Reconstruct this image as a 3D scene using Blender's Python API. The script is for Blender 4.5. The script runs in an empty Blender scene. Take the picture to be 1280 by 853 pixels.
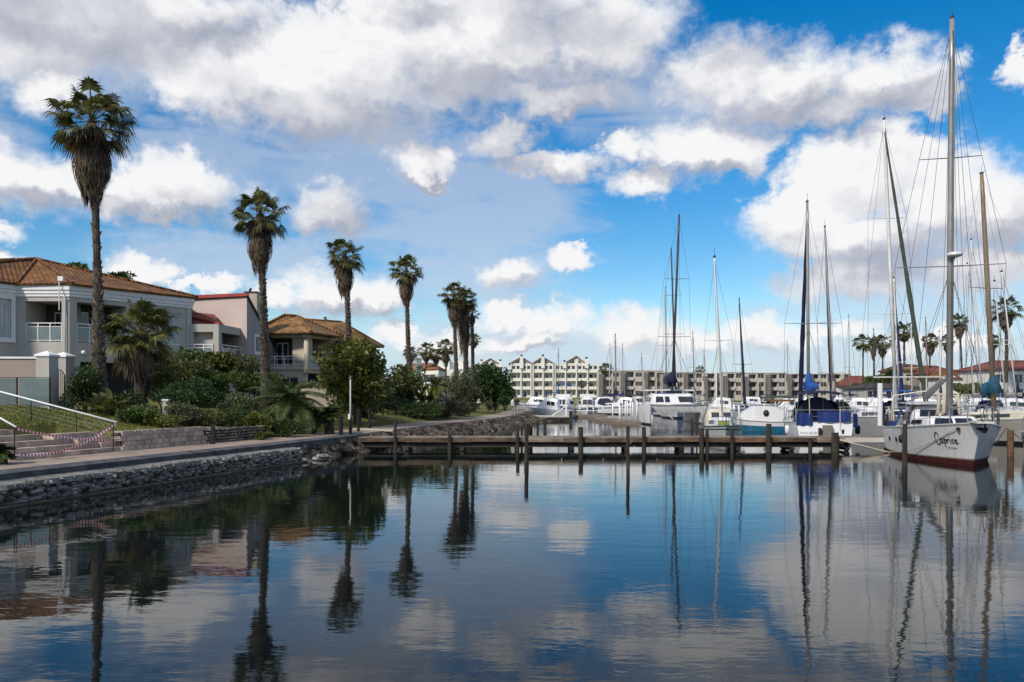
import bpy, bmesh, math, random
import numpy as np
from mathutils import Vector, Matrix
R = math.radians
SC = bpy.context.scene
COL = SC.collection

# ------------------------------------------------------------------ camera
EYE = 2.6            # eye height above the water
HOR = 494.0          # row of the horizon in the photograph (1280 x 853)
FOC = 1000.0
cam_d = bpy.data.cameras.new("camera")
cam = bpy.data.objects.new("camera", cam_d); COL.objects.link(cam)
cam.location = (0, 0, EYE); cam.rotation_euler = (R(90), 0, 0)
cam_d.sensor_width = 36; cam_d.lens = 36 * FOC / 1280
cam_d.shift_y = (HOR - 426.5) / 1280
cam_d.clip_start = 0.1; cam_d.clip_end = 9000
SC.camera = cam
SC.view_settings.view_transform = 'Standard'; SC.view_settings.look = 'None'
SC.view_settings.exposure = 0.0; SC.view_settings.gamma = 1
SC.view_settings.use_curve_mapping = False
SC.render.engine = 'CYCLES'
SC.cycles.max_bounces = 8; SC.cycles.diffuse_bounces = 2; SC.cycles.glossy_bounces = 4
SC.cycles.transmission_bounces = 4; SC.cycles.transparent_max_bounces = 6
SC.cycles.caustics_reflective = False; SC.cycles.caustics_refractive = False

# ------------------------------------------------------------------ sun
SUN_EL, SUN_AZ = R(40), R(219)     # azimuth from +Y clockwise: behind the camera, to its left
sun_dir = Vector((math.sin(SUN_AZ) * math.cos(SUN_EL), math.cos(SUN_AZ) * math.cos(SUN_EL), math.sin(SUN_EL)))
sl = bpy.data.lights.new("sun", 'SUN'); sl.energy = 4.0; sl.angle = R(6); sl.color = (1.0, 0.90, 0.77)
so = bpy.data.objects.new("sun", sl); COL.objects.link(so)
so.rotation_euler = sun_dir.to_track_quat('Z', 'Y').to_euler()

# ------------------------------------------------------------------ world: Nishita sky with clouds laid out by compass bearing and elevation
W = bpy.data.worlds.new("World"); SC.world = W; W.use_nodes = True
def build_world():
    nt = W.node_tree; nt.nodes.clear(); N = nt.nodes; L = nt.links
    def node(t, **k):
        n = N.new(t)
        for a, b in k.items(): setattr(n, a, b)
        return n
    def setin(n, i, v):
        if hasattr(v, 'links') or isinstance(v, bpy.types.NodeSocket): L.new(v, n.inputs[i])
        else: n.inputs[i].default_value = v
    def mth(op, a, b=0.0, c=0.0, clamp=False):
        n = node('ShaderNodeMath', operation=op, use_clamp=clamp)
        setin(n, 0, a); setin(n, 1, b); setin(n, 2, c); return n.outputs[0]
    def vec(op, a, b=(0, 0, 0), c=(0, 0, 0)):
        n = node('ShaderNodeVectorMath', operation=op)
        setin(n, 0, a); setin(n, 1, b); setin(n, 2, c)
        return n.outputs['Value'] if op in ('LENGTH', 'DOT_PRODUCT') else n.outputs[0]
    def mrange(v, a, b, c=0.0, d=1.0, smooth=True):
        n = node('ShaderNodeMapRange'); n.interpolation_type = 'SMOOTHSTEP' if smooth else 'LINEAR'
        setin(n, 0, v); n.inputs[1].default_value = a; n.inputs[2].default_value = b
        n.inputs[3].default_value = c; n.inputs[4].default_value = d; return n.outputs[0]
    def mixc(f, a, b):
        n = node('ShaderNodeMix', data_type='RGBA')
        setin(n, 0, f); setin(n, 6, a); setin(n, 7, b); return n.outputs[2]
    tc = node('ShaderNodeTexCoord').outputs['Generated']
    sep = node('ShaderNodeSeparateXYZ'); L.new(tc, sep.inputs[0])
    dx, dy, dz = sep.outputs
    az = mth('MULTIPLY', mth('ARCTAN2', dx, dy), 1000.0)           # milliradians
    el = mth('MULTIPLY', mth('ARCSINE', dz), 1000.0)
    comb = node('ShaderNodeCombineXYZ'); setin(comb, 0, az); setin(comb, 1, el); p0 = comb.outputs[0]
    def noise(p, scale, detail=6, rough=0.55, dist=0.0, off=(0, 0, 0), stretch=(1, 1, 1)):
        m = vec('MULTIPLY_ADD', p, tuple(s * scale for s in stretch), off)
        n = node('ShaderNodeTexNoise'); n.noise_dimensions = '2D'
        n.inputs['Scale'].default_value = 1.0; n.inputs['Detail'].default_value = detail
        n.inputs['Roughness'].default_value = rough; n.inputs['Distortion'].default_value = dist
        L.new(m, n.inputs['Vector']); return n
    # domain warp gives the ragged, billowing outline
    w1 = noise(p0, 1 / 75.0, 5, 0.58, 0, (3.1, 7.7, 0), (1, 1.25, 1)).outputs['Color']
    w1 = vec('MULTIPLY', vec('SUBTRACT', w1, (0.5, 0.5, 0.5)), (74, 56, 0))
    w2 = noise(p0, 1 / 21.0, 4, 0.6, 0, (9.1, 1.7, 0), (1, 1.15, 1)).outputs['Color']
    w2 = vec('MULTIPLY', vec('SUBTRACT', w2, (0.5, 0.5, 0.5)), (26, 22, 0))
    p = vec('ADD', vec('ADD', p0, w1), w2)
    def A(px, py):
        a = math.atan((px - 640) / FOC); return 1000 * a, 1000 * math.atan((HOR - py) / FOC * math.cos(a))
    def field(lst, p, soft=1.0):
        acc = None
        for (cx, cy, rx, ry) in lst:
            a, e = A(cx, cy)
            q = vec('MULTIPLY_ADD', p, (1 / rx, 1 / ry, 0), (-a / rx, -e / ry, 0))
            v = mth('MULTIPLY_ADD', vec('LENGTH', q), -1.0, 1.0)
            if acc is None: acc = v
            else:
                n = node('ShaderNodeMath', operation='SMOOTH_MAX'); setin(n, 0, acc); setin(n, 1, v); n.inputs[2].default_value = 0.07; acc = n.outputs[0]
        return acc
    puff = [(300, 92, 118, 64), (420, 90, 170, 84), (590, 50, 200, 92), (745, 40, 112, 84), (400, 142, 130, 34), (690, 116, 130, 24),
            (90, 22, 240, 62), (30, 52, 110, 44), (235, 18, 110, 40),
            (905, 98, 84, 54), (985, 112, 76, 48), (1100, 104, 78, 42), (1150, 118, 48, 26), (1045, 136, 70, 26),
            (632, 178, 46, 30), (700, 208, 88, 20), (885, 188, 102, 37), (805, 226, 52, 22), (790, 180, 40, 22),
            (530, 201, 60, 30), (25, 226, 88, 36), (222, 240, 90, 44), (140, 252, 44, 30), (-20, 282, 40, 14),
            (1085, 222, 100, 66), (1000, 274, 76, 40), (1185, 250, 96, 56), (1245, 264, 60, 54), (1100, 300, 130, 42), (1060, 348, 90, 24), (1220, 330, 80, 34),
            (415, 262, 52, 32), (640, 347, 40, 22), (720, 328, 38, 18), (420, 372, 72, 34), (478, 374, 36, 24), (345, 372, 40, 16),
            (690, 400, 62, 26), (625, 392, 36, 20), (650, 425, 60, 18), (800, 414, 84, 30), (870, 424, 70, 22), (945, 418, 62, 24), (560, 434, 60, 22), (495, 420, 30, 20),
            (172, 336, 52, 22), (0, 324, 22, 14), (262, 356, 50, 12), (1290, 80, 34, 26), (60, 108, 46, 30), (1040, 415, 60, 16), (1160, 430, 70, 18)]
    veil = [(480, 225, 270, 70), (570, 290, 200, 70), (250, 195, 170, 44), (600, 345, 190, 66), (1170, 395, 220, 66), (310, 330, 190, 44),
            (720, 440, 420, 62), (1050, 440, 300, 48), (90, 70, 170, 60), (0, 170, 60, 60), (1110, 345, 190, 30), (850, 140, 160, 60), (540, 190, 140, 40), (460, 180, 160, 50), (650, 250, 100, 60)]
    grey = [(70, 8, 240, 70), (230, 40, 110, 30), (530, 165, 330, 40), (740, 130, 150, 50), (640, 110, 200, 40), (700, 30, 110, 40), (1080, 338, 190, 30), (1010, 145, 150, 36), (930, 70, 80, 30), (1120, 120, 90, 26),
            (860, 216, 110, 14), (690, 212, 130, 20), (220, 276, 100, 16), (60, 250, 110, 14), (440, 392, 100, 16), (690, 436, 70, 8), (1200, 305, 110, 30), (540, 16, 70, 22), (530, 226, 50, 9), (480, 280, 260, 60), (600, 360, 150, 24)]
    fp = field(puff, p); fv = field(veil, p); fg = field(grey, p)
    n1 = noise(p0, 1 / 42.0, 9, 0.62, 0.25, (11.3, 2.9, 0), (1, 1.3, 1)).outputs[0]
    n2 = noise(vec('ADD', p0, (-9, 13, 0)), 1 / 42.0, 9, 0.62, 0.25, (11.3, 2.9, 0), (1, 1.3, 1)).outputs[0]
    # sky out of the picture: scattered clouds from plain noise on the direction
    nz = node('ShaderNodeTexNoise'); nz.inputs['Scale'].default_value = 2.1; nz.inputs['Detail'].default_value = 6
    L.new(vec('MULTIPLY', tc, (1, 1, 2.2)), nz.inputs['Vector'])
    out_f = mth('MULTIPLY_ADD', nz.outputs[0], 3.4, -1.62)
    aabs = mth('ABSOLUTE', az)
    inside = mth('MULTIPLY', mrange(aabs, 590, 680, 1, 0), mrange(el, 455, 560, 1, 0))
    mixo = node('ShaderNodeMix', data_type='FLOAT'); setin(mixo, 0, inside); setin(mixo, 2, out_f); setin(mixo, 3, fp); fpx = mixo.outputs[0]
    dens = mth('ADD', fpx, mth('MULTIPLY', mth('SUBTRACT', n1, 0.5), 0.75))
    hard = mrange(noise(p0, 1 / 160.0, 2, 0.5, 0, (2.2, 8.8, 0)).outputs[0], 0.46, 0.68)
    edge_soft = mth('ADD', mth('MULTIPLY', mrange(dens, -0.06, 0.28), hard), mth('MULTIPLY', mrange(dens, -0.22, 0.62), mth('SUBTRACT', 1.0, hard)))
    veil_d = mth('ADD', fv, mth('MULTIPLY', mth('SUBTRACT', noise(p0, 1 / 95.0, 7, 0.6, 0.6, (5, 1, 0), (0.55, 1.9, 1)).outputs[0], 0.5), 1.5))
    veil_a = mth('MULTIPLY', mrange(veil_d, -0.05, 0.7), 0.70)
    # light and shade inside the clouds: thin rims and sun side white, bases grey
    d2 = field(puff, vec('ADD', p, (-14.0, 22.0, 0)))
    relief = mth('MULTIPLY', mth('SUBTRACT', mth('ADD', fp, mth('MULTIPLY', n1, 0.35)), mth('ADD', d2, mth('MULTIPLY', n2, 0.35))), 1.0)
    grey_m = mrange(fg, -0.25, 0.75)
    w = mth('ADD', 0.79, mth('MULTIPLY', relief, 0.50))
    w = mth('ADD', w, mth('MULTIPLY', mth('SUBTRACT', noise(p0, 1 / 70.0, 4, 0.5, 0.3, (21.3, 4.9, 0), (1, 1.4, 1)).outputs[0], 0.5), 0.70))
    w = mth('ADD', w, mth('MULTIPLY', mth('SUBTRACT', n1, 0.5), 0.22))
    w = mth('SUBTRACT', w, mth('MULTIPLY', grey_m, 0.54), 0, True)
    ramp = node('ShaderNodeValToRGB'); L.new(w, ramp.inputs[0])
    cr = ramp.color_ramp
    K = CLOUD_GAIN
    stops = [(0.0, (0.43, 0.46, 0.55)), (0.25, (0.54, 0.56, 0.64)), (0.54, (0.73, 0.74, 0.79)), (0.86, (0.97, 0.97, 0.98))]
    while len(cr.elements) < len(stops): cr.elements.new(0.5)
    for e_, (pos, c) in zip(cr.elements, stops): e_.position = pos; e_.color = (*c, 1)
    cloud = vec('MULTIPLY', ramp.outputs[0], (K, K, K))
    vcol = mixc(mrange(el, 60, 330), (0.60 * K, 0.70 * K, 0.84 * K, 1), (0.46 * K, 0.56 * K, 0.74 * K, 1))
    sky = node('ShaderNodeTexSky'); sky.sky_type = 'NISHITA'; sky.sun_disc = False
    sky.sun_elevation = SUN_EL; sky.sun_rotation = SUN_AZ; sky.altitude = 0; sky.air_density = 1.0; sky.dust_density = 0.35; sky.ozone_density = 2.2
    hs = node('ShaderNodeHueSaturation'); hs.inputs['Hue'].default_value = SKY_HUE; hs.inputs['Saturation'].default_value = SKY_SAT; hs.inputs['Value'].default_value = SKY_VAL
    L.new(sky.outputs[0], hs.inputs['Color'])
    lowair = mth('MULTIPLY', mrange(el, 0, 110, 1, 0), 0.75)
    skyc = mixc(lowair, hs.outputs[0], (4.5, 6.5, 8.6, 1))
    c1 = mixc(veil_a, skyc, vcol)
    c2 = mixc(edge_soft, c1, cloud)
    bg = node('ShaderNodeBackground'); L.new(c2, bg.inputs[0]); bg.inputs[1].default_value = 0.1
    out = node('ShaderNodeOutputWorld'); L.new(bg.outputs[0], out.inputs[0])
CLOUD_GAIN = 9.6; SKY_HUE = 0.499; SKY_SAT = 1.5; SKY_VAL = 1.32
build_world()
W.cycles.sampling_method = 'MANUAL'; W.cycles.sample_map_resolution = 512

# ------------------------------------------------------------------ helpers
def P(px, py, Y):
    """the point Y metres ahead that the photograph shows at (px, py)"""
    return Vector(((px - 640) * Y / FOC, Y, EYE + (HOR - py) * Y / FOC))
def GY(py, z): return FOC * (EYE - z) / (py - HOR)
def G(px, py, z):
    Y = GY(py, z); return Vector(((px - 640) * Y / FOC, Y, z))
rng = random.Random(7)
def U(a, b): return rng.uniform(a, b)

ORIG = {}
def props(o, label=None, cat=None, group=None, kind=None):
    if label: o['label'] = label
    if cat: o['category'] = cat
    if group: o['group'] = group
    if kind: o['kind'] = kind
    return o
def thing(name, label, cat, loc=(0, 0, 0), rotz=0, group=None):
    o = bpy.data.objects.new(name, None); COL.objects.link(o); o.empty_display_size = 0.2
    o.location = loc; o.rotation_euler = (0, 0, rotz); ORIG[o.name] = Vector(loc)
    return props(o, label, cat, group)
def copy_tree(o, parent=None):
    c = o.copy(); COL.objects.link(c)
    if parent:
        c.parent = parent
    for ch in list(o.children): copy_tree(ch, c)
    return c

class MB:
    def __init__(s): s.v = []; s.f = []; s.m = []; s.T = None
    def add(s, vs, fs, mi=0):
        b = len(s.v)
        if s.T is not None: s.v.extend((s.T @ Vector(v))[:] for v in vs)
        else: s.v.extend(tuple(v) for v in vs)
        for f in fs: s.f.append(tuple(i + b for i in f)); s.m.append(mi)
    def poly(s, pts, mi=0): s.add(pts, [tuple(range(len(pts)))], mi)
    def hexa(s, c, mi=0):
        s.add(c, [(0, 3, 2, 1), (4, 5, 6, 7), (0, 1, 5, 4), (1, 2, 6, 5), (2, 3, 7, 6), (3, 0, 4, 7)], mi)
    def box(s, x0, x1, y0, y1, z0, z1, mi=0):
        s.hexa([(x0, y0, z0), (x1, y0, z0), (x1, y1, z0), (x0, y1, z0), (x0, y0, z1), (x1, y0, z1), (x1, y1, z1), (x0, y1, z1)], mi)
    def bar(s, a, b, w, h, mi=0, up=(0, 0, 1)):
        a, b = Vector(a), Vector(b); d = (b - a).normalized(); u = Vector(up)
        if abs(d.dot(u)) > 0.98: u = Vector((1, 0, 0))
        sd = d.cross(u).normalized(); u = sd.cross(d)
        q = [-sd * w / 2 - u * h / 2, sd * w / 2 - u * h / 2, sd * w / 2 + u * h / 2, -sd * w / 2 + u * h / 2]
        s.hexa([a + k for k in q] + [b + k for k in q], mi)
    def tube(s, pts, r, n=6, mi=0, cap=True):
        pts = [Vector(p) for p in pts]
        rs = r if isinstance(r, (list, tuple)) else [r] * len(pts)
        rings = []; ref = None
        for i, p in enumerate(pts):
            d = (pts[min(i + 1, len(pts) - 1)] - pts[max(i - 1, 0)])
            d = d.normalized() if d.length > 1e-9 else Vector((0, 0, 1))
            if ref is None:
                ref = Vector((1, 0, 0)) if abs(d.x) < 0.9 else Vector((0, 1, 0))
            a = (ref - d * ref.dot(d)).normalized(); b = d.cross(a); ref = a
            rings.append([p + (a * math.cos(2 * math.pi * k / n) + b * math.sin(2 * math.pi * k / n)) * rs[i] for k in range(n)])
        s.loft(rings, mi, cap)
    def loft(s, rings, mi=0, cap=True, closed=True):
        n = len(rings[0]); vs = [v for r in rings for v in r]; fs = []
        for i in range(len(rings) - 1):
            for k in range(n if closed else n - 1):
                k2 = (k + 1) % n
                fs.append((i * n + k, i * n + k2, (i + 1) * n + k2, (i + 1) * n + k))
        if cap and closed:
            fs.append(tuple(reversed(range(n)))); fs.append(tuple((len(rings) - 1) * n + k for k in range(n)))
        s.add(vs, fs, mi)
    def prism(s, pts, z0, z1, mi=0):
        n = len(pts); vs = [(x, y, z0) for x, y in pts] + [(x, y, z1) for x, y in pts]
        s.add(vs, [tuple(reversed(range(n))), tuple(range(n, 2 * n))] + [(i, (i + 1) % n, n + (i + 1) % n, n + i) for i in range(n)], mi)
    def ell(s, c, r, n=8, k=5, mi=0):
        c = Vector(c); rings = []
        for i in range(1, k):
            t = math.pi * i / k
            rings.append([c + Vector((r[0] * math.sin(t) * math.cos(2 * math.pi * j / n), r[1] * math.sin(t) * math.sin(2 * math.pi * j / n), -r[2] * math.cos(t))) for j in range(n)])
        s.loft(rings, mi, True)
    def build(s, name, mats, parent=None, smooth=False, world=False):
        """world=True: the vertices are world points and are moved into the frame of the top-level thing"""
        me = bpy.data.meshes.new(name)
        vs = s.v
        if parent is not None and world:
            o_ = ORIG[parent.name]; vs = [(v[0] - o_[0], v[1] - o_[1], v[2] - o_[2]) for v in vs]
        me.from_pydata(vs, [], s.f)
        if not isinstance(mats, (list, tuple)): mats = [mats]
        for m in mats: me.materials.append(m)
        if len(mats) > 1: me.polygons.foreach_set('material_index', s.m)
        if smooth: me.polygons.foreach_set('use_smooth', [True] * len(s.f))
        me.update()
        o = bpy.data.objects.new(name, me); COL.objects.link(o)
        if parent is not None:
            o.parent = parent; ORIG[o.name] = ORIG.get(parent.name, Vector((0, 0, 0)))
        else: ORIG[o.name] = Vector((0, 0, 0))
        return o
def solo(mb, name, mats, label, cat, group=None, kind=None, smooth=False):
    """a top-level mesh thing whose origin sits at its own base"""
    a = np.array(mb.v); c = Vector(((a[:, 0].min() + a[:, 0].max()) / 2, (a[:, 1].min() + a[:, 1].max()) / 2, a[:, 2].min()))
    mb.v = [(v[0] - c[0], v[1] - c[1], v[2] - c[2]) for v in mb.v]
    o = mb.build(name, mats, None, smooth); o.location = c; ORIG[o.name] = c
    return props(o, label, cat, group, kind)
def np_mesh(name, verts, quads, mat_, parent=None, mids=None):
    """verts (N,3), faces (M,k) numpy"""
    me = bpy.data.meshes.new(name); k = quads.shape[1]
    me.vertices.add(len(verts)); me.vertices.foreach_set('co', verts.astype(np.float32).ravel())
    me.loops.add(quads.size); me.loops.foreach_set('vertex_index', quads.astype(np.int32).ravel())
    me.polygons.add(len(quads)); me.polygons.foreach_set('loop_start', np.arange(0, quads.size, k, dtype=np.int32))
    try: me.polygons.foreach_set('loop_total', np.full(len(quads), k, dtype=np.int32))
    except Exception: pass
    for m in (mat_ if isinstance(mat_, (list, tuple)) else [mat_]): me.materials.append(m)
    if mids is not None: me.polygons.foreach_set('material_index', mids.astype(np.int32))
    me.update(calc_edges=True); me.validate()
    o = bpy.data.objects.new(name, me); COL.objects.link(o)
    if parent is not None: o.parent = parent; ORIG[o.name] = ORIG.get(parent.name, Vector((0, 0, 0)))
    return o

# ------------------------------------------------------------------ materials
def mat(name, col, rough=0.6, var=0.12, scale=3.0, col2=None, metal=0.0, bump=0.0, bscale=None, spec=0.4, detail=6, f2=(0.35, 0.7), stretch=(1, 1, 1), trans=0.0, coat=0.0, island=0.0):
    m = bpy.data.materials.new(name); m.use_nodes = True; nt = m.node_tree; b = nt.nodes['Principled BSDF']
    b.inputs['Roughness'].default_value = rough; b.inputs['Metallic'].default_value = metal
    b.inputs['Specular IOR Level'].default_value = spec
    if coat: b.inputs['Coat Weight'].default_value = coat
    tc = nt.nodes.new('ShaderNodeTexCoord'); mp = nt.nodes.new('ShaderNodeMapping'); mp.inputs['Scale'].default_value = stretch
    nt.links.new(tc.outputs['Object'], mp.inputs[0])
    n = nt.nodes.new('ShaderNodeTexNoise'); n.inputs['Scale'].default_value = scale; n.inputs['Detail'].default_value = detail; n.inputs['Roughness'].default_value = 0.6
    nt.links.new(mp.outputs[0], n.inputs['Vector'])
    r = nt.nodes.new('ShaderNodeValToRGB'); nt.links.new(n.outputs[0], r.inputs[0])
    if col2 is None: a, c = [x * (1 - var) for x in col], [min(1, x * (1 + var)) for x in col]
    else: a, c = col, col2
    r.color_ramp.elements[0].position = f2[0]; r.color_ramp.elements[0].color = (*a, 1)
    r.color_ramp.elements[1].position = f2[1]; r.color_ramp.elements[1].color = (*c, 1)
    csock = r.outputs[0]
    if island:      # every separate stone, board or leaf has its own tone
        ge = nt.nodes.new('ShaderNodeNewGeometry'); mr = nt.nodes.new('ShaderNodeMapRange'); nt.links.new(ge.outputs['Random Per Island'], mr.inputs[0])
        mr.inputs[3].default_value = 1 - island; mr.inputs[4].default_value = 1 + island
        hv = nt.nodes.new('ShaderNodeHueSaturation'); nt.links.new(csock, hv.inputs['Color']); nt.links.new(mr.outputs[0], hv.inputs['Value']); csock = hv.outputs[0]
    nt.links.new(csock, b.inputs['Base Color'])
    if bump:
        n2 = nt.nodes.new('ShaderNodeTexNoise'); n2.inputs['Scale'].default_value = bscale or scale * 6; n2.inputs['Detail'].default_value = 5
        nt.links.new(mp.outputs[0], n2.inputs['Vector'])
        bp = nt.nodes.new('ShaderNodeBump'); bp.inputs['Strength'].default_value = bump; bp.inputs['Distance'].default_value = 0.03
        nt.links.new(n2.outputs[0], bp.inputs['Height']); nt.links.new(bp.outputs[0], b.inputs['Normal'])
    if trans:
        tr = nt.nodes.new('ShaderNodeBsdfTranslucent'); nt.links.new(csock, tr.inputs[0])
        mx = nt.nodes.new('ShaderNodeMixShader'); mx.inputs[0].default_value = trans
        nt.links.new(b.outputs[0], mx.inputs[1]); nt.links.new(tr.outputs[0], mx.inputs[2])
        nt.links.new(mx.outputs[0], nt.nodes['Material Output'].inputs[0])
    return m
def leafmat(name, dark, light, scale=1.2, rough=0.5):
    return mat(name, dark, rough, col2=light, scale=scale, detail=8, f2=(0.36, 0.66), spec=0.35, trans=0.25, island=0.42)
M = {}
M['render_grey'] = mat('grey painted render', (0.33, 0.315, 0.29), 0.85, col2=(0.43, 0.415, 0.39), scale=0.9, bump=0.15, bscale=60, stretch=(1.6, 1.6, 0.35), f2=(0.25, 0.6))
M['render_pink'] = mat('pink painted render', (0.49, 0.405, 0.375), 0.85, 0.07, 0.7, bump=0.1, bscale=60)
M['render_lilac'] = mat('lilac grey render', (0.29, 0.265, 0.275), 0.85, col2=(0.36, 0.33, 0.345), scale=0.9, bump=0.1, bscale=60, stretch=(1.6, 1.6, 0.35), f2=(0.25, 0.6))
M['render_beige'] = mat('beige render', (0.44, 0.39, 0.31), 0.85, 0.10, 0.9, bump=0.15, bscale=50)
M['render_brown'] = mat('brown grey render', (0.31, 0.26, 0.225), 0.85, 0.08, 0.6, bump=0.1, bscale=60)
M['white'] = mat('white painted trim', (0.72, 0.73, 0.75), 0.6, 0.06, 2.0)
M['white_wall'] = mat('white wall', (0.70, 0.69, 0.64), 0.8, 0.08, 0.5)
M['cream_wall'] = mat('cream wall', (0.68, 0.665, 0.605), 0.8, 0.07, 0.5)
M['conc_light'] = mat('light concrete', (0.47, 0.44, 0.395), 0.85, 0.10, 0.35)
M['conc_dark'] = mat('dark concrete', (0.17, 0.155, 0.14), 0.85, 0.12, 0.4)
M['interior'] = mat('interior plaster with painted shade', (0.06, 0.056, 0.052), 0.9, 0.1, 1.0)  # balcony recess shade is put into this dark base colour
M['dark'] = mat('painted deep recess shade', (0.02, 0.02, 0.022), 0.7, 0.2, 1.0)  # near-black colour stands in for shade at the back of ground-floor recesses
M['glass'] = mat('dark window glass', (0.02, 0.026, 0.032), 0.06, 0.3, 0.8, spec=0.8)
M['glass_curtain'] = mat('curtained window glass', (0.16, 0.21, 0.24), 0.07, col2=(0.34, 0.40, 0.44), scale=3, stretch=(3, 3, 0.3), spec=0.8)
M['glass_rail'] = mat('greenish railing glass', (0.10, 0.14, 0.15), 0.05, 0.2, 1.5, spec=0.9)
M['tape_red'] = mat('red tape', (0.55, 0.03, 0.03), 0.4, 0.1, 5)
M['tape_white'] = mat('white tape', (0.8, 0.8, 0.8), 0.4, 0.05, 5)
M['iron'] = mat('black iron', (0.012, 0.012, 0.013), 0.5, 0.3, 6)
M['steel'] = mat('galvanised steel', (0.45, 0.46, 0.47), 0.35, 0.12, 5, metal=0.8)
M['alu'] = mat('grey aluminium mast', (0.30, 0.29, 0.275), 0.4, 0.15, 2.5, metal=0.35)
M['alu_white'] = mat('white painted mast', (0.62, 0.62, 0.60), 0.4, 0.1, 2)
M['wood_mast'] = mat('varnished wooden mast', (0.15, 0.11, 0.065), 0.45, col2=(0.27, 0.21, 0.14), scale=3, stretch=(6, 6, 0.5))
M['dark_mast'] = mat('dark mast', (0.045, 0.045, 0.055), 0.4, 0.3, 3)
M['rope'] = mat('pale rope', (0.40, 0.36, 0.28), 0.9, 0.2, 20)
M['wire'] = mat('wire rope', (0.10, 0.10, 0.105), 0.5, 0.2, 5, metal=0.5)
M['navy'] = mat('navy canvas', (0.008, 0.012, 0.045), 0.85, 0.25, 5, bump=0.3, bscale=9)
M['blue'] = mat('blue canvas', (0.010, 0.030, 0.15), 0.8, 0.25, 4, bump=0.4, bscale=7)
M['brightblue'] = mat('bright blue canvas', (0.01, 0.075, 0.32), 0.8, 0.22, 4, bump=0.4, bscale=7)
M['teal'] = mat('teal canvas', (0.012, 0.085, 0.15), 0.85, 0.25, 4, bump=0.4, bscale=7)
M['green_canvas'] = mat('dark green canvas', (0.035, 0.05, 0.035), 0.85, 0.25, 4, bump=0.3, bscale=9)
M['grey_canvas'] = mat('grey canvas', (0.30, 0.29, 0.27), 0.9, 0.2, 4, bump=0.4, bscale=8)
M['gel'] = mat('white gelcoat', (0.66, 0.67, 0.69), 0.3, 0.05, 1.2, spec=0.5, coat=0.2)
M['gel_old'] = mat('weathered white hull paint', (0.50, 0.49, 0.46), 0.3, col2=(0.66, 0.665, 0.675), scale=2.2, bump=0.05, bscale=3, stretch=(2.2, 2.2, 0.35), f2=(0.22, 0.52))
M['grime'] = mat('weedy waterline grime', (0.10, 0.095, 0.05), 0.7, col2=(0.30, 0.28, 0.22), scale=3, stretch=(3, 3, 1))
M['gel_cream'] = mat('cream gelcoat', (0.58, 0.53, 0.42), 0.35, 0.07, 1.2)
M['gel_beige'] = mat('beige hull paint', (0.36, 0.335, 0.30), 0.45, 0.10, 1.2)
M['antifoul'] = mat('red antifouling', (0.065, 0.010, 0.009), 0.75, 0.35, 2.5, bump=0.3)
M['hull_blue'] = mat('blue hull paint', (0.015, 0.06, 0.20), 0.3, 0.15, 2)
M['hull_teal'] = mat('teal hull paint', (0.02, 0.14, 0.24), 0.35, 0.15, 2)
M['hull_green'] = mat('green stripe paint', (0.02, 0.09, 0.05), 0.4, 0.15, 2)
M['hull_dark'] = mat('dark hull paint', (0.02, 0.022, 0.026), 0.35, 0.2, 2)
M['hull_grey'] = mat('grey hull paint', (0.40, 0.42, 0.43), 0.35, 0.08, 1.4)  # even mid grey for hulls, strakes and roofs
M['deck'] = mat('grey deck paint', (0.50, 0.49, 0.46), 0.7, 0.1, 3)
M['varnish'] = mat('varnished timber', (0.18, 0.07, 0.03), 0.4, 0.25, 3, stretch=(1, 1, 6))
M['red'] = mat('red paint', (0.45, 0.03, 0.02), 0.5, 0.15, 3)
M['yellow'] = mat('yellow paint', (0.50, 0.33, 0.04), 0.6, 0.15, 3)
M['olive'] = mat('olive acrylic', (0.20, 0.22, 0.02), 0.3, 0.2, 6)
M['ink'] = mat('black lettering', (0.008, 0.009, 0.012), 0.5, 0.2, 8)
M['rubber'] = mat('black rubber', (0.012, 0.012, 0.013), 0.7, 0.2, 6)
M['pile'] = mat('wet tarred pile', (0.012, 0.009, 0.007), 0.75, col2=(0.055, 0.040, 0.029), scale=3, bump=0.6, bscale=14, stretch=(3, 3, 0.5))
M['plank'] = mat('weathered deck timber', (0.11, 0.088, 0.07), 0.85, col2=(0.30, 0.26, 0.21), scale=1.6, bump=0.5, bscale=18, stretch=(0.6, 3, 3), island=0.28)
M['beam'] = mat('brown stained pier beam', (0.035, 0.023, 0.016), 0.85, col2=(0.17, 0.13, 0.095), scale=1.3, bump=0.5, bscale=12, stretch=(1, 2, 2.5))
M['beam_dark'] = mat('dark pier beam', (0.012, 0.010, 0.009), 0.7, col2=(0.05, 0.04, 0.032), scale=2, bump=0.4)  # darker brown for the beams and trestles below the deck
M['post_black'] = mat('black bollard timber', (0.012, 0.011, 0.010), 0.8, 0.3, 5, bump=0.4)
M['stone'] = mat('quay stone', (0.085, 0.08, 0.072), 0.9, col2=(0.27, 0.26, 0.24), scale=2.6, bump=0.8, bscale=16, detail=3, island=0.45)
M['stone_dark'] = mat('mortar and dark stone', (0.022, 0.021, 0.019), 0.9, col2=(0.07, 0.066, 0.06), scale=3, bump=0.8, island=0.20)
M['stone_wet'] = mat('wet algae stone', (0.016, 0.015, 0.009), 0.6, col2=(0.05, 0.045, 0.028), scale=3, bump=0.8)
M['coping'] = mat('grey coping concrete', (0.11, 0.11, 0.105), 0.9, col2=(0.27, 0.265, 0.25), scale=2.2, bump=0.7, bscale=14)
M['kerb'] = mat('dark bitumen kerb', (0.035, 0.037, 0.04), 0.85, col2=(0.10, 0.105, 0.11), scale=2.5, bump=0.5)
M['block'] = mat('pinkish retaining block', (0.30, 0.225, 0.18), 0.9, col2=(0.54, 0.43, 0.35), scale=2.5, bump=0.7, bscale=18, island=0.22)
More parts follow.
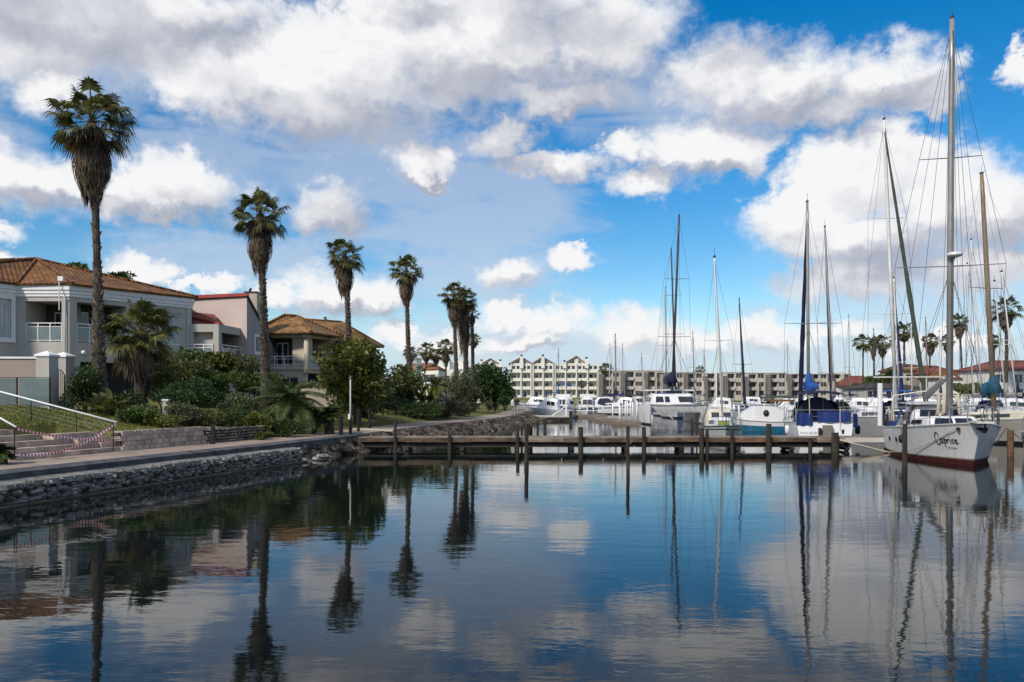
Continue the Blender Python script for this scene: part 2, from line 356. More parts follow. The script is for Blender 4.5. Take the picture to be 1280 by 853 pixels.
M['gabion'] = mat('pale gabion stone', (0.10, 0.085, 0.065), 0.9, col2=(0.34, 0.30, 0.24), scale=4.5, bump=0.7, detail=2, island=0.45)
M['rock'] = mat('brown riprap rock', (0.022, 0.018, 0.015), 0.9, col2=(0.17, 0.135, 0.10), scale=1.5, bump=0.8, detail=3, island=0.40)
M['pathm'] = mat('worn brick path', (0.23, 0.175, 0.14), 0.9, col2=(0.36, 0.29, 0.24), scale=1.1, bump=0.5, bscale=25)
M['soil'] = mat('garden soil', (0.03, 0.025, 0.016), 0.95, col2=(0.085, 0.07, 0.045), scale=2, bump=0.6)
M['slab'] = mat('pale stepping stone', (0.45, 0.40, 0.32), 0.9, 0.15, 4, bump=0.3, island=0.25)
M['skin'] = mat('skin', (0.35, 0.20, 0.14), 0.6, 0.08, 8)
M['cloth_dark'] = mat('dark jacket cloth', (0.02, 0.02, 0.024), 0.9, 0.3, 9)
M['cloth_grey'] = mat('grey trouser cloth', (0.25, 0.25, 0.26), 0.9, 0.15, 9)
M['cloth_white'] = mat('white shirt cloth', (0.65, 0.65, 0.65), 0.9, 0.08, 9)
M['hair'] = mat('dark hair', (0.015, 0.011, 0.009), 0.7, 0.3, 20)
# foliage
M['lf_palm'] = leafmat('palm fan green', (0.026, 0.034, 0.010), (0.174, 0.170, 0.055), 1.6)
M['lf_palm_young'] = leafmat('young palm green', (0.030, 0.042, 0.012), (0.19, 0.185, 0.045), 1.4)
M['lf_palm_yellow'] = leafmat('yellowing palm fan', (0.16, 0.12, 0.016), (0.26, 0.17, 0.03), 2.0)
M['lf_dead'] = leafmat('dead palm frond', (0.055, 0.040, 0.028), (0.19, 0.14, 0.095), 2.6, 0.8)
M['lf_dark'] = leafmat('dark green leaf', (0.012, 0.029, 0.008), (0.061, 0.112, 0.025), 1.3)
M['lf_mid'] = leafmat('mid green leaf', (0.020, 0.045, 0.009), (0.113, 0.176, 0.035), 1.3)
M['lf_yellow'] = leafmat('yellow green leaf', (0.035, 0.052, 0.010), (0.210, 0.222, 0.041), 1.0)
M['lf_olive'] = leafmat('olive leaf', (0.032, 0.043, 0.012), (0.166, 0.187, 0.054), 1.4)
M['lf_grey'] = leafmat('grey green leaf', (0.043, 0.054, 0.027), (0.200, 0.229, 0.120), 1.6)
M['lf_brown'] = leafmat('brown twiggy leaf', (0.032, 0.027, 0.015), (0.148, 0.126, 0.067), 1.6)
M['lf_fir'] = leafmat('deep green needle', (0.012, 0.035, 0.012), (0.061, 0.126, 0.029), 1.0)
M['lf_cycad'] = leafmat('feather palm green', (0.023, 0.048, 0.013), (0.131, 0.187, 0.058), 1.5)
M['lf_grass'] = leafmat('lawn grass blade', (0.085, 0.105, 0.018), (0.24, 0.235, 0.05), 0.6)
M['bark'] = mat('palm bark', (0.018, 0.014, 0.011), 0.95, col2=(0.10, 0.08, 0.06), scale=3.2, bump=0.9, bscale=14, stretch=(1, 1, 1.6))
M['bark_stub'] = mat('palm leaf base', (0.035, 0.028, 0.022), 0.95, col2=(0.30, 0.25, 0.20), scale=9, bump=0.5)
M['bark_tree'] = mat('tree bark', (0.025, 0.019, 0.013), 0.95, col2=(0.08, 0.062, 0.045), scale=4, bump=0.8)

def tile_mat(name, c1, c2, moss=None, freq=3.2):
    """roof tiles: rows of rounded pans, worked from the slope's own direction"""
    m = bpy.data.materials.new(name); m.use_nodes = True; nt = m.node_tree; b = nt.nodes['Principled BSDF']; b.inputs['Roughness'].default_value = 0.85
    tc = nt.nodes.new('ShaderNodeTexCoord')
    n = nt.nodes.new('ShaderNodeTexNoise'); n.inputs['Scale'].default_value = 0.9; n.inputs['Detail'].default_value = 9; n.inputs['Roughness'].default_value = 0.7
    nt.links.new(tc.outputs['Object'], n.inputs['Vector'])
    r = nt.nodes.new('ShaderNodeValToRGB'); nt.links.new(n.outputs[0], r.inputs[0])
    r.color_ramp.elements[0].position = 0.34; r.color_ramp.elements[0].color = (*c1, 1)
    r.color_ramp.elements[1].position = 0.62; r.color_ramp.elements[1].color = (*c2, 1)
    if moss:
        e = r.color_ramp.elements.new(0.72); e.color = (*moss, 1)
    sp = nt.nodes.new('ShaderNodeSeparateXYZ'); nt.links.new(tc.outputs['Object'], sp.inputs[0])
    def mt(op, a, bb=0.0):
        q = nt.nodes.new('ShaderNodeMath'); q.operation = op
        for i, v in enumerate((a, bb)):
            if isinstance(v, (int, float)): q.inputs[i].default_value = v
            else: nt.links.new(v, q.inputs[i])
        return q.outputs[0]
    rows = mt('FRACT', mt('MULTIPLY', sp.outputs[2], 7.5))
    cols = mt('ABSOLUTE', mt('SINE', mt('MULTIPLY', mt('ADD', mt('MULTIPLY', sp.outputs[0], 0.8), mt('MULTIPLY', sp.outputs[1], 0.6)), freq * 4)))
    h = mt('ADD', mt('MULTIPLY', cols, 0.6), rows)
    vb = nt.nodes.new('ShaderNodeTexVoronoi'); vb.inputs['Scale'].default_value = 4.0; nt.links.new(tc.outputs['Object'], vb.inputs['Vector'])
    hv = nt.nodes.new('ShaderNodeHueSaturation'); nt.links.new(r.outputs[0], hv.inputs['Color'])
    sv = nt.nodes.new('ShaderNodeSeparateColor'); nt.links.new(vb.outputs['Color'], sv.inputs[0])
    nt.links.new(mt('ADD', mt('MULTIPLY', sv.outputs[0], 0.7), 0.65), hv.inputs['Value'])
    nt.links.new(hv.outputs[0], b.inputs['Base Color'])
    bp = nt.nodes.new('ShaderNodeBump'); bp.inputs['Strength'].default_value = 0.9; bp.inputs['Distance'].default_value = 0.06
    nt.links.new(h, bp.inputs['Height']); nt.links.new(bp.outputs[0], b.inputs['Normal'])
    return m
M['tile_brown'] = tile_mat('mossy brown roof tile', (0.075, 0.030, 0.010), (0.20, 0.085, 0.024), (0.25, 0.15, 0.02))
M['tile_tan'] = tile_mat('tan roof tile', (0.10, 0.05, 0.018), (0.27, 0.145, 0.052), (0.32, 0.20, 0.04))
M['tile_red'] = tile_mat('red roof tile', (0.12, 0.034, 0.024), (0.22, 0.062, 0.042))
M['tile_rust'] = tile_mat('rust roof tile', (0.16, 0.06, 0.03), (0.27, 0.11, 0.05))
M['slate'] = mat('dark slate roof', (0.05, 0.045, 0.042), 0.8, 0.2, 1.5)
M['trim_red'] = mat('red ridge trim', (0.30, 0.04, 0.035), 0.6, 0.15, 2)

# ------------------------------------------------------------------ the bank: plan of the shore
PK = [(-30, -16.6), (-10, -15.7), (0, -15.0), (10, -14.2), (17, -12.75), (19.3, -12.3), (21.5, -11.6), (25.3, -10.6), (29.8, -9.25), (36.3, -7.6), (44, -6.2),
      (52.9, -4.2), (61.7, -1.85), (70, -0.3), (80, 1.0), (100, 2.2), (140, 3.0), (200, 3.0), (238, 3.0)]
_py = np.array([a for a, b in PK]); _px = np.array([b for a, b in PK])
_yy = np.linspace(-30, 238, 537); _xx = np.interp(_yy, _py, _px)
_k = np.ones(9) / 9; _xs = np.convolve(np.pad(_xx, 4, mode='edge'), _k, mode='valid')
def XF(Y): return float(np.interp(Y, _yy, _xs))      # water-side edge of the path
def sst(a, b, x):
    t = min(1, max(0, (x - a) / (b - a))); return t * t * (3 - 2 * t)
PZ = 0.75
def HU(u, Y):
    """height of the land u metres inland (in X) of the path's edge"""
    pa = [(2.3, .75), (2.62, .80), (2.75, 1.38), (5, 1.72), (9, 2.2), (15, 2.5), (60, 2.7)]
    pb = [(2.3, .75), (2.62, .80), (4, 1.02), (6, 1.4), (9, 1.85), (15, 2.35), (60, 2.7)]
    pc = [(2.3, .75), (2.62, .78), (4, .82), (8, 1.0), (15, 1.3), (60, 2.2)]
    f = lambda t: float(np.interp(u, [q[0] for q in t], [q[1] for q in t]))
    ab = sst(29.5, 32, Y); bc = sst(62, 82, Y)
    h = f(pa) * (1 - ab) + f(pb) * ab
    h = h * (1 - bc) + f(pc) * bc
    if 21.8 < Y < 26.3 and u < 4.4: h = min(h, 0.70)      # the steps are cut in here
    return h
def H(X, Y): return HU(XF(Y) - X, Y)
# ================================================================== SETTING
def water_mat():
    m = bpy.data.materials.new('harbour water'); m.use_nodes = True; nt = m.node_tree; b = nt.nodes['Principled BSDF']; L = nt.links
    b.inputs['Base Color'].default_value = (0.004, 0.007, 0.008, 1); b.inputs['Roughness'].default_value = 0.02; b.inputs['IOR'].default_value = 1.35
    b.inputs['Specular IOR Level'].default_value = 0.5
    tc = nt.nodes.new('ShaderNodeTexCoord')
    def nz(scale, det, sx, sy, rough=0.5):
        mp = nt.nodes.new('ShaderNodeMapping'); mp.inputs['Scale'].default_value = (sx, sy, 1); mp.inputs['Rotation'].default_value = (0, 0, R(12)); L.new(tc.outputs['Object'], mp.inputs[0])
        n = nt.nodes.new('ShaderNodeTexNoise'); n.noise_dimensions = '2D'; n.inputs['Scale'].default_value = scale; n.inputs['Detail'].default_value = det; n.inputs['Roughness'].default_value = rough
        L.new(mp.outputs[0], n.inputs['Vector']); return n.outputs[0]
    def mt(op, a, bb=0.0, c=0.0):
        q = nt.nodes.new('ShaderNodeMath'); q.operation = op
        for i, v in enumerate((a, bb, c)):
            if isinstance(v, (int, float)): q.inputs[i].default_value = v
            else: L.new(v, q.inputs[i])
        return q.outputs[0]
    long = nz(0.55, 2, 0.7, 1.3)
    mid = nz(2.6, 3, 0.55, 1.3)
    fine = nz(10.0, 3, 0.6, 1.2)
    gust = nt.nodes.new('ShaderNodeMapRange'); L.new(nz(0.06, 3, 0.6, 1.6), gust.inputs[0]); gust.inputs[1].default_value = 0.42; gust.inputs[2].default_value = 0.66
    sp = nt.nodes.new('ShaderNodeSeparateXYZ'); L.new(tc.outputs['Object'], sp.inputs[0])
    east = nt.nodes.new('ShaderNodeMapRange'); L.new(sp.outputs[0], east.inputs[0]); east.inputs[1].default_value = -3; east.inputs[2].default_value = 12; east.inputs[3].default_value = 0.25; east.inputs[4].default_value = 1.0
    g = mt('MULTIPLY', mt('ADD', mt('MULTIPLY', gust.outputs[0], 0.75), 0.25), east.outputs[0])
    h = mt('ADD', mt('MULTIPLY', long, 0.0050), mt('MULTIPLY', mid, 0.0019))
    h = mt('ADD', h, mt('MULTIPLY', mt('MULTIPLY', fine, g), 0.0014))
    bp = nt.nodes.new('ShaderNodeBump'); bp.inputs['Strength'].default_value = 1.0; bp.inputs['Distance'].default_value = 1.0
    L.new(h, bp.inputs['Height']); L.new(bp.outputs[0], b.inputs['Normal'])
    return m
M['water'] = water_mat()
mb = MB(); mb.poly([(-3500, -600, 0), (3500, -600, 0), (3500, 6000, 0), (-3500, 6000, 0)])
props(mb.build('water', M['water']), kind='structure')

def lawn_mat():
    m = mat('lawn and planted soil', (0.055, 0.060, 0.016), 0.95, col2=(0.17, 0.165, 0.036), scale=1.1, bump=0.8, bscale=30)
    return m
M['lawn'] = lawn_mat()
M['far_lawn'] = mat('far bank grass', (0.055, 0.075, 0.014), 0.95, col2=(0.15, 0.16, 0.03), scale=0.3, bump=0.5)
# --- the left bank as one sheet: rows along the shore, columns inland
ys = list(np.concatenate([np.arange(-14, 17, 2.5), np.arange(17, 70, 0.8), np.arange(70, 120, 3), np.arange(120, 239, 8)]))
us = [2.28, 2.45, 2.62, 2.75, 3.0, 3.5, 4.2, 5.0, 5.15, 5.3, 6, 7, 8, 9, 11, 13, 15, 20, 30, 60, 120]
mb = MB(); vs = []
nz_ = np.random.default_rng(3)
for y in ys:
    for u in us:
        z = HU(u, y) + (nz_.normal(0, 0.025) if u > 3 else 0)
        vs.append((XF(y) - u, y, z))
nu = len(us)
mb.add(vs, [(i * nu + j, i * nu + j + 1, (i + 1) * nu + j + 1, (i + 1) * nu + j) for i in range(len(ys) - 1) for j in range(nu - 1)])
props(mb.build('left_bank', M['lawn']), kind='structure')
# --- the path on the bank's edge
mb = MB(); ys2 = np.arange(-14, 140, 0.75); vs = []
for y in ys2: vs += [(XF(y), y, PZ), (XF(y) - 2.35, y, PZ + 0.02)]
mb.add(vs, [(2 * i, 2 * i + 1, 2 * i + 3, 2 * i + 2) for i in range(len(ys2) - 1)])
for i, y in enumerate(ys2[:-1]):
    y2 = ys2[i + 1]; mb.add([(XF(y), y, PZ), (XF(y2), y2, PZ), (XF(y2) + .02, y2, -0.6), (XF(y) + .02, y, -0.6)], [(0, 1, 2, 3)])
props(mb.build('path', M['pathm']), kind='structure')
# dark bitumen kerb strip between path and quay wall
mb = MB()
for i, y in enumerate(ys2[:-1]):
    y2 = ys2[i + 1]
    if y > 38: break
    def sec(yy): x = XF(yy); return [(x - .06, yy, .55), (x + .30, yy, .45), (x + .30, yy, .735), (x - .06, yy, .80)]
    a, b = sec(y), sec(y2); mb.hexa([a[0], a[1], b[1], b[0], a[3], a[2], b[2], b[3]])
props(mb.build('kerb', M['kerb']), kind='structure')

# --- quay wall of rough stones in front of the kerb
def blob(mb, c, r, rot=0, mi=0, n=7, seedr=rng):
    """a low angular stone"""
    c = Vector(c); rings = []; ca, sa = math.cos(rot), math.sin(rot)
    j = [seedr.uniform(0.78, 1.18) for _ in range(n)]
    for t, f in ((0.28, .62), (0.5, 1.0), (0.76, .66)):
        ring = []
        for k in range(n):
            a = 2 * math.pi * k / n; w = f * j[k] * seedr.uniform(.9, 1.1)
            x, y = r[0] * w * math.cos(a), r[1] * w * math.sin(a)
            ring.append(c + Vector((x * ca - y * sa, x * sa + y * ca, -r[2] * math.cos(math.pi * t))))
        rings.append(ring)
    mb.loft(rings, mi, True)
t = thing('quay_wall', 'long quay wall of rough grey stones under the brick path at the water', 'wall', (XF(22), 22, 0))
core, cap, st, foot = MB(), MB(), MB(), MB()
YE = 31.2
yw = list(np.arange(-12, YE, 0.6)) + [YE]
for a, b in zip(yw[:-1], yw[1:]):
    def s1(y): x = XF(y); return [(x - .1, y, -.7), (x + .72, y, -.7), (x + .60, y, .50), (x - .1, y, .50)]
    p, q = s1(a), s1(b); core.hexa([p[0], p[1], q[1], q[0], p[3], p[2], q[2], q[3]])
    def s2(y, j): x = XF(y); return [(x + .26, y, .43), (x + .70 + j, y, .40), (x + .68 + j, y, .52 + j), (x + .26, y, .60)]
    p, q = s2(a, 0.02 * math.sin(a * 9)), s2(b, .02 * math.sin(b * 9)); cap.hexa([p[0], p[1], q[1], q[0], p[3], p[2], q[2], q[3]])
    def s3(y): x = XF(y); return [(x + .5, y, -.7), (x + 1.10, y, -.7), (x + 1.0, y, .045), (x + .6, y, .09)]
    p, q = s3(a), s3(b); foot.hexa([p[0], p[1], q[1], q[0], p[3], p[2], q[2], q[3]])
y = 5.0
while y < YE:
    sz = 1.0 if y > 15 else 1.5
    for row in range(5):
        zc = U(-.02, .50); x = XF(y) + .69 - zc * .12; yy = y + U(-.12, .12)
        if yy > YE: continue
        a_ = U(.055, .15) * sz; blob(st, (x + U(-.05, .02), yy, zc), (U(.09, .14), a_, U(.045, .12)), math.atan(XF(yy - .5) - XF(yy + .5)) + U(-.2, .2), 0, rng.choice([5, 6, 7]))
    y += U(.09, .13) * sz
o = core.build('core', M['stone_dark'], t, world=True); st.build('stone_facing', M['stone'], t, world=True)
cap.build('coping', M['coping'], t, smooth=False, world=True); foot.build('footing', M['stone_wet'], t, world=True)

# --- riprap rocks beyond the wall (too many to count)
mb = MB(); y = 31.0
while y < 92:
    sc_ = 1.0
    wid = 0.5 + 0.75 * sst(33, 52, y) + 1.2 * sst(66, 80, y)
    for k in range(int(7 + wid * 5)):
        f = U(0, 1); x = XF(y) + .05 + f * wid; z = .62 * (1 - f) + U(-.08, .06) - .05
        s_ = U(.12, .32) * (1 + .5 * sst(50, 80, y)); blob(mb, (x, y + U(-.3, .3), z), (s_ * U(.8, 1.5), s_ * U(.8, 1.4), s_ * .75), U(0, 3.1), 0, 6)
    y += .33 + .5 * sst(55, 90, y)
solo(mb, 'riprap', M['rock'], 'brown tumbled rocks sloping from the path edge into the water beyond the quay wall', 'rocks', kind='stuff')
mb = MB()
for i in range(18):
    f = U(0, 1); y = 30.9 + f * 2.2; blob(mb, (XF(y) + .62 + U(-.1, .5) * .6, y, U(-.05, .12)), (U(.15, .32), U(.15, .3), .12), U(0, 3), 0)
solo(mb, 'flat_rocks', M['stone'], 'flat grey rocks at the water where the quay wall ends', 'rocks', kind='stuff')

# --- land beyond the basin
mb = MB()
mb.add([(-400, 236, -.5), (-400, 238, .9), (-400, 262, 1.75), (-400, 4500, 2.0), (900, 236, -.5), (900, 238, .9), (900, 262, 1.75), (900, 4500, 2.0)], [(0, 4, 5, 1), (1, 5, 6, 2), (2, 6, 7, 3)])
props(mb.build('far_bank', M['far_lawn']), kind='structure')
RB = [(96, 236), (78, 190), (70, 155), (72, 132), (86, 112), (110, 96), (180, 80), (500, 70), (500, 240)]
mb = MB(); n_ = len(RB)
mb.add([(x, y, 1.1) for x, y in RB] + [(x - 1.2, y - .8, -.6) for x, y in RB], [tuple(range(n_))] + [(i, (i + 1) % n_, n_ + (i + 1) % n_, n_ + i) for i in range(n_ - 1)])
props(mb.build('right_bank', M['far_lawn']), kind='structure')

# --- lawn blades along the visible edges of the lawn (uncountable)
def blades(spots, n, hgt, seed):
    r_ = np.random.default_rng(seed); out = []
    while len(out) < n:
        x0, x1, y0, y1 = spots[r_.integers(len(spots))]
        py_, y = r_.uniform(x0, x1), r_.uniform(y0, y1)
        out.append((XF(y) - py_, y))
    pts = np.array([(x, y, H(x, y)) for x, y in out])
    a = r_.uniform(0, 6.28, n); w = .02; h_ = hgt * r_.uniform(.5, 1.2, n); ln = r_.normal(0, .04, (n, 2))
    v = np.zeros((n, 3, 3)); v[:, 0] = pts + np.c_[np.cos(a) * w, np.sin(a) * w, 0 * a - .02]; v[:, 1] = pts - np.c_[np.cos(a) * w, np.sin(a) * w, 0 * a + .02]
    v[:, 2] = pts + np.c_[ln, h_]
    return v.reshape(-1, 3), np.arange(3 * n).reshape(-1, 3)
v, f = blades([(2.8, 9, 24.5, 30), (5.2, 9, 18, 25), (2.4, 9, 36, 50), (2.4, 9, 36, 50), (2.4, 16, 66, 92), (5, 9, 24.5, 30)], 30000, .09, 5)
o = np_mesh('lawn_grass', v, f, M['lf_grass']); props(o, 'short yellow green lawn grass on the left bank', 'grass', kind='stuff')

# ------------------------------------------------------------------ block retaining wall, gabion, steps, rails, tape
t = thing('retaining_wall', 'low stepped wall of pinkish split blocks beside the brick path', 'wall', (XF(26) - 2.4, 26, PZ))
mb = MB()
for c in range(4):
    y = 26.15 + (c % 2) * .12
    while y < 30.2 + (0.0 if c < 3 else -.0):
        L_ = .29
        if True:
            def fx(yy): return XF(yy) - 2.36 - c * .045
            a, b = y + .012, y + L_ - .012; j = U(-.02, .02); z0 = PZ + .01 + c * .165; z1 = z0 + .155
            pts = [(fx(a) - .3, a, z0), (fx(a) + j, a, z0), (fx(b) + j, b, z0), (fx(b) - .3, b, z0)]
            m_ = [(p[0], p[1], z1) for p in pts]; m_[1] = (m_[1][0] - .03, m_[1][1] + .01, z1); m_[2] = (m_[2][0] - .03, m_[2][1] - .01, z1)
            mb.hexa(pts + m_)
        y += L_
mb.build('block_courses', M['block'], t, world=True)
mb = MB()
for a in np.arange(26.2, 30.0, .6):
    b = a + .6; mb.hexa([(XF(a) - 2.8, a, .5), (XF(a) - 2.47, a, .5), (XF(b) - 2.47, b, .5), (XF(b) - 2.8, b, .5), (XF(a) - 2.8, a, 1.36), (XF(a) - 2.56, a, 1.36), (XF(b) - 2.56, b, 1.36), (XF(b) - 2.8, b, 1.36)])
mb.build('backing', M['stone_dark'], t, world=True)
mb = MB(); q = G(266, 556, PZ); mb.box(q.x - .06, q.x + .06, q.y - .06, q.y + .06, PZ, PZ + .75)
solo(mb, 'marker_post', M['post_black'], 'short black post standing against the block wall before the gabion', 'post')
t = thing('gabion_wall', 'low wall of small pale rubble stones ending the block wall', 'wall', (XF(32) - 2.5, 31.5, PZ))
mb = MB(); core = MB(); y = 30.3
while y < 34.0:
    hh = .62 - .1 * (y - 30.3) / 3.7
    z = .06
    while z < hh:
        blob(mb, (XF(y) - 2.42 + U(-.03, .03), y, PZ + z), (.09, .09, .06), U(0, 3), 0, 6); z += .115
    for k in range(2): blob(mb, (XF(y) - 2.6 - k * .16, y, PZ + hh - .02), (.1, .1, .05), U(0, 3), 0, 6)
    y += .145
for a in np.arange(30.3, 33.9, .6):
    b = a + .6; core.hexa([(XF(a) - 3.0, a, .5), (XF(a) - 2.46, a, .5), (XF(b) - 2.46, b, .5), (XF(b) - 3.0, b, .5), (XF(a) - 3.0, a, 1.26), (XF(a) - 2.46, a, 1.26), (XF(b) - 2.46, b, 1.2), (XF(b) - 3.0, b, 1.2)])
mb.build('stones', M['gabion'], t, world=True); core.build('core', M['stone_dark'], t, world=True)

# the steps: five courses parallel to the path, the upper ones shorter on the right
t = thing('garden_steps', 'flight of wide pinkish stone steps from the path up to the lawn', 'steps', (XF(22) - 3.4, 22, PZ))
y0, y1r = 22.2, [26.05, 25.6, 24.95, 24.3, 23.8]
for c in range(5):
    mb = MB(); ye = y1r[c]; n_ = 12
    for k in range(n_):
        a = y0 + (ye - y0) * k / n_; b = y0 + (ye - y0) * (k + 1) / n_ - .006
        ua = 2.36 + c * .36; ub = ua + (.40 if c < 4 else 1.6); z0 = PZ + .004 + c * .165; z1 = z0 + .16
        mb.hexa([(XF(a) - ub, a, z0 - .3), (XF(a) - ua, a, z0 - .3 * (c > 0)), (XF(b) - ua, b, z0 - .3 * (c > 0)), (XF(b) - ub, b, z0 - .3),
                 (XF(a) - ub, a, z1), (XF(a) - ua - .02, a, z1), (XF(b) - ua - .02, b, z1), (XF(b) - ub, b, z1)])
    mb.build('step', M['block'], t, world=True)
mb = MB()      # cheek of blocks stepping up at the right end
for c in range(1, 4):
    a = y1r[c] + .02; k = 0
    while a < 25.95:
        b = a + .28
        ua = 2.42 + c * .22; z0 = PZ + .004 + c * .165; z1 = z0 + .158
        mb.hexa([(XF(a) - ua - .45, a, z0), (XF(a) - ua, a, z0), (XF(b) - ua, b, z0), (XF(b) - ua - .45, b, z0), (XF(a) - ua - .45, a, z1), (XF(a) - ua - .03, a, z1), (XF(b) - ua - .03, b, z1), (XF(b) - ua - .45, b, z1)])
        a += .30
mb.build('cheek_blocks', M['block'], t, world=True)

def handrail(label, a, b, posts, wires):
    t = thing('handrail', label, 'handrail', (a.x, a.y, H(a.x, a.y)))
    mb = MB(); mb.tube([a, b], .027, 8); mb.build('rail', M['white'], t, True, True)
    for f in posts:
        p = a.lerp(b, f); mb = MB(); gz = max(PZ, H(p.x, p.y)) if f < .95 else PZ + .15
        mb.tube([(p.x, p.y, gz - .05), (p.x, p.y, p.z - .02)], .018, 6); mb.build('post', M['iron'], t, False, True)
    if wires:
        mb = MB()
        for k in range(1, wires + 1):
            mb.tube([a - Vector((0, 0, .13 * k)), b - Vector((0, 0, .13 * k))], .004, 4)
        mb.build('wires', M['steel'], t, False, True)
handrail('long white handrail sloping down from the lawn to the steps', P(-60, 474, 27.2), P(146, 528, 25.1), [.5, .77, .98], 4)
handrail('short white handrail with one black post at the foot of the steps', P(-40, 500, 23.5), P(20, 534, 21.9), [.97], 0)
def tape(label, a, b, sag, n=64):
    a, b = Vector(a), Vector(b); mb = MB(); w = .032; d = (b - a).normalized()
    for k in range(n):
        q = []
        for f in (k / n, (k + 1) / n):
            p = a.lerp(b, f); p.z -= sag * 4 * f * (1 - f); tw = .5 * math.sin(f * 9); off = Vector((0, 0, w)) + d.cross(Vector((0, 0, 1))) * (w * tw); q += [p - off, p + off]
        nrm = d.cross(Vector((0, 0, 1))).normalized() * .002
        mb.hexa([q[0] - nrm, q[2] - nrm, q[2] + nrm, q[0] + nrm, q[1] - nrm, q[3] - nrm, q[3] + nrm, q[1] + nrm], k % 2)
    solo(mb, 'barrier_tape', [M['tape_red'], M['tape_white']], label, 'barrier tape', 'barrier tapes across the steps')
tape('red and white tape from the short post top across the steps to the blocks', P(20, 536, 21.9), P(150, 550, 25.6), .10)
tape('red and white tape from the long handrail end down across the lower steps', P(146, 529, 25.1), P(24, 569, 21.9), .30)
# ================================================================== BUILDINGS
def wpt(Pa, Q, u, d, z):
    """u metres along Pa->Q, d metres outward (right-hand side of the direction), height z"""
    dx, dy = Q[0] - Pa[0], Q[1] - Pa[1]; l = math.hypot(dx, dy); dx /= l; dy /= l
    return (Pa[0] + dx * u + dy * d, Pa[1] + dy * u - dx * d, z)
def wlen(Pa, Q): return math.hypot(Q[0] - Pa[0], Q[1] - Pa[1])
def wbox(mb, Pa, Q, u0, u1, z0, z1, d0, d1, mi=0):
    mb.hexa([wpt(Pa, Q, u0, d1, z0), wpt(Pa, Q, u1, d1, z0), wpt(Pa, Q, u1, d0, z0), wpt(Pa, Q, u0, d0, z0),
             wpt(Pa, Q, u0, d1, z1), wpt(Pa, Q, u1, d1, z1), wpt(Pa, Q, u1, d0, z1), wpt(Pa, Q, u0, d0, z1)], mi)
def wall(mb, Pa, Q, z0, z1, holes=(), mi=0, u0=0.0, u1=None):
    """a wall skin with real openings; each hole (u0,u1,z0,z1,depth) gets its reveals"""
    if u1 is None: u1 = wlen(Pa, Q)
    us = sorted({u0, u1, *[h[0] for h in holes], *[h[1] for h in holes]}); zs = sorted({z0, z1, *[h[2] for h in holes], *[h[3] for h in holes]})
    for a, b in zip(us[:-1], us[1:]):
        for c, d in zip(zs[:-1], zs[1:]):
            m, n = (a + b) / 2, (c + d) / 2
            if any(h[0] < m < h[1] and h[2] < n < h[3] for h in holes): continue
            mb.poly([wpt(Pa, Q, a, 0, c), wpt(Pa, Q, b, 0, c), wpt(Pa, Q, b, 0, d), wpt(Pa, Q, a, 0, d)], mi)
    for a, b, c, d, dp in holes:
        w = lambda u, dd, z: wpt(Pa, Q, u, dd, z)
        mb.poly([w(a, 0, c), w(b, 0, c), w(b, -dp, c), w(a, -dp, c)], mi); mb.poly([w(a, 0, d), w(a, -dp, d), w(b, -dp, d), w(b, 0, d)], mi)
        mb.poly([w(a, 0, c), w(a, -dp, c), w(a, -dp, d), w(a, 0, d)], mi); mb.poly([w(b, 0, c), w(b, 0, d), w(b, -dp, d), w(b, -dp, c)], mi)
def window(par, Pa, Q, u0, u1, z0, z1, inset=.12, nx=2, ny=1, fm='white', gm='glass', fw=.06, surround=0.0, name='window', sub=True):
    """frame bars in the opening and a pane behind them"""
    mb = MB(); d0, d1 = -inset - .05, -inset
    if surround:
        s = surround
        wbox(mb, Pa, Q, u0 - s, u1 + s, z1, z1 + s, 0.002, .05); wbox(mb, Pa, Q, u0 - s, u1 + s, z0 - s, z0, 0.002, .07)
        wbox(mb, Pa, Q, u0 - s, u0, z0, z1, 0.002, .05); wbox(mb, Pa, Q, u1, u1 + s, z0, z1, 0.002, .05)
    wbox(mb, Pa, Q, u0, u1, z1 - fw, z1, d0, d1); wbox(mb, Pa, Q, u0, u1, z0, z0 + fw, d0, d1)
    for k in range(nx + 1):
        c = u0 + (u1 - u0) * k / nx; a = c - fw / 2 + (fw / 2 if k == 0 else -fw / 2 if k == nx else 0)
        wbox(mb, Pa, Q, a, a + fw, z0 + fw, z1 - fw, d0 + .003, d1 - .003)
    for k in range(1, ny):
        c = z0 + (z1 - z0) * k / ny; wbox(mb, Pa, Q, u0, u1, c - fw / 2, c + fw / 2, d0 + .006, d1 - .006)
    f = mb.build(name, M[fm], par, world=True)
    g = MB(); wbox(g, Pa, Q, u0 + .01, u1 - .01, z0 + .01, z1 - .01, d0 + .015, d0 + .03)
    g.build('pane', M[gm], f if sub else par, world=True)
    return f
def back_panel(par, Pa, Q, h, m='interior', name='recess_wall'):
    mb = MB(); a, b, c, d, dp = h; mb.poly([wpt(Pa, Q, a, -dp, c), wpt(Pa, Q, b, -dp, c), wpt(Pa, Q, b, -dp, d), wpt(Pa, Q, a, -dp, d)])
    return mb.build(name, M[m], par, world=True)
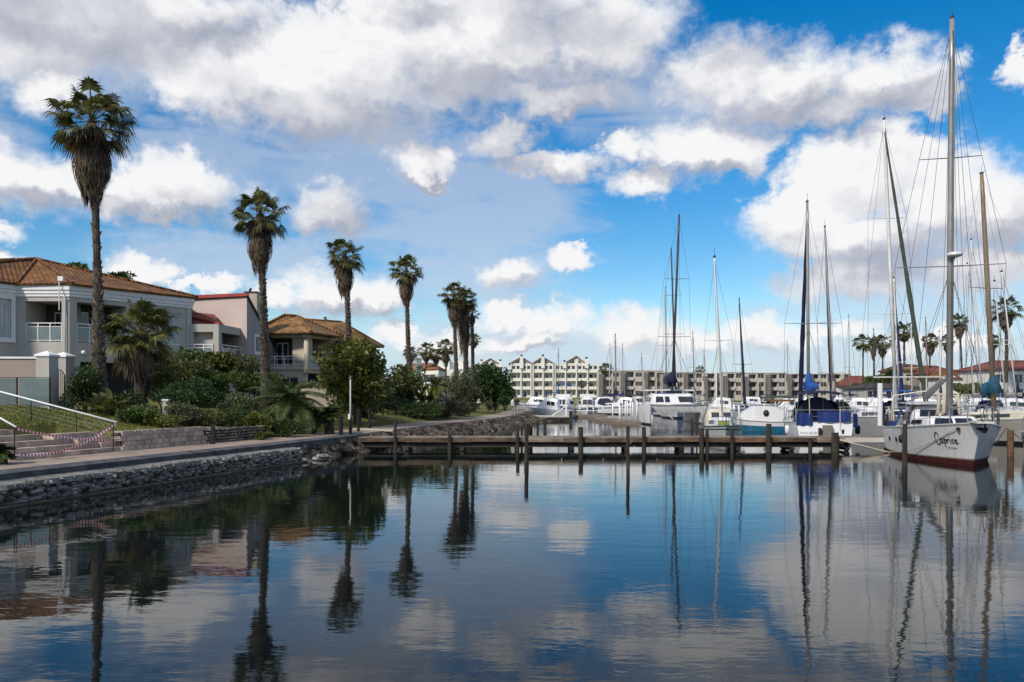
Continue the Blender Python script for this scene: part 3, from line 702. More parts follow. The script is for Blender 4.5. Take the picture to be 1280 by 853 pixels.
def balustrade(par, Pa, Q, u0, u1, z0, z1, n, d=-.06, glass='glass_rail', fm='white', name='balcony_rail', mid=True):
    mb = MB(); wbox(mb, Pa, Q, u0, u1, z1 - .05, z1, d - .03, d + .03); wbox(mb, Pa, Q, u0, u1, z0 + .06, z0 + .10, d - .02, d + .02)
    if mid: wbox(mb, Pa, Q, u0, u1, z1 - .24, z1 - .205, d - .018, d + .018)
    for k in range(n + 1):
        c = u0 + (u1 - u0) * k / n; c = min(max(c, u0 + .025), u1 - .025)
        wbox(mb, Pa, Q, c - .024, c + .024, z0, z1 - .05, d - .024, d + .024)
    f = mb.build(name, M[fm], par, world=True)
    if glass:
        g = MB(); wbox(g, Pa, Q, u0 + .03, u1 - .03, z0 + .11, z1 - .25, d - .006, d + .006); g.build('glass_panel', M[glass], f, world=True)
    return f
def hip_roof(par, poly, peak, z, m, over=.35, thick=.10, name='roof', ridge=None):
    """tiled hip over a footprint; peak is a point, or ridge=(A,B)"""
    c = Vector((sum(p[0] for p in poly) / len(poly), sum(p[1] for p in poly) / len(poly)))
    e = []
    for p in poly:
        v = Vector(p[:2]) - c; v = v * (1 + over / v.length); e.append((c.x + v.x, c.y + v.y, z))
    mb = MB(); n = len(e)
    for i in range(n):
        a, b = e[i], e[(i + 1) % n]
        if ridge is None: mb.poly([a, b, peak])
        else:
            A_, B_ = ridge; ma = (Vector(a) + Vector(b)) / 2
            na = A_ if (Vector(a).xy - Vector(A_).xy).length < (Vector(a).xy - Vector(B_).xy).length else B_
            nb = A_ if (Vector(b).xy - Vector(A_).xy).length < (Vector(b).xy - Vector(B_).xy).length else B_
            if na is nb: mb.poly([a, b, na])
            else: mb.poly([a, b, nb, na])
        mb.poly([(a[0], a[1], z - thick), (b[0], b[1], z - thick), b, a])
    mb.poly([(p[0], p[1], z - thick) for p in reversed(e)])
    o = mb.build(name, m, par, world=True)
    # ridge caps
    rc = MB()
    tops = [Vector(peak)] if ridge is None else [Vector(ridge[0]), Vector(ridge[1])]
    for p in e:
        q = min(tops, key=lambda t_: (t_.xy - Vector(p).xy).length); k = 14
        for i in range(k):
            a = Vector(p).lerp(q, i / k); b = Vector(p).lerp(q, (i + .96) / k)
            rc.tube([a + Vector((0, 0, .03)), b + Vector((0, 0, .045))], .10, 6)
    if ridge is not None: rc.tube([tops[0] + Vector((0, 0, .03)), tops[1] + Vector((0, 0, .03))], .10, 6)
    rc.build('ridge_tiles', m, o, True, True)
    return o

# ---------------- house 1: grey two-storey house with a mossy hip roof
h1 = thing('house', 'grey two-storey house with mossy brown hipped roof and white fascia behind the tallest palm', 'house', (-29, 48, 2.4))
p0, p1, p2, p3, p4, p5 = (-30.4, 40.6), (-27.8, 45), (-24.9, 45), (-20.5, 51.2), (-25, 59), (-41, 59)
p6 = (-41, 40.6)
ZE = 8.14
mb = MB()
hA = (1.7, 4.75, 5.75, 7.95, .14)
wall(mb, p0, p1, 2.0, ZE, [hA])
hB = (.42, 2.47, 5.60, 7.88, 2.0)
wall(mb, p1, p2, 2.0, ZE, [hB, (.5, 1.6, 2.6, 4.3, .14)])
hC = (.42, 3.3, 5.60, 7.88, 1.7); hD = (4.9, 6.9, 5.75, 7.75, .15); hL = (.6, 5.9, 2.05, 4.5, 1.3)
wall(mb, p2, p3, 2.0, ZE, [hC, hD, hL])
wall(mb, p3, p4, 2.0, ZE); wall(mb, p4, p5, 2.0, ZE); wall(mb, p5, p6, 2.0, ZE); wall(mb, p6, p0, 2.0, ZE)
mb.build('wall', M['render_grey'], h1, world=True)
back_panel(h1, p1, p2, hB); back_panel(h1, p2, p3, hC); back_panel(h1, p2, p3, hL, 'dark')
window(h1, p0, p1, hA[0], hA[1], hA[2], hA[3], .1, 3, 1, gm='glass_curtain', surround=.22)
window(h1, p1, p2, .5, 1.6, 2.6, 4.3, .1, 2, 1)
window(h1, p2, p3, hD[0], hD[1], hD[2], hD[3], .1, 2, 2, gm='glass_curtain')
def deepdoor(par, Pa, Q, h, a, b, ztop, m='glass'):
    mb = MB(); dp = h[4]; wbox(mb, Pa, Q, a, b, h[2] + .01, ztop, -dp + .002, -dp + .04)
    f = mb.build('sliding_door', M['white'], par, world=True)
    g = MB(); n = 2
    for k in range(n):
        u = a + (b - a) * k / n; wbox(g, Pa, Q, u + .06, u + (b - a) / n - .05, h[2] + .1, ztop - .08, -dp + .042, -dp + .05)
    g.build('pane', M[m], f, world=True)
deepdoor(h1, p1, p2, hB, .95, 1.75, 7.45); deepdoor(h1, p2, p3, hC, .7, 1.9, 7.5)
balustrade(h1, p1, p2, .42, 2.47, 5.60, 6.68, 3); balustrade(h1, p2, p3, .42, 3.3, 5.60, 6.68, 4)
mb = MB()     # layered fascia
pts = [p0, p1, p2, p3, p4, p5, p6]
for i in range(7):
    a, b = pts[i], pts[(i + 1) % 7]; l = wlen(a, b)
    for z0, z1, d in ((ZE, ZE + .16, .06), (ZE + .163, ZE + .36, .11), (ZE + .363, ZE + .60, .17)):
        wbox(mb, a, b, -d * .5, l + d * .5, z0, z1, -.3, d)
mb.build('fascia', M['white'], h1, world=True)
hip_roof(h1, pts, (-29.4, 49.5, 11.0), ZE + .72, M['tile_brown'], .38)
mb = MB(); q = P(74, 352, 44.7); mb.tube([q + Vector((0, 0, -1.6)), q + Vector((0, 0, .1))], .03, 6); mb.box(q.x - .03, q.x + .25, q.y - .1, q.y + .1, q.z + .02, q.z + .28)
mb.build('flood_light', M['white'], h1, world=True)
mb = MB(); q = Vector(wpt(p2, p3, .75, .08, 5.02)); mb.ell(q, (.13, .13, .13), 10, 6); mb.build('wall_lamp', M['white'], h1, True, True)
q = Vector(wpt(p2, p3, 6.2, .08, 4.7)); mb = MB(); mb.ell(q, (.11, .11, .11), 10, 6); mb.build('wall_lamp', M['white'], h1, True, True)

for pa, q, u in ((p1, p2, 2.72), (p2, p3, 7.3)):
    mb = MB(); mb.tube([wpt(pa, q, u, .10, 2.4), wpt(pa, q, u, .10, ZE - .15), wpt(pa, q, u, .24, ZE + .05)], .045, 7); mb.build('downpipe', M['white'], h1, True, True)
# garden wall, gate pillars, iron gate, glass screen
gw = thing('garden_wall', 'low brown grey garden wall with white coping joined to a capped pillar', 'wall', (-25, 33, 1.7))
a, b = (-34, 31.2), (-18.95, 32.0)
mb = MB(); wall(mb, a, b, 1.4, 4.05); wbox(mb, a, b, 0, wlen(a, b), 1.4, 4.05, -.24, -.002); mb.build('wall', M['render_brown'], gw, world=True)
mb = MB(); wbox(mb, a, b, -.05, wlen(a, b), 4.053, 4.13, -.29, .05); mb.build('coping', M['white'], gw, world=True)
def pillar(px, Y, w, label, top):
    q = P(px, 470, Y); t = thing('gate_pillar', label, 'pillar', (q.x, Y, 1.7), R(-6), 'gate pillars')
    mb = MB(); z1 = EYE + (HOR - top - 5) * Y / FOC - 1.7
    mb.box(-w / 2, w / 2, -w / 2, w / 2, -.3, z1); mb.build('shaft', M['render_beige'] if False else M['render_grey'], t)
    mb = MB(); e = w / 2 + .05; mb.box(-e, e, -e, e, z1 + .002, z1 + .07)
    mb.add([(-e, -e, z1 + .072), (e, -e, z1 + .072), (e, e, z1 + .072), (-e, e, z1 + .072), (0, 0, z1 + .24)], [(0, 1, 4), (1, 2, 4), (2, 3, 4), (3, 0, 4), (3, 2, 1, 0)])
    mb.build('cap', M['white'], t); return t
pillar(59, 32.2, .56, 'grey gate pillar with white pyramid cap at the end of the garden wall', 441)
pillar(80, 34.0, .56, 'grey gate pillar with white pyramid cap beside the dark bush', 442)
t = thing('iron_gate', 'black arched wrought iron gate between two capped pillars', 'gate', P(71, 515, 33.3))
mb = MB(); mb2 = MB(); q = P(71, 494, 33.2); zt = EYE + (494 - 461) * .0332
for k in range(9):
    x = -.30 + k * .075; top = zt - q.z + .02 - 2.2 * x * x - .1
    mb.tube([(q.x + x, q.y, 1.75), (q.x + x, q.y, q.z + top)], .013, 5)
mb.build('bars', M['iron'], t, world=True)
mb2.tube([(q.x - .34, q.y, 1.72), (q.x - .34, q.y, zt - .28), (q.x - .2, q.y, zt - .1), (q.x, q.y, zt), (q.x + .2, q.y, zt - .1), (q.x + .34, q.y, zt - .28), (q.x + .34, q.y, 1.72)], .024, 6)
mb2.bar((q.x - .34, q.y, 2.3), (q.x + .34, q.y, 2.3), .04, .04); mb2.build('frame', M['iron'], t, world=True)
t = thing('glass_screen', 'glass panel screen with slim black posts on a low white plinth before the garden wall', 'screen', (-21, 30.5, 1.7))
a, b = (-30, 29.9), (-17.7, 30.6); l = wlen(a, b)
mb = MB(); wbox(mb, a, b, 0, l, 1.4, 2.12, -.2, 0); mb.build('plinth', M['white_wall'], t, world=True)
g = MB(); p_ = MB()
k = 0
while k * 1.22 < l:
    u = l - k * 1.22
    wbox(p_, a, b, u - .045, u, 2.122, 3.26, -.12, -.06)
    if u - 1.19 > 0: wbox(g, a, b, u - 1.16, u - .05, 2.16, 3.24, -.10, -.085)
    k += 1
wbox(p_, a, b, 0, l, 3.262, 3.285, -.115, -.065)
p_.build('posts', M['iron'], t, world=True); g.build('glass_panel', M['glass_rail'], t, world=True)
t = thing('stub_pillar', 'short pale pillar with white cap among the bushes below the squat palm', 'pillar', P(208, 512, 33)); mb = MB()
mb.box(-.11, .11, -.11, .11, -.5, .36); mb.build('shaft', M['render_grey'], t); mb = MB(); mb.box(-.14, .14, -.14, .14, .362, .42); mb.build('cap', M['white'], t)
# ---------------- house 2: pink and lilac house with red trim
h2 = thing('house', 'pink and lilac rendered house with red trimmed lean-to roof and chimney', 'house', (-20, 56, 2.3))
c0 = (-17.9, 54.0); cL = (-25.6, 56.6); cR = (-17.55, 61.2)
mb = MB(); zt = 9.25
wall(mb, cL, c0, 2.0, zt)
mb.build('pink_wall', M['render_pink'], h2, world=True)
mb = MB(); hW = (1.3, 3.6, 5.35, 6.75, .15)
zr = 5.6
# gable: high at the pink wall and sloping back
l = wlen(c0, cR)
wall(mb, c0, cR, 2.0, zr + .0, [(1.3, 3.6, 4.9, 5.6 - .0, .15)] if False else [])
zl = lambda u: zt - .60 * u
nseg = [0, 1.3, 3.6, l]
for a, b in zip(nseg[:-1], nseg[1:]):
    if a == 1.3:
        w = lambda u, z, d=0: wpt(c0, cR, u, d, z)
        mb.poly([w(a, 6.9), w(b, 6.9), w(b, zl(b)), w(a, zl(a))]) if zl(b) > 6.9 else mb.poly([w(a, 6.9), w(b, 6.9), w(a, zl(a))])
    else: mb.poly([wpt(c0, cR, a, 0, zr), wpt(c0, cR, b, 0, zr), wpt(c0, cR, b, 0, max(zr, zl(b))), wpt(c0, cR, a, 0, zl(a))])
wall(mb, c0, cR, zr, 6.9, [(1.55, 3.3, zr + .0, 6.65, .15)], u0=1.3, u1=3.6)
cB = (-25.2, 63.5); wall(mb, cR, cB, 2.0, zl(l)); wall(mb, cB, cL, 2.0, zl(l))
mb.build('gable_wall', M['render_lilac'], h2, world=True)
window(h2, c0, cR, 1.55, 3.3, zr + .0, 6.65, .1, 2, 1, gm='glass_curtain', surround=.2)
mb = MB()
A_, B_, C_, D_ = Vector((*c0, zt)), Vector((*cL, zt)), Vector((*cR, zl(l))), Vector((*cB, zl(l)))
o_ = Vector((.12, -.12, 0)); up = Vector((0, 0, .12))
mb.hexa([A_ + o_, C_ + Vector((.15, .1, 0)), D_ + Vector((0, .1, 0)), B_ + Vector((-.1, -.12, 0)), A_ + o_ + up, C_ + Vector((.15, .1, 0)) + up, D_ + up, B_ + Vector((-.1, -.12, 0)) + up])
rf = mb.build('roof', M['slate'], h2, world=True)
mb = MB(); mb.bar(B_ + Vector((-.1, -.14, .12)), A_ + Vector((.14, -.14, .12)), .14, .22); mb.build('red_trim', M['trim_red'], rf, world=True)
mb = MB(); q = P(316, 380, 57); mb.box(q.x - .42, q.x + .42, q.y - .4, q.y + .4, 7.5, q.z + .75); ch = mb.build('chimney', M['render_beige'], h2, world=True)
mb = MB(); mb.box(q.x - .48, q.x + .48, q.y - .46, q.y + .46, q.z + .752, q.z + .83)
mb.tube([(q.x - .2, q.y, q.z + .83), (q.x - .2, q.y, q.z + 1.0), (q.x - .1, q.y, q.z + 1.1)], .09, 8); mb.build('chimney_cap', M['iron'], ch, world=True)
# low flat block in front with balcony openings
f0, f1, f2 = (-20.9, 51.0), (-18.7, 51.0), (-18.2, 56.0)
f3 = (-20.9, 55.0)
mb = MB(); h_1 = (.55, 1.85, 5.05, 6.62, 1.6); h_2 = (.35, 3.9, 5.05, 6.62, 1.7)
wall(mb, f0, f1, 2.0, 7.12, [h_1]); wall(mb, f1, f2, 2.0, 7.12, [h_2]); wall(mb, f3, f0, 2.0, 7.12)
mb.poly([(*f0, 7.12), (*f1, 7.12), (*f2, 7.12), (*f3, 7.12)])
wing = mb.build('balcony_wing', M['render_grey'], h2, world=True)
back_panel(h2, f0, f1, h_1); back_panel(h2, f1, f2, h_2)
deepdoor(h2, f0, f1, h_1, .7, 1.7, 6.5); deepdoor(h2, f1, f2, h_2, 1.6, 3.4, 6.5)
balustrade(h2, f0, f1, .1, 1.85, 5.0, 5.85, 3, d=.06); balustrade(h2, f1, f2, .35, 4.9, 5.0, 5.85, 5, d=.06)
g0, g1 = (-25.6, 52.2), (-20.92, 52.2); mb = MB(); wall(mb, g0, g1, 2.0, 7.2); wbox(mb, g0, g1, 0, wlen(g0, g1), 7.2, 7.30, -.3, .08); mb.build('side_wall', M['render_lilac'], h2, world=True)
mb = MB(); a, b, c, d = Vector((-25.6, 52.0, 7.3)), Vector((-18.95, 52.0, 7.16)), Vector((-20.3, 54.6, 8.1)), Vector((-25.6, 55.8, 8.75))
mb.add([a, b, c, d, a - up, b - up, c - up, d - up], [(0, 1, 2, 3), (7, 6, 5, 4), (0, 4, 5, 1), (1, 5, 6, 2)]); lt = mb.build('lean_to_roof', M['tile_red'], h2, world=True)
mb = MB(); mb.bar(d + Vector((0, 0, .05)), b + Vector((0, 0, .06)), .18, .16); mb.build('red_trim', M['trim_red'], lt, world=True)

# ---------------- house 3: tan tiled house with a columned balcony
h3 = thing('house', 'beige house with tan tiled hipped roofs and a columned balcony behind the yellow green tree', 'house', (-14, 62, 2.2))
a0, a1, a2, a3 = (-18.4, 58.6), (-14.9, 58.0), (-11.6, 68.5), (-17.6, 70)
a4 = (-19.5, 63)
ZB, ZT = 4.75, 7.0
mb = MB()
hh1 = (.3, 3.35, ZB, 6.8, 1.5); hh2 = (.35, 3.1, ZB, 6.8, 1.4); hh3 = (3.5, 6.2, ZB, 6.8, 1.4); hh4 = (.2, 6.4, 2.3, 4.2, 1.5); hh5 = (1.5, 2.9, 2.4, 3.9, .2)
wall(mb, a0, a1, 2.0, ZT, [hh1, hh5]); wall(mb, a1, a2, 2.0, ZT, [hh2, hh3, hh4]); wall(mb, a2, a3, 2, ZT); wall(mb, a3, a4, 2, ZT); wall(mb, a4, a0, 2, ZT)
mb.build('wall', M['render_beige'], h3, world=True)
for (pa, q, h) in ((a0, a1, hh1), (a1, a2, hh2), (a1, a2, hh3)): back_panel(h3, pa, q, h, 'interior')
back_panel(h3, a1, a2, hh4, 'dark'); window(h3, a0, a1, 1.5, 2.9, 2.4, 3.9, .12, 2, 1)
deepdoor(h3, a0, a1, hh1, .55, 1.45, 6.5); deepdoor(h3, a0, a1, hh1, 1.9, 2.9, 6.5); deepdoor(h3, a1, a2, hh2, .6, 2.2, 6.5, 'glass_curtain'); deepdoor(h3, a1, a2, hh3, 3.8, 5.5, 6.5, 'glass_curtain')
balustrade(h3, a0, a1, .3, 3.35, ZB, 5.45, 4, glass=None); balustrade(h3, a1, a2, .35, 3.1, ZB, 5.45, 9, glass=None); balustrade(h3, a1, a2, 3.5, 6.2, ZB, 5.45, 9, glass=None)
for q in (a1, wpt(a1, a2, 3.3, 0, 0)[:2]):
    mb = MB(); mb.tube([(q[0], q[1] - .0, ZB - .6), (q[0], q[1], ZB - .1), (q[0], q[1], ZT - .1)], [.24, .19, .18], 14); mb.box(q[0] - .27, q[0] + .27, q[1] - .27, q[1] + .27, ZT - .25, ZT - .02); mb.build('column', M['render_beige'], h3, True, True)
mb = MB(); wbox(mb, a0, a1, -.1, wlen(a0, a1) + .1, ZB - .30, ZB - .05, -.1, .14); wbox(mb, a1, a2, .05, 6.6, ZB - .298, ZB - .052, -.1, .14); mb.build('slab', M['render_beige'], h3, world=True)
hip_roof(h3, [a0, a1, wpt(a1, a2, 3.6, 0, 0)[:2], (-19.0, 63.5)], None, ZT + .12, M['tile_tan'], .9, ridge=((-17.2, 60.6, 8.65), (-16.4, 61.0, 8.6)))
hip_roof(h3, [wpt(a1, a2, 2.6, -.8, 0)[:2], wpt(a1, a2, 7.5, .4, 0)[:2], a2, a3, (-20, 66)], None, ZT - .25, M['tile_tan'], .7, name='rear_roof', ridge=((-16.9, 65.2, 8.75), (-14.2, 66.5, 8.65)))
mb = MB(); q = P(408, 402, 66); mb.tube([q + Vector((0, 0, -.5)), q + Vector((0, 0, .1)), q + Vector((-.15, 0, .35))], [.07, .07, .12], 8); mb.build('flue', M['iron'], h3, True, True)
mb = MB(); q = P(400, 490, 50); wbox(mb, (q.x - 1.3, 50), (q.x + 1.2, 50.6), 0, 2.5, 1.6, 3.0, -.2, 0); t_ = solo(mb, 'screen_wall', M['render_beige'], 'short beige screen wall between the feather palm and the yellow green tree', 'wall')

# ---------------- houses farther along the bank
h4 = thing('house', 'white walled house with rust red tiled roof and blunt white chimney behind the fourth palm', 'house', (-11, 118, 1.8))
b0, b1, b2, b3 = P(505, 490, 120).xy[:], P(548, 490, 116).xy[:], P(556, 490, 126).xy[:], P(505, 490, 130).xy[:]
mb = MB(); w_ = wlen(b0, b1); hs_ = [(w_ * .12, w_ * .36, 4.4, 5.6, .2), (w_ * .55, w_ * .9, 4.4, 5.6, .2)]
wall(mb, b0, b1, 1, 6.3, hs_); wall(mb, b1, b2, 1, 6.3); wall(mb, b2, b3, 1, 6.3); wall(mb, b3, b0, 1, 6.3); mb.build('wall', M['white_wall'], h4, world=True)
for h in hs_: window(h4, b0, b1, *h[:4], .12, 2, 1)
hip_roof(h4, [b0, b1, b2, b3], None, 6.4, M['tile_rust'], .3, ridge=(P(512, 455, 124), P(540, 455, 122)))
mb = MB(); q = P(522.5, 470, 114); mb.box(q.x - .43, q.x + .43, q.y - .4, q.y + .4, 1, EYE + (494 - 448) * .114); mb.build('chimney', M['white_wall'], h4, world=True)
h5 = thing('house', 'white stepped modern house behind the pair of fifth palms', 'house', (-7, 140, 1.8))
c = [P(548, 490, 134).xy[:], P(584, 490, 134).xy[:], P(594, 490, 150).xy[:], P(548, 490, 150).xy[:]]
mb = MB(); w_ = wlen(c[0], c[1]); hs_ = [(.5, 1.6, 4.6, 5.8, .2), (2.2, 3.0, 4.6, 5.8, .2), (3.5, 4.4, 4.6, 5.8, .2)]
wall(mb, c[0], c[1], 1, 6.9, hs_)
for i in range(1, 4): wall(mb, c[i], c[(i + 1) % 4], 1, 6.9)
mb.poly([(*q, 6.9) for q in c]); mb.build('wall', M['white_wall'], h5, world=True)
for h in hs_: window(h5, c[0], c[1], *h[:4], .12, 1, 1)
mb = MB(); q = P(553, 490, 138)
mb.hexa([(q.x - .7, q.y - 1, 6.9), (q.x + 1.3, q.y - 1, 6.9), (q.x + 1.3, q.y + 3, 6.9), (q.x - .7, q.y + 3, 6.9), (q.x - .1, q.y - 1, 9.3), (q.x + 1.3, q.y - 1, 8.9), (q.x + 1.3, q.y + 3, 8.9), (q.x - .1, q.y + 3, 9.3)])
q = P(570, 490, 138); mb.box(q.x - 1.1, q.x + 1.5, q.y, q.y + 3, 6.9, 8.5); q = P(597, 490, 138); mb.box(q.x - .7, q.x + .7, q.y, q.y + 3, 1, 8.0); mb.build('parapet_tower', M['white_wall'], h5, world=True)
mb = MB(); wbox(mb, c[0], c[1], -2, w_ + .5, 1, 4.0, 1.0, 1.3); mb.build('plinth_wall', M['conc_dark'], h5, world=True)

# ---------------- the white gabled apartments at the head of the basin
def flats(label, x0, x1, Y, floors, gable=None, base=1.7, bays=2, wallm='cream_wall', fh=2.85, chims=(), flat_right=0.0, hidden=False, depth=12):
    """floors of balconies between white piers, under a gable drawn by pixel rows"""
    X0, X1 = (x0 - 640) * Y / FOC, (x1 - 640) * Y / FOC; w = X1 - X0
    t = thing('apartment_building', label, 'building', ((X0 + X1) / 2, Y, base))
    a, b = (X0, Y), (X1, Y); top = base + floors * fh
    mb = MB(); holes = []; bal = MB(); win = []
    bw = w / bays; pier = .42
    for f in range(floors):
        z0 = base + f * fh
        for k in range(bays):
            u0, u1 = k * bw + pier, (k + 1) * bw - pier * .5
            if f == floors - 1:
                n = 2
                for j in range(n):
                    q0 = u0 + (u1 - u0) * (j + .12) / n; q1 = u0 + (u1 - u0) * (j + .88) / n; holes.append((q0, q1, z0 + 1.0, z0 + 2.2, .25)); win.append((q0, q1, z0 + 1.0, z0 + 2.2, .2))
            else:
                h = (u0, u1, z0 + (.15 if f == 0 else .95), z0 + fh - .35, 1.6); holes.append(h)
                win.append((u0 + .15 * (u1 - u0), u0 + .55 * (u1 - u0), z0 + .3, z0 + 2.2, 1.54)); 
                if f % 2 == 0: win.append((u0 + .68 * (u1 - u0), u0 + .9 * (u1 - u0), z0 + .9, z0 + 2.2, 1.54))
    wall(mb, a, b, base - .5, top, holes)
    for q in (a, b):
        pass
    for (pa, q) in ((b, (X1, Y + depth)), ((X1, Y + depth), (X0, Y + depth)), ((X0, Y + depth), a)): wall(mb, pa, q, base - .5, top)
    for h in holes:
        if h[4] > 1: mb.poly([wpt(a, b, h[0], -h[4], h[2]), wpt(a, b, h[1], -h[4], h[2]), wpt(a, b, h[1], -h[4], h[3]), wpt(a, b, h[0], -h[4], h[3])])
    for k in range(bays + 1):
        u = min(max(k * bw, .2), w - .2); wbox(mb, a, b, u - .2, u + .2, base - .4, top + .15, .004, .45)
    for f in range(1, floors): wbox(mb, a, b, .42, w - .42, base + f * fh - .1, base + f * fh + .12, .004, .30)
    gl = []
    for (gx0, gxp, gx1, gy, gyp) in (gable or []):
        A_, B_, C_ = [Vector(((x - 640) * Y / FOC, Y, EYE + (HOR - y) * Y / FOC)) for x, y in ((gx0, gy), (gxp, gyp), (gx1, gy))]
        A_.z = C_.z = max(top + .02, A_.z)
        mb.add([A_, C_, B_, A_ + Vector((0, depth, 0)), C_ + Vector((0, depth, 0)), B_ + Vector((0, depth, 0)), Vector((A_.x, Y, top)), Vector((C_.x, Y, top))], [(0, 1, 2), (4, 3, 5), (6, 7, 1, 0)])
        gl.append((A_, B_, C_))
    mb.poly([(X0, Y, top + .01), (X1, Y, top + .01), (X1, Y + depth, top + .01), (X0, Y + depth, top + .01)])
    mb.build('wall', M[wallm], t, world=True)
    for (A_, B_, C_) in gl:
        r = MB(); dv = Vector((0, depth, 0)); fo = Vector((0, -.5, 0)); th = Vector((0, 0, .28))
        for p_, q_ in ((A_, B_), (B_, C_)):
            e = (q_ - p_).normalized() * .35; p2_ = p_ - (e if p_ is A_ else Vector()); q2_ = q_ + (e if q_ is C_ else Vector())
            r.hexa([p2_ + fo, q2_ + fo, q2_ + dv, p2_ + dv, p2_ + fo + th, q2_ + fo + th, q2_ + dv + th, p2_ + dv + th])
        r.build('roof', M['tile_red'], t, world=True)
        cx = B_.x; hgt = B_.z - A_.z
        for sgn, e_ in ((-1, A_), (1, C_)):
            x_in = cx + sgn * .7; x_out = cx + (e_.x - cx) * .62
            g = MB(); g.poly([(x_in, Y - .03, A_.z + .25), (x_out, Y - .03, A_.z + .25), (x_in, Y - .03, A_.z + .25 + hgt * .55)][::(1 if sgn > 0 else -1)])
            g.build('gable_window', M['glass'], t, world=True)
    for (cx, ct) in chims:
        r = MB(); X = (cx - 640) * Y / FOC; zt_ = EYE + (HOR - ct) * Y / FOC; r.box(X - .55, X + .55, Y - .9, Y + .4, top - 1.5, zt_ - .5); c_ = r.build('chimney', M['white_wall'], t, world=True)
        r = MB(); r.box(X - .35, X + .35, Y - .6, Y + .1, zt_ - .498, zt_ + .15); r.build('chimney_pot', M['iron'], c_, world=True)
    for (q0, q1, z0, z1, d) in win: window(t, a, b, q0, q1, z0, z1, d, 2 if q1 - q0 > 1.6 else 1, 1, fw=.10)
    return t
FW = 'white'
flats('pale gabled apartment building just right of the round dark tree, chimney in its gable', 638, 664.5, 270, 4, [(637, 652, 664.5, 457.5, 447)], chims=[(652, 444)], bays=2)
flats('pale four-storey gabled apartment building, middle of the three, with red roof edge', 665.5, 692, 270, 4, [(665, 678.5, 692, 457.5, 447)], chims=[(678.5, 444)], bays=2)
flats('wide pale apartment building with one off-centre gable between two chimneys', 693, 748, 270, 4, [(705, 720.5, 732, 455, 446)], chims=[(705.5, 451), (733, 447)], bays=4)
flats('pale gabled apartment building mostly hidden behind the round dark tree', 580, 625, 282, 4, [(600, 613, 626, 457, 449)], chims=[(602, 450), (625.5, 450)], bays=3)
t = thing('pavilion', 'small white pavilion at the edge of the lawn below the gabled apartments', 'building', P(632, 497, 255)); mb = MB()
a, b = (P(628, 0, 255).x, 255), (P(638, 0, 255).x, 255); w_ = wlen(a, b); mb = MB(); wall(mb, a, b, 1.2, 5.0, [(w_ * .3, w_ * .7, 1.9, 4.0, .3)])
for p_, q_ in ((b, (b[0], 259)), ((b[0], 259), (a[0], 259)), ((a[0], 259), a)): wall(mb, p_, q_, 1.2, 5.0)
wbox(mb, a, b, -.3, w_ + .3, 5.0, 5.25, -4.2, .3); mb.build('wall', M['white_wall'], t, world=True); window(t, a, b, w_ * .3, w_ * .7, 1.9, 4.0, .2, 2, 1)

# ---------------- the long row of grey flats with projecting fins
def fin_row(label, xs, Y, mats_, seed, zt=10.1):
    r_ = random.Random(seed); X = [(x - 640) * Y / FOC for x in xs]
    t = thing('apartment_building', label, 'building', ((X[0] + X[-1]) / 2, Y, 1.6)); base = 1.6; fh = (zt - base) / 3
    mb = MB(); PARTS = []
    for i in range(len(X) - 1):
        x0, x1 = X[i], X[i + 1]; a, b = (x0, Y), (x1, Y); w = x1 - x0; holes = []; wins = []
        fx = w * .18
        for f in range(3):
            z0 = base + f * fh
            h = (fx, w * .52, z0 + (.1 if f == 0 else .9), z0 + fh - .3, 1.8); holes.append(h)
            wins.append((fx + .3, w * .46, z0 + .15, z0 + 2.3, 1.7))
            q = (w * .60, w * .90, z0 + .95, z0 + 2.3, .25); holes.append(q); wins.append((*q[:4], .2))
        top_ = zt - r_.choice([0, 0, .3])
        wall(mb, a, b, base - .8, top_, holes)
        for h in holes:
            dk = MB()
            if h[4] > 1: PARTS.append((dk, 'recess_wall', 'interior')); dk.poly([wpt(a, b, h[0], -h[4], h[2]), wpt(a, b, h[1], -h[4], h[2]), wpt(a, b, h[1], -h[4], h[3]), wpt(a, b, h[0], -h[4], h[3])])
        for q in wins: window(t, a, b, *q[:4], q[4], 2, 1, fw=.09, fm='conc_light')
        wbox(mb, a, b, w * .02, w * .98, top_ + .002, top_ + .22, -10, .15)
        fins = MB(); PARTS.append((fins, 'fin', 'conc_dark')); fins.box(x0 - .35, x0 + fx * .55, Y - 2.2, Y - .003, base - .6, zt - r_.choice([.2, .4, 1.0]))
        lite = MB(); PARTS.append((lite, 'white_fin', 'conc_light' if seed % 2 else 'white_wall'))
        if i % 2 == 0: lite.box(x0 + w * .53, x0 + w * .59, Y - 1.4, Y - .003, base - .6, zt - fh * r_.choice([.9, .1, 1.0]))
        else: lite.box(x0 + w * .92, x0 + w * .99, Y - 1.6, Y - .003, base - .6, zt - fh * 1.0)
        for f in (1, 2): wbox(mb, a, b, fx, w * .52, base + f * fh - .05, base + f * fh + .85, .003, .5)
    x0, x1 = X[0], X[-1]
    for p_, q_ in (((x1, Y), (x1, Y + 10)), ((x1, Y + 10), (x0, Y + 10)), ((x0, Y + 10), (x0, Y))): wall(mb, p_, q_, base - .8, zt - .32)
    mb.build('wall', M['conc_light'], t, world=True); 
    for q_, nm, m_ in PARTS: q_.build(nm, M[m_], t, world=True)
    return t
fin_row('pale grey three-storey flats with dark fins, next to the gabled apartments', [750, 777, 806, 830], 246, None, 1, 10.0)
fin_row('long grey three-storey flats with projecting fins behind the catamaran masts', [830, 856, 880, 905, 930], 240, None, 2, 9.3)
fin_row('grey three-storey flats with fins at the right end of the row beside the red roof', [931, 958, 984, 1010, 1036, 1064], 236, None, 3, 9.0)

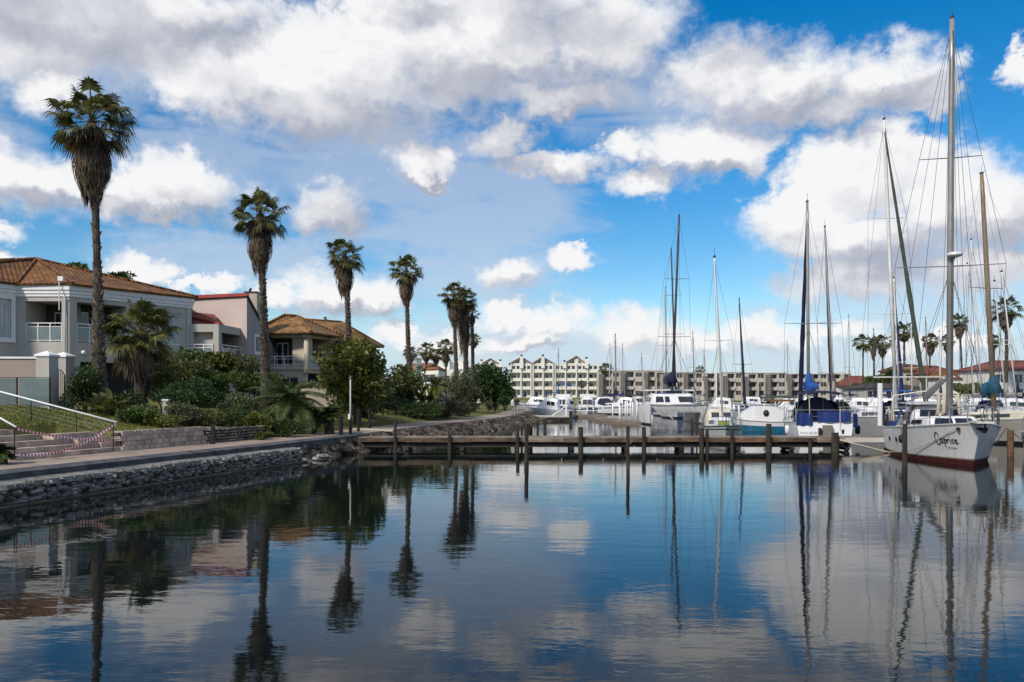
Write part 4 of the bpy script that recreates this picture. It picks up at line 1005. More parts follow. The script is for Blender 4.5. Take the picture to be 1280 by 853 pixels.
# ---------------- houses on the right bank
def bank_house(label, px0, px1, Y, eave, ridge, wallm, roofm, holes=True, gable=False, dep=9):
    X0, X1 = (px0 - 640) * Y / FOC, (px1 - 640) * Y / FOC; ze = EYE + (HOR - eave) * Y / FOC; zr_ = EYE + (HOR - ridge) * Y / FOC
    t = thing('house', label, 'house', ((X0 + X1) / 2, Y, 1.1)); a, b = (X0, Y), (X1, Y); w = X1 - X0; mb = MB(); hs = []
    n = max(2, int(w / 2.4))
    for k in range(n):
        if ze > 4.6: hs.append((w * (k + .25) / n, w * (k + .75) / n, ze - 1.9, ze - .6, .2))
        hs.append((w * (k + .2) / n, w * (k + .8) / n, 1.4, min(3.5, ze - 2.3 if ze > 4.6 else ze - .4), .2))
    hs = [h for h in hs if h[3] - h[2] > .5]
    wall(mb, a, b, .8, ze, hs); c_, d_ = (X1, Y + dep), (X0, Y + dep)
    for p_, q_ in ((b, c_), (c_, d_), (d_, a)): wall(mb, p_, q_, .8, ze)
    mb.build('wall', M[wallm], t, world=True)
    for h in hs: window(t, a, b, *h[:4], .15, 2, 1, fw=.08)
    hip_roof(t, [a, b, c_, d_], None, ze + .12, M[roofm], .5, ridge=((X0 + w * .28, Y + dep / 2, zr_), (X1 - w * .28, Y + dep / 2, zr_)))
    return t
bank_house('house with bright red hipped roof low behind trees, right of the grey flats', 1061, 1100, 190, 483, 470, 'cream_wall', 'tile_red')
bank_house('beige house with mossy brown roof behind the dark pointed tree', 1128, 1166, 148, 464, 455, 'render_beige', 'tile_brown')
bank_house('house with dark red roof behind the tallest mast', 1164, 1196, 142, 468, 457, 'render_brown', 'tile_red')
bank_house('low brown roofed waterside house with white eaves behind the wooden mast', 1186, 1246, 126, 474, 462, 'white_wall', 'tile_brown')
bank_house('white house with long red tiled roof at the right edge of the marina', 1240, 1330, 118, 463, 450, 'white_wall', 'tile_red')
bank_house('long low grey house with pale flat eaves behind the blue covered boats', 1080, 1150, 135, 486, 479, 'render_grey', 'slate')
# ================================================================== VEGETATION
def fan_fronds(r_, n, Rr, el_lo, el_hi, leaflets=22, pet=.60, blade=.44, droop=.42, width=1.0, center=(0, 0, 0), spread=1.9):
    """numpy verts / tris of fan fronds round a centre: petiole sliver plus a fan of drooping leaflets"""
    V, F = [], []; nv = 0
    for i in range(n):
        az = i * 2.39996 + r_.uniform(-.3, .3); f = (i + .5) / n
        el = math.asin(np.clip(math.sin(el_lo) + (math.sin(el_hi) - math.sin(el_lo)) * f, -1, 1)) + r_.uniform(-.12, .12)
        d = np.array([math.cos(az) * math.cos(el), math.sin(az) * math.cos(el), math.sin(el)])
        s = np.array([-math.sin(az), math.cos(az), 0.0]); nrm = np.cross(s, d); nrm /= np.linalg.norm(nrm) + 1e-9
        if nrm[2] < 0: nrm = -nrm
        tw = r_.uniform(-.5, .5); s2 = s * math.cos(tw) + nrm * math.sin(tw); n2 = nrm * math.cos(tw) - s * math.sin(tw)
        Lp = Rr * pet * r_.uniform(.62, 1.18); Lb = Rr * blade * r_.uniform(.85, 1.12)
        hub = np.array(center) + d * Lp + np.array([0, 0, -.05 * Rr * math.cos(el)])
        w = .012 * Rr * width + .008
        V += [np.array(center) + s * w, np.array(center) - s * w, hub - s * w, hub + s * w]; F += [(nv, nv + 1, nv + 2), (nv, nv + 2, nv + 3)]; nv += 4
        for k in range(leaflets):
            t = -spread + 2 * spread * (k + .5) / leaflets; ln = Lb * (.72 + .28 * math.cos(t * .8)) * r_.uniform(.88, 1.08)
            dr = d * math.cos(t) + s2 * math.sin(t); per = s2 * math.cos(t) - d * math.sin(t)
            mid = hub + dr * ln * .55 + n2 * (.05 * ln) + np.array([0, 0, -droop * .12 * ln]); tip = hub + dr * ln * .9 + np.array([0, 0, -droop * ln * r_.uniform(.5, 1.2)])
            wl = ln * .050 * width * 22 / leaflets
            V += [hub, mid + per * wl + n2 * wl * .4, mid - per * wl, tip]; F += [(nv, nv + 1, nv + 2), (nv + 2, nv + 1, nv + 3)]; nv += 4
    return np.array(V), np.array(F)
def hang_strips(r_, n, top, length, prof, slen, w):
    V, F = [], []; nv = 0
    for i in range(n):
        h = r_.uniform(0, 1) ** .9; az = r_.uniform(0, 6.283); r = prof(h) * r_.uniform(.75, 1.06)
        c = np.array([math.cos(az) * r, math.sin(az) * r, top - h * length]); out = np.array([math.cos(az), math.sin(az), 0]); t = np.array([-math.sin(az), math.cos(az), 0])
        l = slen * r_.uniform(.5, 1.2); ww = w * r_.uniform(.5, 1.3); sw = r_.normal(0, .12); tilt = r_.uniform(-.10, .22)
        r2 = prof(min(1, h + l / length)); dn = np.array([0, 0, -1.0]) * l + out * (r2 - r + tilt * l * .6) + t * sw * l
        m = c + dn * .4 + out * .05 * l
        V += [c, m + t * ww, m - t * ww, c + dn]; F += [(nv, nv + 1, nv + 2), (nv + 2, nv + 1, nv + 3)]; nv += 4
    return np.array(V), np.array(F)
def fan_palm(label, base, ctr, Rr, skirt, r0, r1, seed, fronds=42, leaflets=24, group=None, strips=520, green='lf_palm', stubs=260, stub_from=0.0, rough_from=.0, el_lo=-.75, skirt_w=.385, thin=None):
    r_ = np.random.default_rng(seed); base, ctr = Vector(base), Vector(ctr)
    t = thing('palm_tree', label, 'palm tree', base, 0, group); C = ctr - base; n = 22
    # trunk: gently bowed, rough with old leaf bases
    mb = MB(); pts = []; rs = []; bow = Vector((r_.normal(0, .12), r_.normal(0, .12), 0)) * C.length * .06
    for i in range(n + 1):
        f = i / n; pts.append(C * f + bow * math.sin(f * math.pi) + Vector((0, 0, -.3 if i == 0 else 0))); rs.append((r0 + (r1 - r0) * sst(.05, thin or .7, f)) * r_.uniform(.9, 1.1))
    mb.tube(pts, rs, 10)
    for k in range(stubs):
        f = stub_from + (1 - stub_from) * (k + .5) / stubs; f = min(.985, f)
        if f > (thin or 2) and r_.uniform() > .25: continue
        i = f * n; i0 = int(i); p = Vector(pts[i0]).lerp(Vector(pts[min(n, i0 + 1)]), i - i0); rr = rs[i0] * .93; a = k * 2.39996 + r_.uniform(-.3, .3)
        o = Vector((math.cos(a), math.sin(a), 0)); s = Vector((-math.sin(a), math.cos(a), 0)); h = r_.uniform(.10, .20) * (.6 + r0 * 1.6); w = .06 + r0 * .10; e = r_.uniform(.03, .11)
        q = p + o * rr; b = len(mb.v); mb.add([q - s * w, q + s * w, q + s * w * .4 + o * e + Vector((0, 0, h)), q - s * w * .4 + o * e + Vector((0, 0, h)), q - o * .04 + Vector((0, 0, h * .9))], [(0, 1, 2, 3), (3, 2, 4), (0, 3, 4), (1, 4, 2)], 1)
    mb.build('trunk', [M['bark'], M['bark_stub']], t, False)
    v, f = fan_fronds(r_, fronds, Rr, el_lo, 1.45, leaflets, center=C)
    # the lowest fans of a crown yellow and droop
    o = np_mesh('crown', v, f, [M[green], M['lf_palm_yellow']], t, (np.arange(len(f)) // (2 + 2 * leaflets) < fronds * .025).astype(int))
    if skirt > 0:
        def prof(h):
            q = min(1, h / .5); q = q * q * (3 - 2 * q); r = Rr * skirt_w * (.55 + .45 * q)
            return r * math.sqrt(max(.06, 1 - .88 * max(0, (h - .55) / .45) ** 2.2))
        v1, f1 = hang_strips(r_, strips, C.z - .16 * Rr, skirt - .16 * Rr, prof, skirt * .24, .035 * (Rr / 1.8) * max(1, 420 / strips))
        v2, f2 = fan_fronds(r_, max(7, fronds // 4), Rr * .80, -1.2, -.45, leaflets, center=C, droop=.9)
        v1 = v1 + np.array([C.x, C.y, 0]) ; vv = np.concatenate([v1, v2]); ff = np.concatenate([f1, f2 + len(v1)])
        sk = np_mesh('dead_frond_skirt', vv, ff, M['lf_dead'], t)
        mb = MB(); rings = []
        for i in range(9):
            h = i / 8; rr = prof(h) * .80 if i < 8 else r1; rings.append([Vector((C.x + math.cos(a) * rr * r_.uniform(.9, 1.1), C.y + math.sin(a) * rr * r_.uniform(.9, 1.1), C.z - .22 * Rr - h * (skirt - .22 * Rr))) for a in np.linspace(0, 6.283, 11)[:-1]])
        mb.loft(rings); mb.build('packed_thatch', M['lf_dead'], sk, False)
    return t
def gz(px, Y): X = (px - 640) * Y / FOC; return Vector((X, Y, H(X, Y) - .1))
ROW = 'tall fan palms in a row along the left bank'
def rowpalm(label, bx, cx, cy, Y, Rpx, skpx, r0, r1, seed, **k):
    s = Y / FOC; return fan_palm(label, gz(bx, Y), P(cx, cy, Y), Rpx * s, skpx * s, r0, r1, seed, group=ROW, **k)
rowpalm('tallest fan palm with a long brown skirt standing in front of the grey house', 124, 115, 152, 34, 56, 90, .30, .15, 1, fronds=46, leaflets=24, strips=900, stubs=420, thin=.5)
rowpalm('fan palm with shaggy brown skirt in front of the pink house', 334, 325, 268, 42.5, 39, 66, .26, .15, 2, fronds=42, strips=620, stubs=380)
rowpalm('fan palm rising behind the yellow green tree with a smooth pear shaped skirt', 436, 431, 320, 54, 29, 47, .25, .15, 3, fronds=42, leaflets=22, strips=520, stubs=360)
rowpalm('fan palm with bent trunk and pear shaped skirt, right of the yellow green tree', 514, 508, 338, 67, 25, 39, .24, .15, 4, fronds=40, leaflets=20, strips=460, stubs=320)
rowpalm('left of the clump of fan palms with touching crowns beyond the bent palm', 573, 568, 370, 80, 22, 35, .24, .16, 5, fronds=40, leaflets=18, strips=420, stubs=260)
rowpalm('middle palm of the touching clump, its trunk covered by a long brown thatch', 582, 580, 374, 82, 20, 62, .30, .22, 6, fronds=42, leaflets=18, strips=620, stubs=260, skirt_w=.4)
rowpalm('right palm of the touching clump, with a small sparse crown', 592, 590, 392, 84, 12, 14, .22, .16, 7, fronds=22, leaflets=16, strips=160, stubs=220)
BG = 'smaller fan palms behind the row'
def bgpalm(label, px, cy, Y, Rpx, skpx, seed, grp, gzv=None, tr=.16, fr=36, lf=14, bx=None, green='lf_palm'):
    Rpx *= 1.22; s = Y / FOC; b = P(bx if bx is not None else px, 490, Y); b.z = gzv if gzv is not None else H(b.x, Y) - .1
    return fan_palm(label, b, P(px, cy, Y), Rpx * s, skpx * s, tr, tr * .8, seed, fronds=fr, leaflets=lf, group=grp, strips=150, stubs=40, green=green)
bgpalm('short palm with thick brown skirt behind the bent palm trunk', 513, 440, 112, 10, 14, 11, BG)
bgpalm('short palm above the rust red roof, left of its two neighbours', 533, 438, 118, 11, 14, 12, BG)
bgpalm('lowest palm behind the rust red roof, between two taller ones', 545, 443, 122, 9, 12, 13, BG)
bgpalm('short palm with long skirt and visible thin trunk right of the rust red roof', 557, 434, 112, 12, 21, 14, BG)
bgpalm('low palm peering between the clumped palm trunks', 592, 425, 120, 9, 10, 15, BG)
FP = 'far fan palms among the waterside houses'
bgpalm('palm beside a pale mast where the gabled row meets the grey flats', 757, 461, 225, 9, 8, 21, FP, 1.6)
bgpalm('small palm at the gabled apartments, in front of their lower balconies', 727, 480, 235, 6, 4, 22, FP, 1.6, .13, 30, 10)
bgpalm('palm top above the flat roofs right of the catamaran masts', 875, 462, 262, 6, 6, 23, FP, 1.6)
RP = 'fan palms behind the masts on the right bank'
bgpalm('palm beyond the red roof, leftmost behind the right hand masts', 1079, 429, 170, 12, 4, 31, RP, 1.1, .2)
bgpalm('narrow ragged palm with a thin crown beside a dark mast top', 1092, 428, 168, 7, 20, 32, RP, 1.1, .2, 30)
bgpalm('palm with long skirt beside the narrow ragged one', 1103, 428, 160, 12, 17, 33, RP, 1.1, .2)
bgpalm('dark palm behind the blue furled sail', 1130, 414, 150, 14, 12, 34, RP, 1.1, .24)
bgpalm('palm with brown skirt left of the tallest mast', 1163, 426, 145, 11, 17, 35, RP, 1.1, .2)
bgpalm('palm half behind the tallest mast', 1184, 426, 150, 9, 14, 36, RP, 1.1, .2)
bgpalm('tall palm with drop shaped skirt just right of the tallest mast', 1199, 402, 135, 12, 20, 37, RP, 1.1, .2, bx=1203)
bgpalm('tallest palm of the right bank with swollen trunk above the red roof', 1257, 386, 110, 17, 25, 38, RP, 1.1, .26)
bgpalm('small palm between the wooden mast and the tallest right bank palm', 1243, 425, 150, 9, 10, 39, RP, 1.1, .16)
# squat young fan palm before the grey house
def squat():
    Y = 36.5; s = Y / FOC; r_ = np.random.default_rng(50); b = gz(176, Y)
    t = thing('palm_tree', 'squat leafy fan palm with drooping yellowed fans right of the tallest palm', 'palm tree', b); C = P(176, 416, Y) - b
    mb = MB(); mb.tube([(0, 0, -.2), C * .5, C], [.30, .27, .24], 10)
    for k in range(120):
        f = (k + .5) / 120; p = C * f; a = k * 2.4; o = Vector((math.cos(a), math.sin(a), 0)); q = p + o * .26; w = Vector((-o.y, o.x, 0)) * .07
        mb.add([q - w, q + w, q + o * .09 + Vector((0, 0, .22))], [(0, 1, 2)], 1)
    mb.build('trunk', [M['bark'], M['bark_stub']], t)
    v, f = fan_fronds(r_, 40, 50 * s, -.75, 1.4, 30, pet=.55, blade=.54, droop=.32, center=C, width=1.25)
    np_mesh('crown', v, f, [M['lf_palm_young'], M['lf_palm_yellow']], t, (np.arange(len(f)) // 62 < 6).astype(int))
    v, f = fan_fronds(r_, 12, 46 * s, -1.25, -.7, 24, center=C, droop=.9); np_mesh('dead_frond', v, f, M['lf_dead'], t)
squat()

# ---------------- leaf clouds
def leaf_cloud(r_, n, clumps, size, aspect=.45, up=.35, droop=.15, shell=.55):
    """n bent leaves spread through ellipsoid clumps [(x,y,z,rx,ry,rz)]"""
    c = np.array(clumps, float); vol = c[:, 3] * c[:, 4] * c[:, 5]; k = r_.choice(len(c), n, p=vol ** .75 / (vol ** .75).sum())
    d = r_.normal(size=(n, 3)); d /= np.linalg.norm(d, axis=1)[:, None]; rad = shell + (1.05 - shell) * r_.uniform(0, 1, n) ** .6
    p = c[k, :3] + d * c[k, 3:6] * rad[:, None]
    a = d * .8 + r_.normal(size=(n, 3)) * .6 + np.array([0, 0, up]); a /= np.linalg.norm(a, axis=1)[:, None]
    b = np.cross(a, r_.normal(size=(n, 3))); b /= np.linalg.norm(b, axis=1)[:, None] + 1e-9; nn = np.cross(a, b)
    L = size * r_.uniform(.6, 1.35, n)[:, None]; w = L * aspect * .5
    m = p + a * L * .5 + nn * L * .06; tip = p + a * L + np.array([0, 0, -1.0]) * L * droop
    V = np.stack([p, m + b * w, tip, m - b * w], 1).reshape(-1, 3)
    return V, np.arange(4 * n).reshape(-1, 4)
def shrub(label, px, py, rx, ry, Y, lf, size=.16, n=2600, clumps=9, seed=0, name='shrub', cat='shrub', aspect=.45, up=.35, group=None, droop=.15, depth=1.0, trunk=False, shell=.5):
    s = Y / FOC; r_ = np.random.default_rng(seed + int(px * 7 + py)); c = P(px, py, Y); Rx, Rz = rx * s, ry * s; Ry = Rx * depth * .8
    gzv = H(c.x, c.y) if c.x < XF(c.y) else 1.1
    gzv = min(gzv, c.z - Rz * .3)
    cl = []
    for i in range(clumps):
        a = r_.uniform(0, 6.283); q = r_.uniform(.25, .72); zz = r_.uniform(-.65, .62)
        cl.append((math.cos(a) * Rx * q, math.sin(a) * Ry * q, zz * Rz, Rx * r_.uniform(.28, .48), Ry * r_.uniform(.3, .5), Rz * r_.uniform(.28, .42)))
    cl.append((0, 0, -.1 * Rz, Rx * .62, Ry * .62, Rz * .62))
    V, F = leaf_cloud(r_, n, cl, size, aspect, up, droop, shell)
    zc = c.z - gzv
    V[:, 2] += zc; V[:, 2] = np.maximum(V[:, 2], .02 + r_.uniform(0, .1, len(V)))
    t = thing(name, label, cat, (c.x, c.y, gzv), 0, group)
    np_mesh('crown' if trunk else 'foliage', V, F, M[lf], t)
    mb = MB()
    if trunk:
        mb.tube([(0, 0, -.3), (.05, 0, zc * .4), (0, .05, zc * .9)], [.2 * Rx / 2 + .05, .14 * Rx / 2 + .04, .06], 8)
    for (x, y, z, *_q) in cl:
        mb.tube([(x * .05, y * .05, -.1 if not trunk else zc * .35), (x * .55, y * .55, (z + zc) * .6), (x * .95, y * .95, z + zc)], [.035 + .01 * Rx, .025, .012], 5)
    mb.build('trunk' if trunk else 'stems', M['bark_tree'], t)
    return t
def feather_palm(label, px, py, Y, Rpx, n, seed, trunk_h=.3, el=(-.15, 1.2), lf='lf_cycad', leaflets=30):
    """arching pinnate fronds from a low centre"""
    s = Y / FOC; Rr = Rpx * s; r_ = np.random.default_rng(seed); c = P(px, py, Y); g = min(H(c.x, c.y), c.z - .2)
    t = thing('feather_palm', label, 'feather palm', (c.x, c.y, g)); C = np.array([0, 0, c.z - g]); V, F = [], []; nv = 0; sp = MB()
    for i in range(n):
        az = i * 2.39996 + r_.uniform(-.2, .2); e = el[0] + (el[1] - el[0]) * r_.uniform(0, 1); ln = Rr * r_.uniform(.8, 1.12); o = np.array([math.cos(az), math.sin(az), 0]); sd = np.array([-math.sin(az), math.cos(az), 0])
        pts = []
        for k in range(leaflets + 1):
            f = k / leaflets; pts.append(C + o * ln * f * math.cos(e * (1 - .3 * f)) + np.array([0, 0, ln * (math.sin(e) * f * 1.15 - .55 * f * f)]))
        sp.tube([tuple(p) for p in pts[::6]], [.02, .018, .015, .012, .008, .006][:len(pts[::6])], 4)
        for k in range(3, leaflets):
            f = k / leaflets; d = pts[k + 1] - pts[k]; d /= np.linalg.norm(d); l = ln * .26 * math.sin(math.pi * (f * .86 + .1)) + .05
            for sg in (-1, 1):
                a = sd * sg * .8 + d * .65 + np.array([0, 0, .25]); a /= np.linalg.norm(a); w = d * (.016 + .006 * ln)
                tip = pts[k] + a * l + np.array([0, 0, -.18 * l]); m = pts[k] + a * l * .5
                V += [pts[k], m + w, tip, m - w]; F += [(nv, nv + 1, nv + 2, nv + 3)]; nv += 4
    fo = np_mesh('fronds', np.array(V), np.array(F), M[lf], t); sp.build('frond_stalks', M['lf_olive'], fo)
    mb = MB(); mb.tube([(0, 0, -.2), (0, 0, C[2])], [.24, .2], 9); mb.build('trunk', M['bark'], t)
    return t
def big_leaf(label, px, py, Y, Rpx, n, seed, lf='lf_palm_young', wid=.16):
    """upright broad banana-like leaves"""
    s = Y / FOC; Rr = Rpx * s; r_ = np.random.default_rng(seed); c = P(px, py, Y); g = min(H(c.x, c.y), c.z - .2)
    t = thing('broadleaf_plant', label, 'plant', (c.x, c.y, g)); V, F = [], []; nv = 0; zc = c.z - g
    for i in range(n):
        az = r_.uniform(0, 6.28); e = r_.uniform(.35, 1.35); o = np.array([math.cos(az), math.sin(az), 0]); sd = np.array([-math.sin(az), math.cos(az), 0]); ln = Rr * r_.uniform(.5, 1.1)
        b = np.array([r_.normal(0, .28) * Rr, r_.normal(0, .28) * Rr, zc * r_.uniform(.0, .75)]); st = 6
        for k in range(st + 1):
            f = k / st; p = b + o * ln * f * math.cos(e) * (1 + .3 * f) + np.array([0, 0, ln * (math.sin(e) * f * 1.2 - .45 * f * f)]); w = Rr * wid * math.sin(math.pi * (f * .88 + .06)) * .7
            V += [p + sd * w + np.array([0, 0, w * .4]), p, p - sd * w + np.array([0, 0, w * .4])]
        for k in range(st):
            q = nv + 3 * k; F += [(q, q + 1, q + 4, q + 3), (q + 1, q + 2, q + 5, q + 4)]
        nv += 3 * (st + 1)
    np_mesh('leaves', np.array(V), np.array(F), M[lf], t)
    mb = MB()
    for i in range(6): a = i * 1.05; mb.tube([(math.cos(a) * .15, math.sin(a) * .15, -.1), (math.cos(a) * .2 * Rr, math.sin(a) * .2 * Rr, zc * .7)], [.05, .02], 5)
    mb.build('stems', M['bark_tree'], t)
    return t
# trees
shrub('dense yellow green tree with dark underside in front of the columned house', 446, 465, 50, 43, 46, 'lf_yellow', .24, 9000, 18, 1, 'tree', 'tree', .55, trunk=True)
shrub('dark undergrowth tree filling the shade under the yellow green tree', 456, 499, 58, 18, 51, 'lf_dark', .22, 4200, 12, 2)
shrub('large round dark green tree in front of the gabled apartments', 612, 481, 34, 27, 97, 'lf_dark', .40, 9000, 22, 3, 'tree', 'tree', .5, trunk=True)
shrub('dark conifer top showing over the roof of the grey house', 94, 340, 22, 14, 66, 'lf_dark', .4, 1500, 9, 4, 'tree', 'tree', .3, trunk=True)
shrub('thin dark tree top over the grey roof right of the tallest palm', 146, 350, 20, 11, 66, 'lf_dark', .4, 1000, 9, 5, 'tree', 'tree', .3, trunk=True)
shrub('dark pointed tree between the red roof and the mossy brown roof', 1117, 477, 11, 22, 142, 'lf_dark', .5, 3600, 12, 6, 'tree', 'tree', trunk=True)
shrub('rounded dark tree below the narrow ragged palm', 1098, 482, 23, 12, 150, 'lf_mid', .5, 3000, 12, 7, 'tree', 'tree', trunk=True)
shrub('low dark tree at the end of the grey flats', 1056, 488, 10, 10, 205, 'lf_dark', .5, 1800, 8, 8, 'tree', 'tree', trunk=True)
shrub('low bushy tree in front of the bright red roof', 1076, 487, 12, 9, 180, 'lf_mid', .5, 1800, 8, 9, 'tree', 'tree', trunk=True)
shrub('yellow green bush at the foot of the tallest mast on the right bank', 1212, 486, 22, 9, 120, 'lf_yellow', .4, 1500, 8, 10)
# shrubs on the bank: label, px, py, rx, ry, Y, leaf, size, n
for (lb, *a) in [
    ('dark bushy shrub beside the iron gate and capped pillars', 106, 482, 27, 30, 32.5, 'lf_dark', .12, 3600),
    ('dark undergrowth behind the bright broad leaved plant at the tallest palm', 146, 505, 44, 22, 31.5, 'lf_dark', .14, 3200),
    ('dark green low bush at the lawn edge below the squat palm', 168, 520, 34, 14, 29, 'lf_mid', .12, 2400),
    ('olive leafy shrub right of the squat palm at the grey house corner', 226, 462, 36, 22, 42, 'lf_olive', .18, 3200),
    ('olive twiggy shrub above the dark needle bush', 205, 480, 26, 22, 37, 'lf_olive', .16, 2200),
    ('dense dark needle bush in the middle of the bank above the block wall', 236, 489, 46, 20, 34, 'lf_fir', .13, 5200),
    ('grey green twiggy shrub below the dense needle bush', 226, 516, 30, 14, 31, 'lf_grey', .11, 2200),
    ('yellowish low bush behind the block wall', 200, 525, 30, 11, 29, 'lf_yellow', .10, 1700),
    ('low olive bush behind the right end of the block wall', 256, 528, 30, 13, 31.5, 'lf_olive', .11, 2000),
    ('leafy green shrub before the pink house balcony', 262, 474, 34, 18, 43, 'lf_mid', .18, 2800),
    ('olive shrub between the broad fan bush and the second palm', 300, 464, 30, 20, 47.5, 'lf_olive', .2, 2600),
    ('leafy shrub below the white balcony of the pink house', 246, 458, 26, 22, 44, 'lf_mid', .2, 2400),
    ('low green cover along the lawn edge behind the block wall', 285, 520, 30, 14, 32.5, 'lf_mid', .12, 2400),
    ('mid green shrub under the second palm', 318, 480, 34, 18, 44, 'lf_mid', .18, 2800),
    ('grey leaved shrub left of the feather palm', 300, 507, 34, 18, 36, 'lf_grey', .12, 2800),
    ('bright yellow green bush above the gabion', 324, 528, 24, 16, 34.5, 'lf_yellow', .14, 1700),
    ('small round yellow bush at the gabion end', 326, 545, 8, 6, 32.6, 'lf_yellow', .07, 900),
    ('dark bush right of the yellow bush at the path', 356, 532, 28, 13, 35.2, 'lf_dark', .11, 2400),
    ('dark olive shrub behind the feather palm', 352, 505, 40, 22, 40, 'lf_dark', .14, 3000),
    ('dark low shrub right of the feather palm', 392, 522, 24, 15, 37.5, 'lf_dark', .13, 2200),
    ('olive hedge along the foot of the columned house', 392, 488, 36, 14, 52, 'lf_olive', .2, 2400),
    ('dark green shrub filling the bank right of the yellow green tree', 494, 493, 36, 23, 58, 'lf_dark', .2, 4200),
    ('olive shrub with yellow tips beneath the bent palm', 496, 478, 22, 22, 57, 'lf_olive', .22, 2600),
    ('green shrub hiding the foot of the bent palm', 515, 476, 22, 18, 66, 'lf_mid', .22, 2400),
    ('dark low bush along the path below the broad leaved clump', 525, 511, 40, 14, 57, 'lf_dark', .18, 3000),
    ('brown twiggy bush beside the path at its bend', 556, 506, 30, 16, 61, 'lf_brown', .18, 2800),
    ('grey green bush under the clump of touching palms', 573, 478, 26, 22, 76, 'lf_grey', .24, 2600),
    ('brown bush left of the round dark tree', 586, 492, 20, 14, 80, 'lf_brown', .24, 2200),
    ('dark bush under the brown twiggy bush at the path bend', 578, 510, 20, 9, 66, 'lf_dark', .18, 1700),
    ('small grey round bush on the far lawn, left of two', 611, 505, 6, 4.5, 90, 'lf_grey', .16, 700),
    ('small grey round bush on the far lawn, right of two', 619, 507, 5, 4, 86, 'lf_grey', .16, 700),
    ('dark bush at the right foot of the round dark tree', 631, 502, 9, 6.5, 92, 'lf_dark', .2, 1000)]:
    shrub(lb, *a)
big_leaf('bright broad leaved plant at the foot of the tallest palm', 137, 508, 30.2, 36, 46, 61)
big_leaf('yellow green broad leaved clump above the path bend', 533, 487, 59, 24, 60, 62)
big_leaf('bushy fan of broad green leaves before the pink house', 272, 470, 44, 26, 46, 63, 'lf_palm')
feather_palm('large low feather palm beside the path right of the second palm', 360, 502, 37, 56, 46, 71)
feather_palm('small bright feather palm over the broad leaved clump', 545, 484, 58, 26, 26, 72, lf='lf_yellow')
feather_palm('spiky low feather plant at the path near the light pole', 412, 522, 37.6, 22, 40, 73, el=(.2, 1.4), lf='lf_mid')
feather_palm('dark spiky plant at the foot of the steps', -2, 568, 21.2, 22, 40, 74, el=(.1, 1.4), lf='lf_dark')
shrub('fan leaved bush under the pink house balcony', 278, 452, 18, 12, 46, 'lf_palm_young', .3, 700, 7, 75, aspect=.8)
M['varnish_old'] = mat('reddish old timber', (0.07, 0.035, 0.02), 0.85, col2=(0.20, 0.12, 0.075), scale=1.5, bump=0.5, bscale=12, stretch=(1, 2, 2.5))
# ================================================================== PIERS
def pile(px, top, Y, label, r=.10, grp=None, bottom=-1.2, m='pile', lean=(0, 0)):
    q = P(px, top, Y); mb = MB(); n = 7; r_ = random.Random(int(px * 13 + Y)); pts = []; rs = []
    for i in range(n):
        f = i / (n - 1); pts.append((q.x + lean[0] * (f - .5) + r_.uniform(-.008, .008), q.y + lean[1] * (f - .5), bottom + (q.z - bottom) * f)); rs.append(r * .86 * r_.uniform(.93, 1.07) * (1.05 - .1 * f))
    pts2 = [Vector(p_) for p_ in pts]; cut = .34; wl = pts2[0].lerp(pts2[-1], (cut - bottom) / (q.z - bottom))
    mb.tube([pts2[0], wl], [rs[0], rs[0]], 9, 1, False); mb.tube([wl] + [p_ for p_ in pts2 if p_.z > cut + .05], [rs[0] * .985] + [r__ for p_, r__ in zip(pts2, rs) if p_.z > cut + .05], 9)
    return solo(mb, 'mooring_pile', [M[m], M['stone_wet']], label, 'pile', grp, smooth=False)
pier = thing('pier', 'low weathered timber pier running across the water from the left bank', 'pier', (4, 37.5, 0))
PX0, PX1, PYF, PYB = -8.0, 15.4, 37.0, 38.5
zd = .64
mb = MB(); x = PX0
while x < PX1:
    w = .16; mb.box(x, x + w - .012, PYF + .02 + U(-.015, .015), PYB + U(-.02, .02), zd - .045 + U(-.006, .004), zd + U(-.004, .008)); x += w
mb.build('deck_planks', M['plank'], pier, world=True)
mb = MB(); x = PX0
for L_ in (3.1, 3.0, 2.4, 1.9, 2.0, 2.6, 2.2, 1.6, 1.5, 1.8, 1.3):
    mi_ = rng.choice([0, 0, 1, 2]); mb.box(x, x + L_ - .03, PYF - .055, PYF, zd - .21 + U(-.02, .02), zd - .02 + U(-.015, .01), mi_); mb.box(x, x + L_ - .03, PYB - .02, PYB + .05, zd - .25, zd - .05, mi_); x += L_
mb.build('edge_beam', [M['beam'], M['plank'], M['varnish_old']], pier, world=True)
mb = MB(); x = PX0
for L_ in (7.5, 6.2, 5.0, 4.7): mb.box(x, x + L_ - .04, PYF + .12, PYF + .24, zd - .46, zd - .29); mb.box(x, x + L_ - .04, PYB - .3, PYB - .18, zd - .46, zd - .28); x += L_
mb.build('lower_beam', M['beam_dark'], pier, world=True)
for x in np.arange(-7.5, 15.5, 2.55):
    mb = MB(); mb.box(x, x + .16, PYF - .02, PYB + .02, zd - .60, zd - .47)
    for yy in (PYF + .18, PYB - .24): mb.tube([(x + .08, yy, -1), (x + .08, yy, zd - .46)], .11, 8)
    mb.build('trestle', M['beam_dark'], pier, world=True)
pl = thing('pier', 'grey timber pier end stage continuing behind the white stern to the large sailboat', 'pier', (18, 38.6, 0))
mb = MB(); x = 15.42
while x < 23: mb.box(x, x + .15, 38.0, 39.3, zd - .08, zd - .03 + U(-.005, .005)); x += .165
mb.build('deck_planks', M['plank'], pl, world=True); mb = MB(); mb.box(15.42, 23, 37.94, 38.0, zd - .28, zd - .06); mb.box(15.42, 23, 39.3, 39.36, zd - .28, zd - .06)
mb.build('edge_beam', M['deck'], pl, world=True); mb = MB()
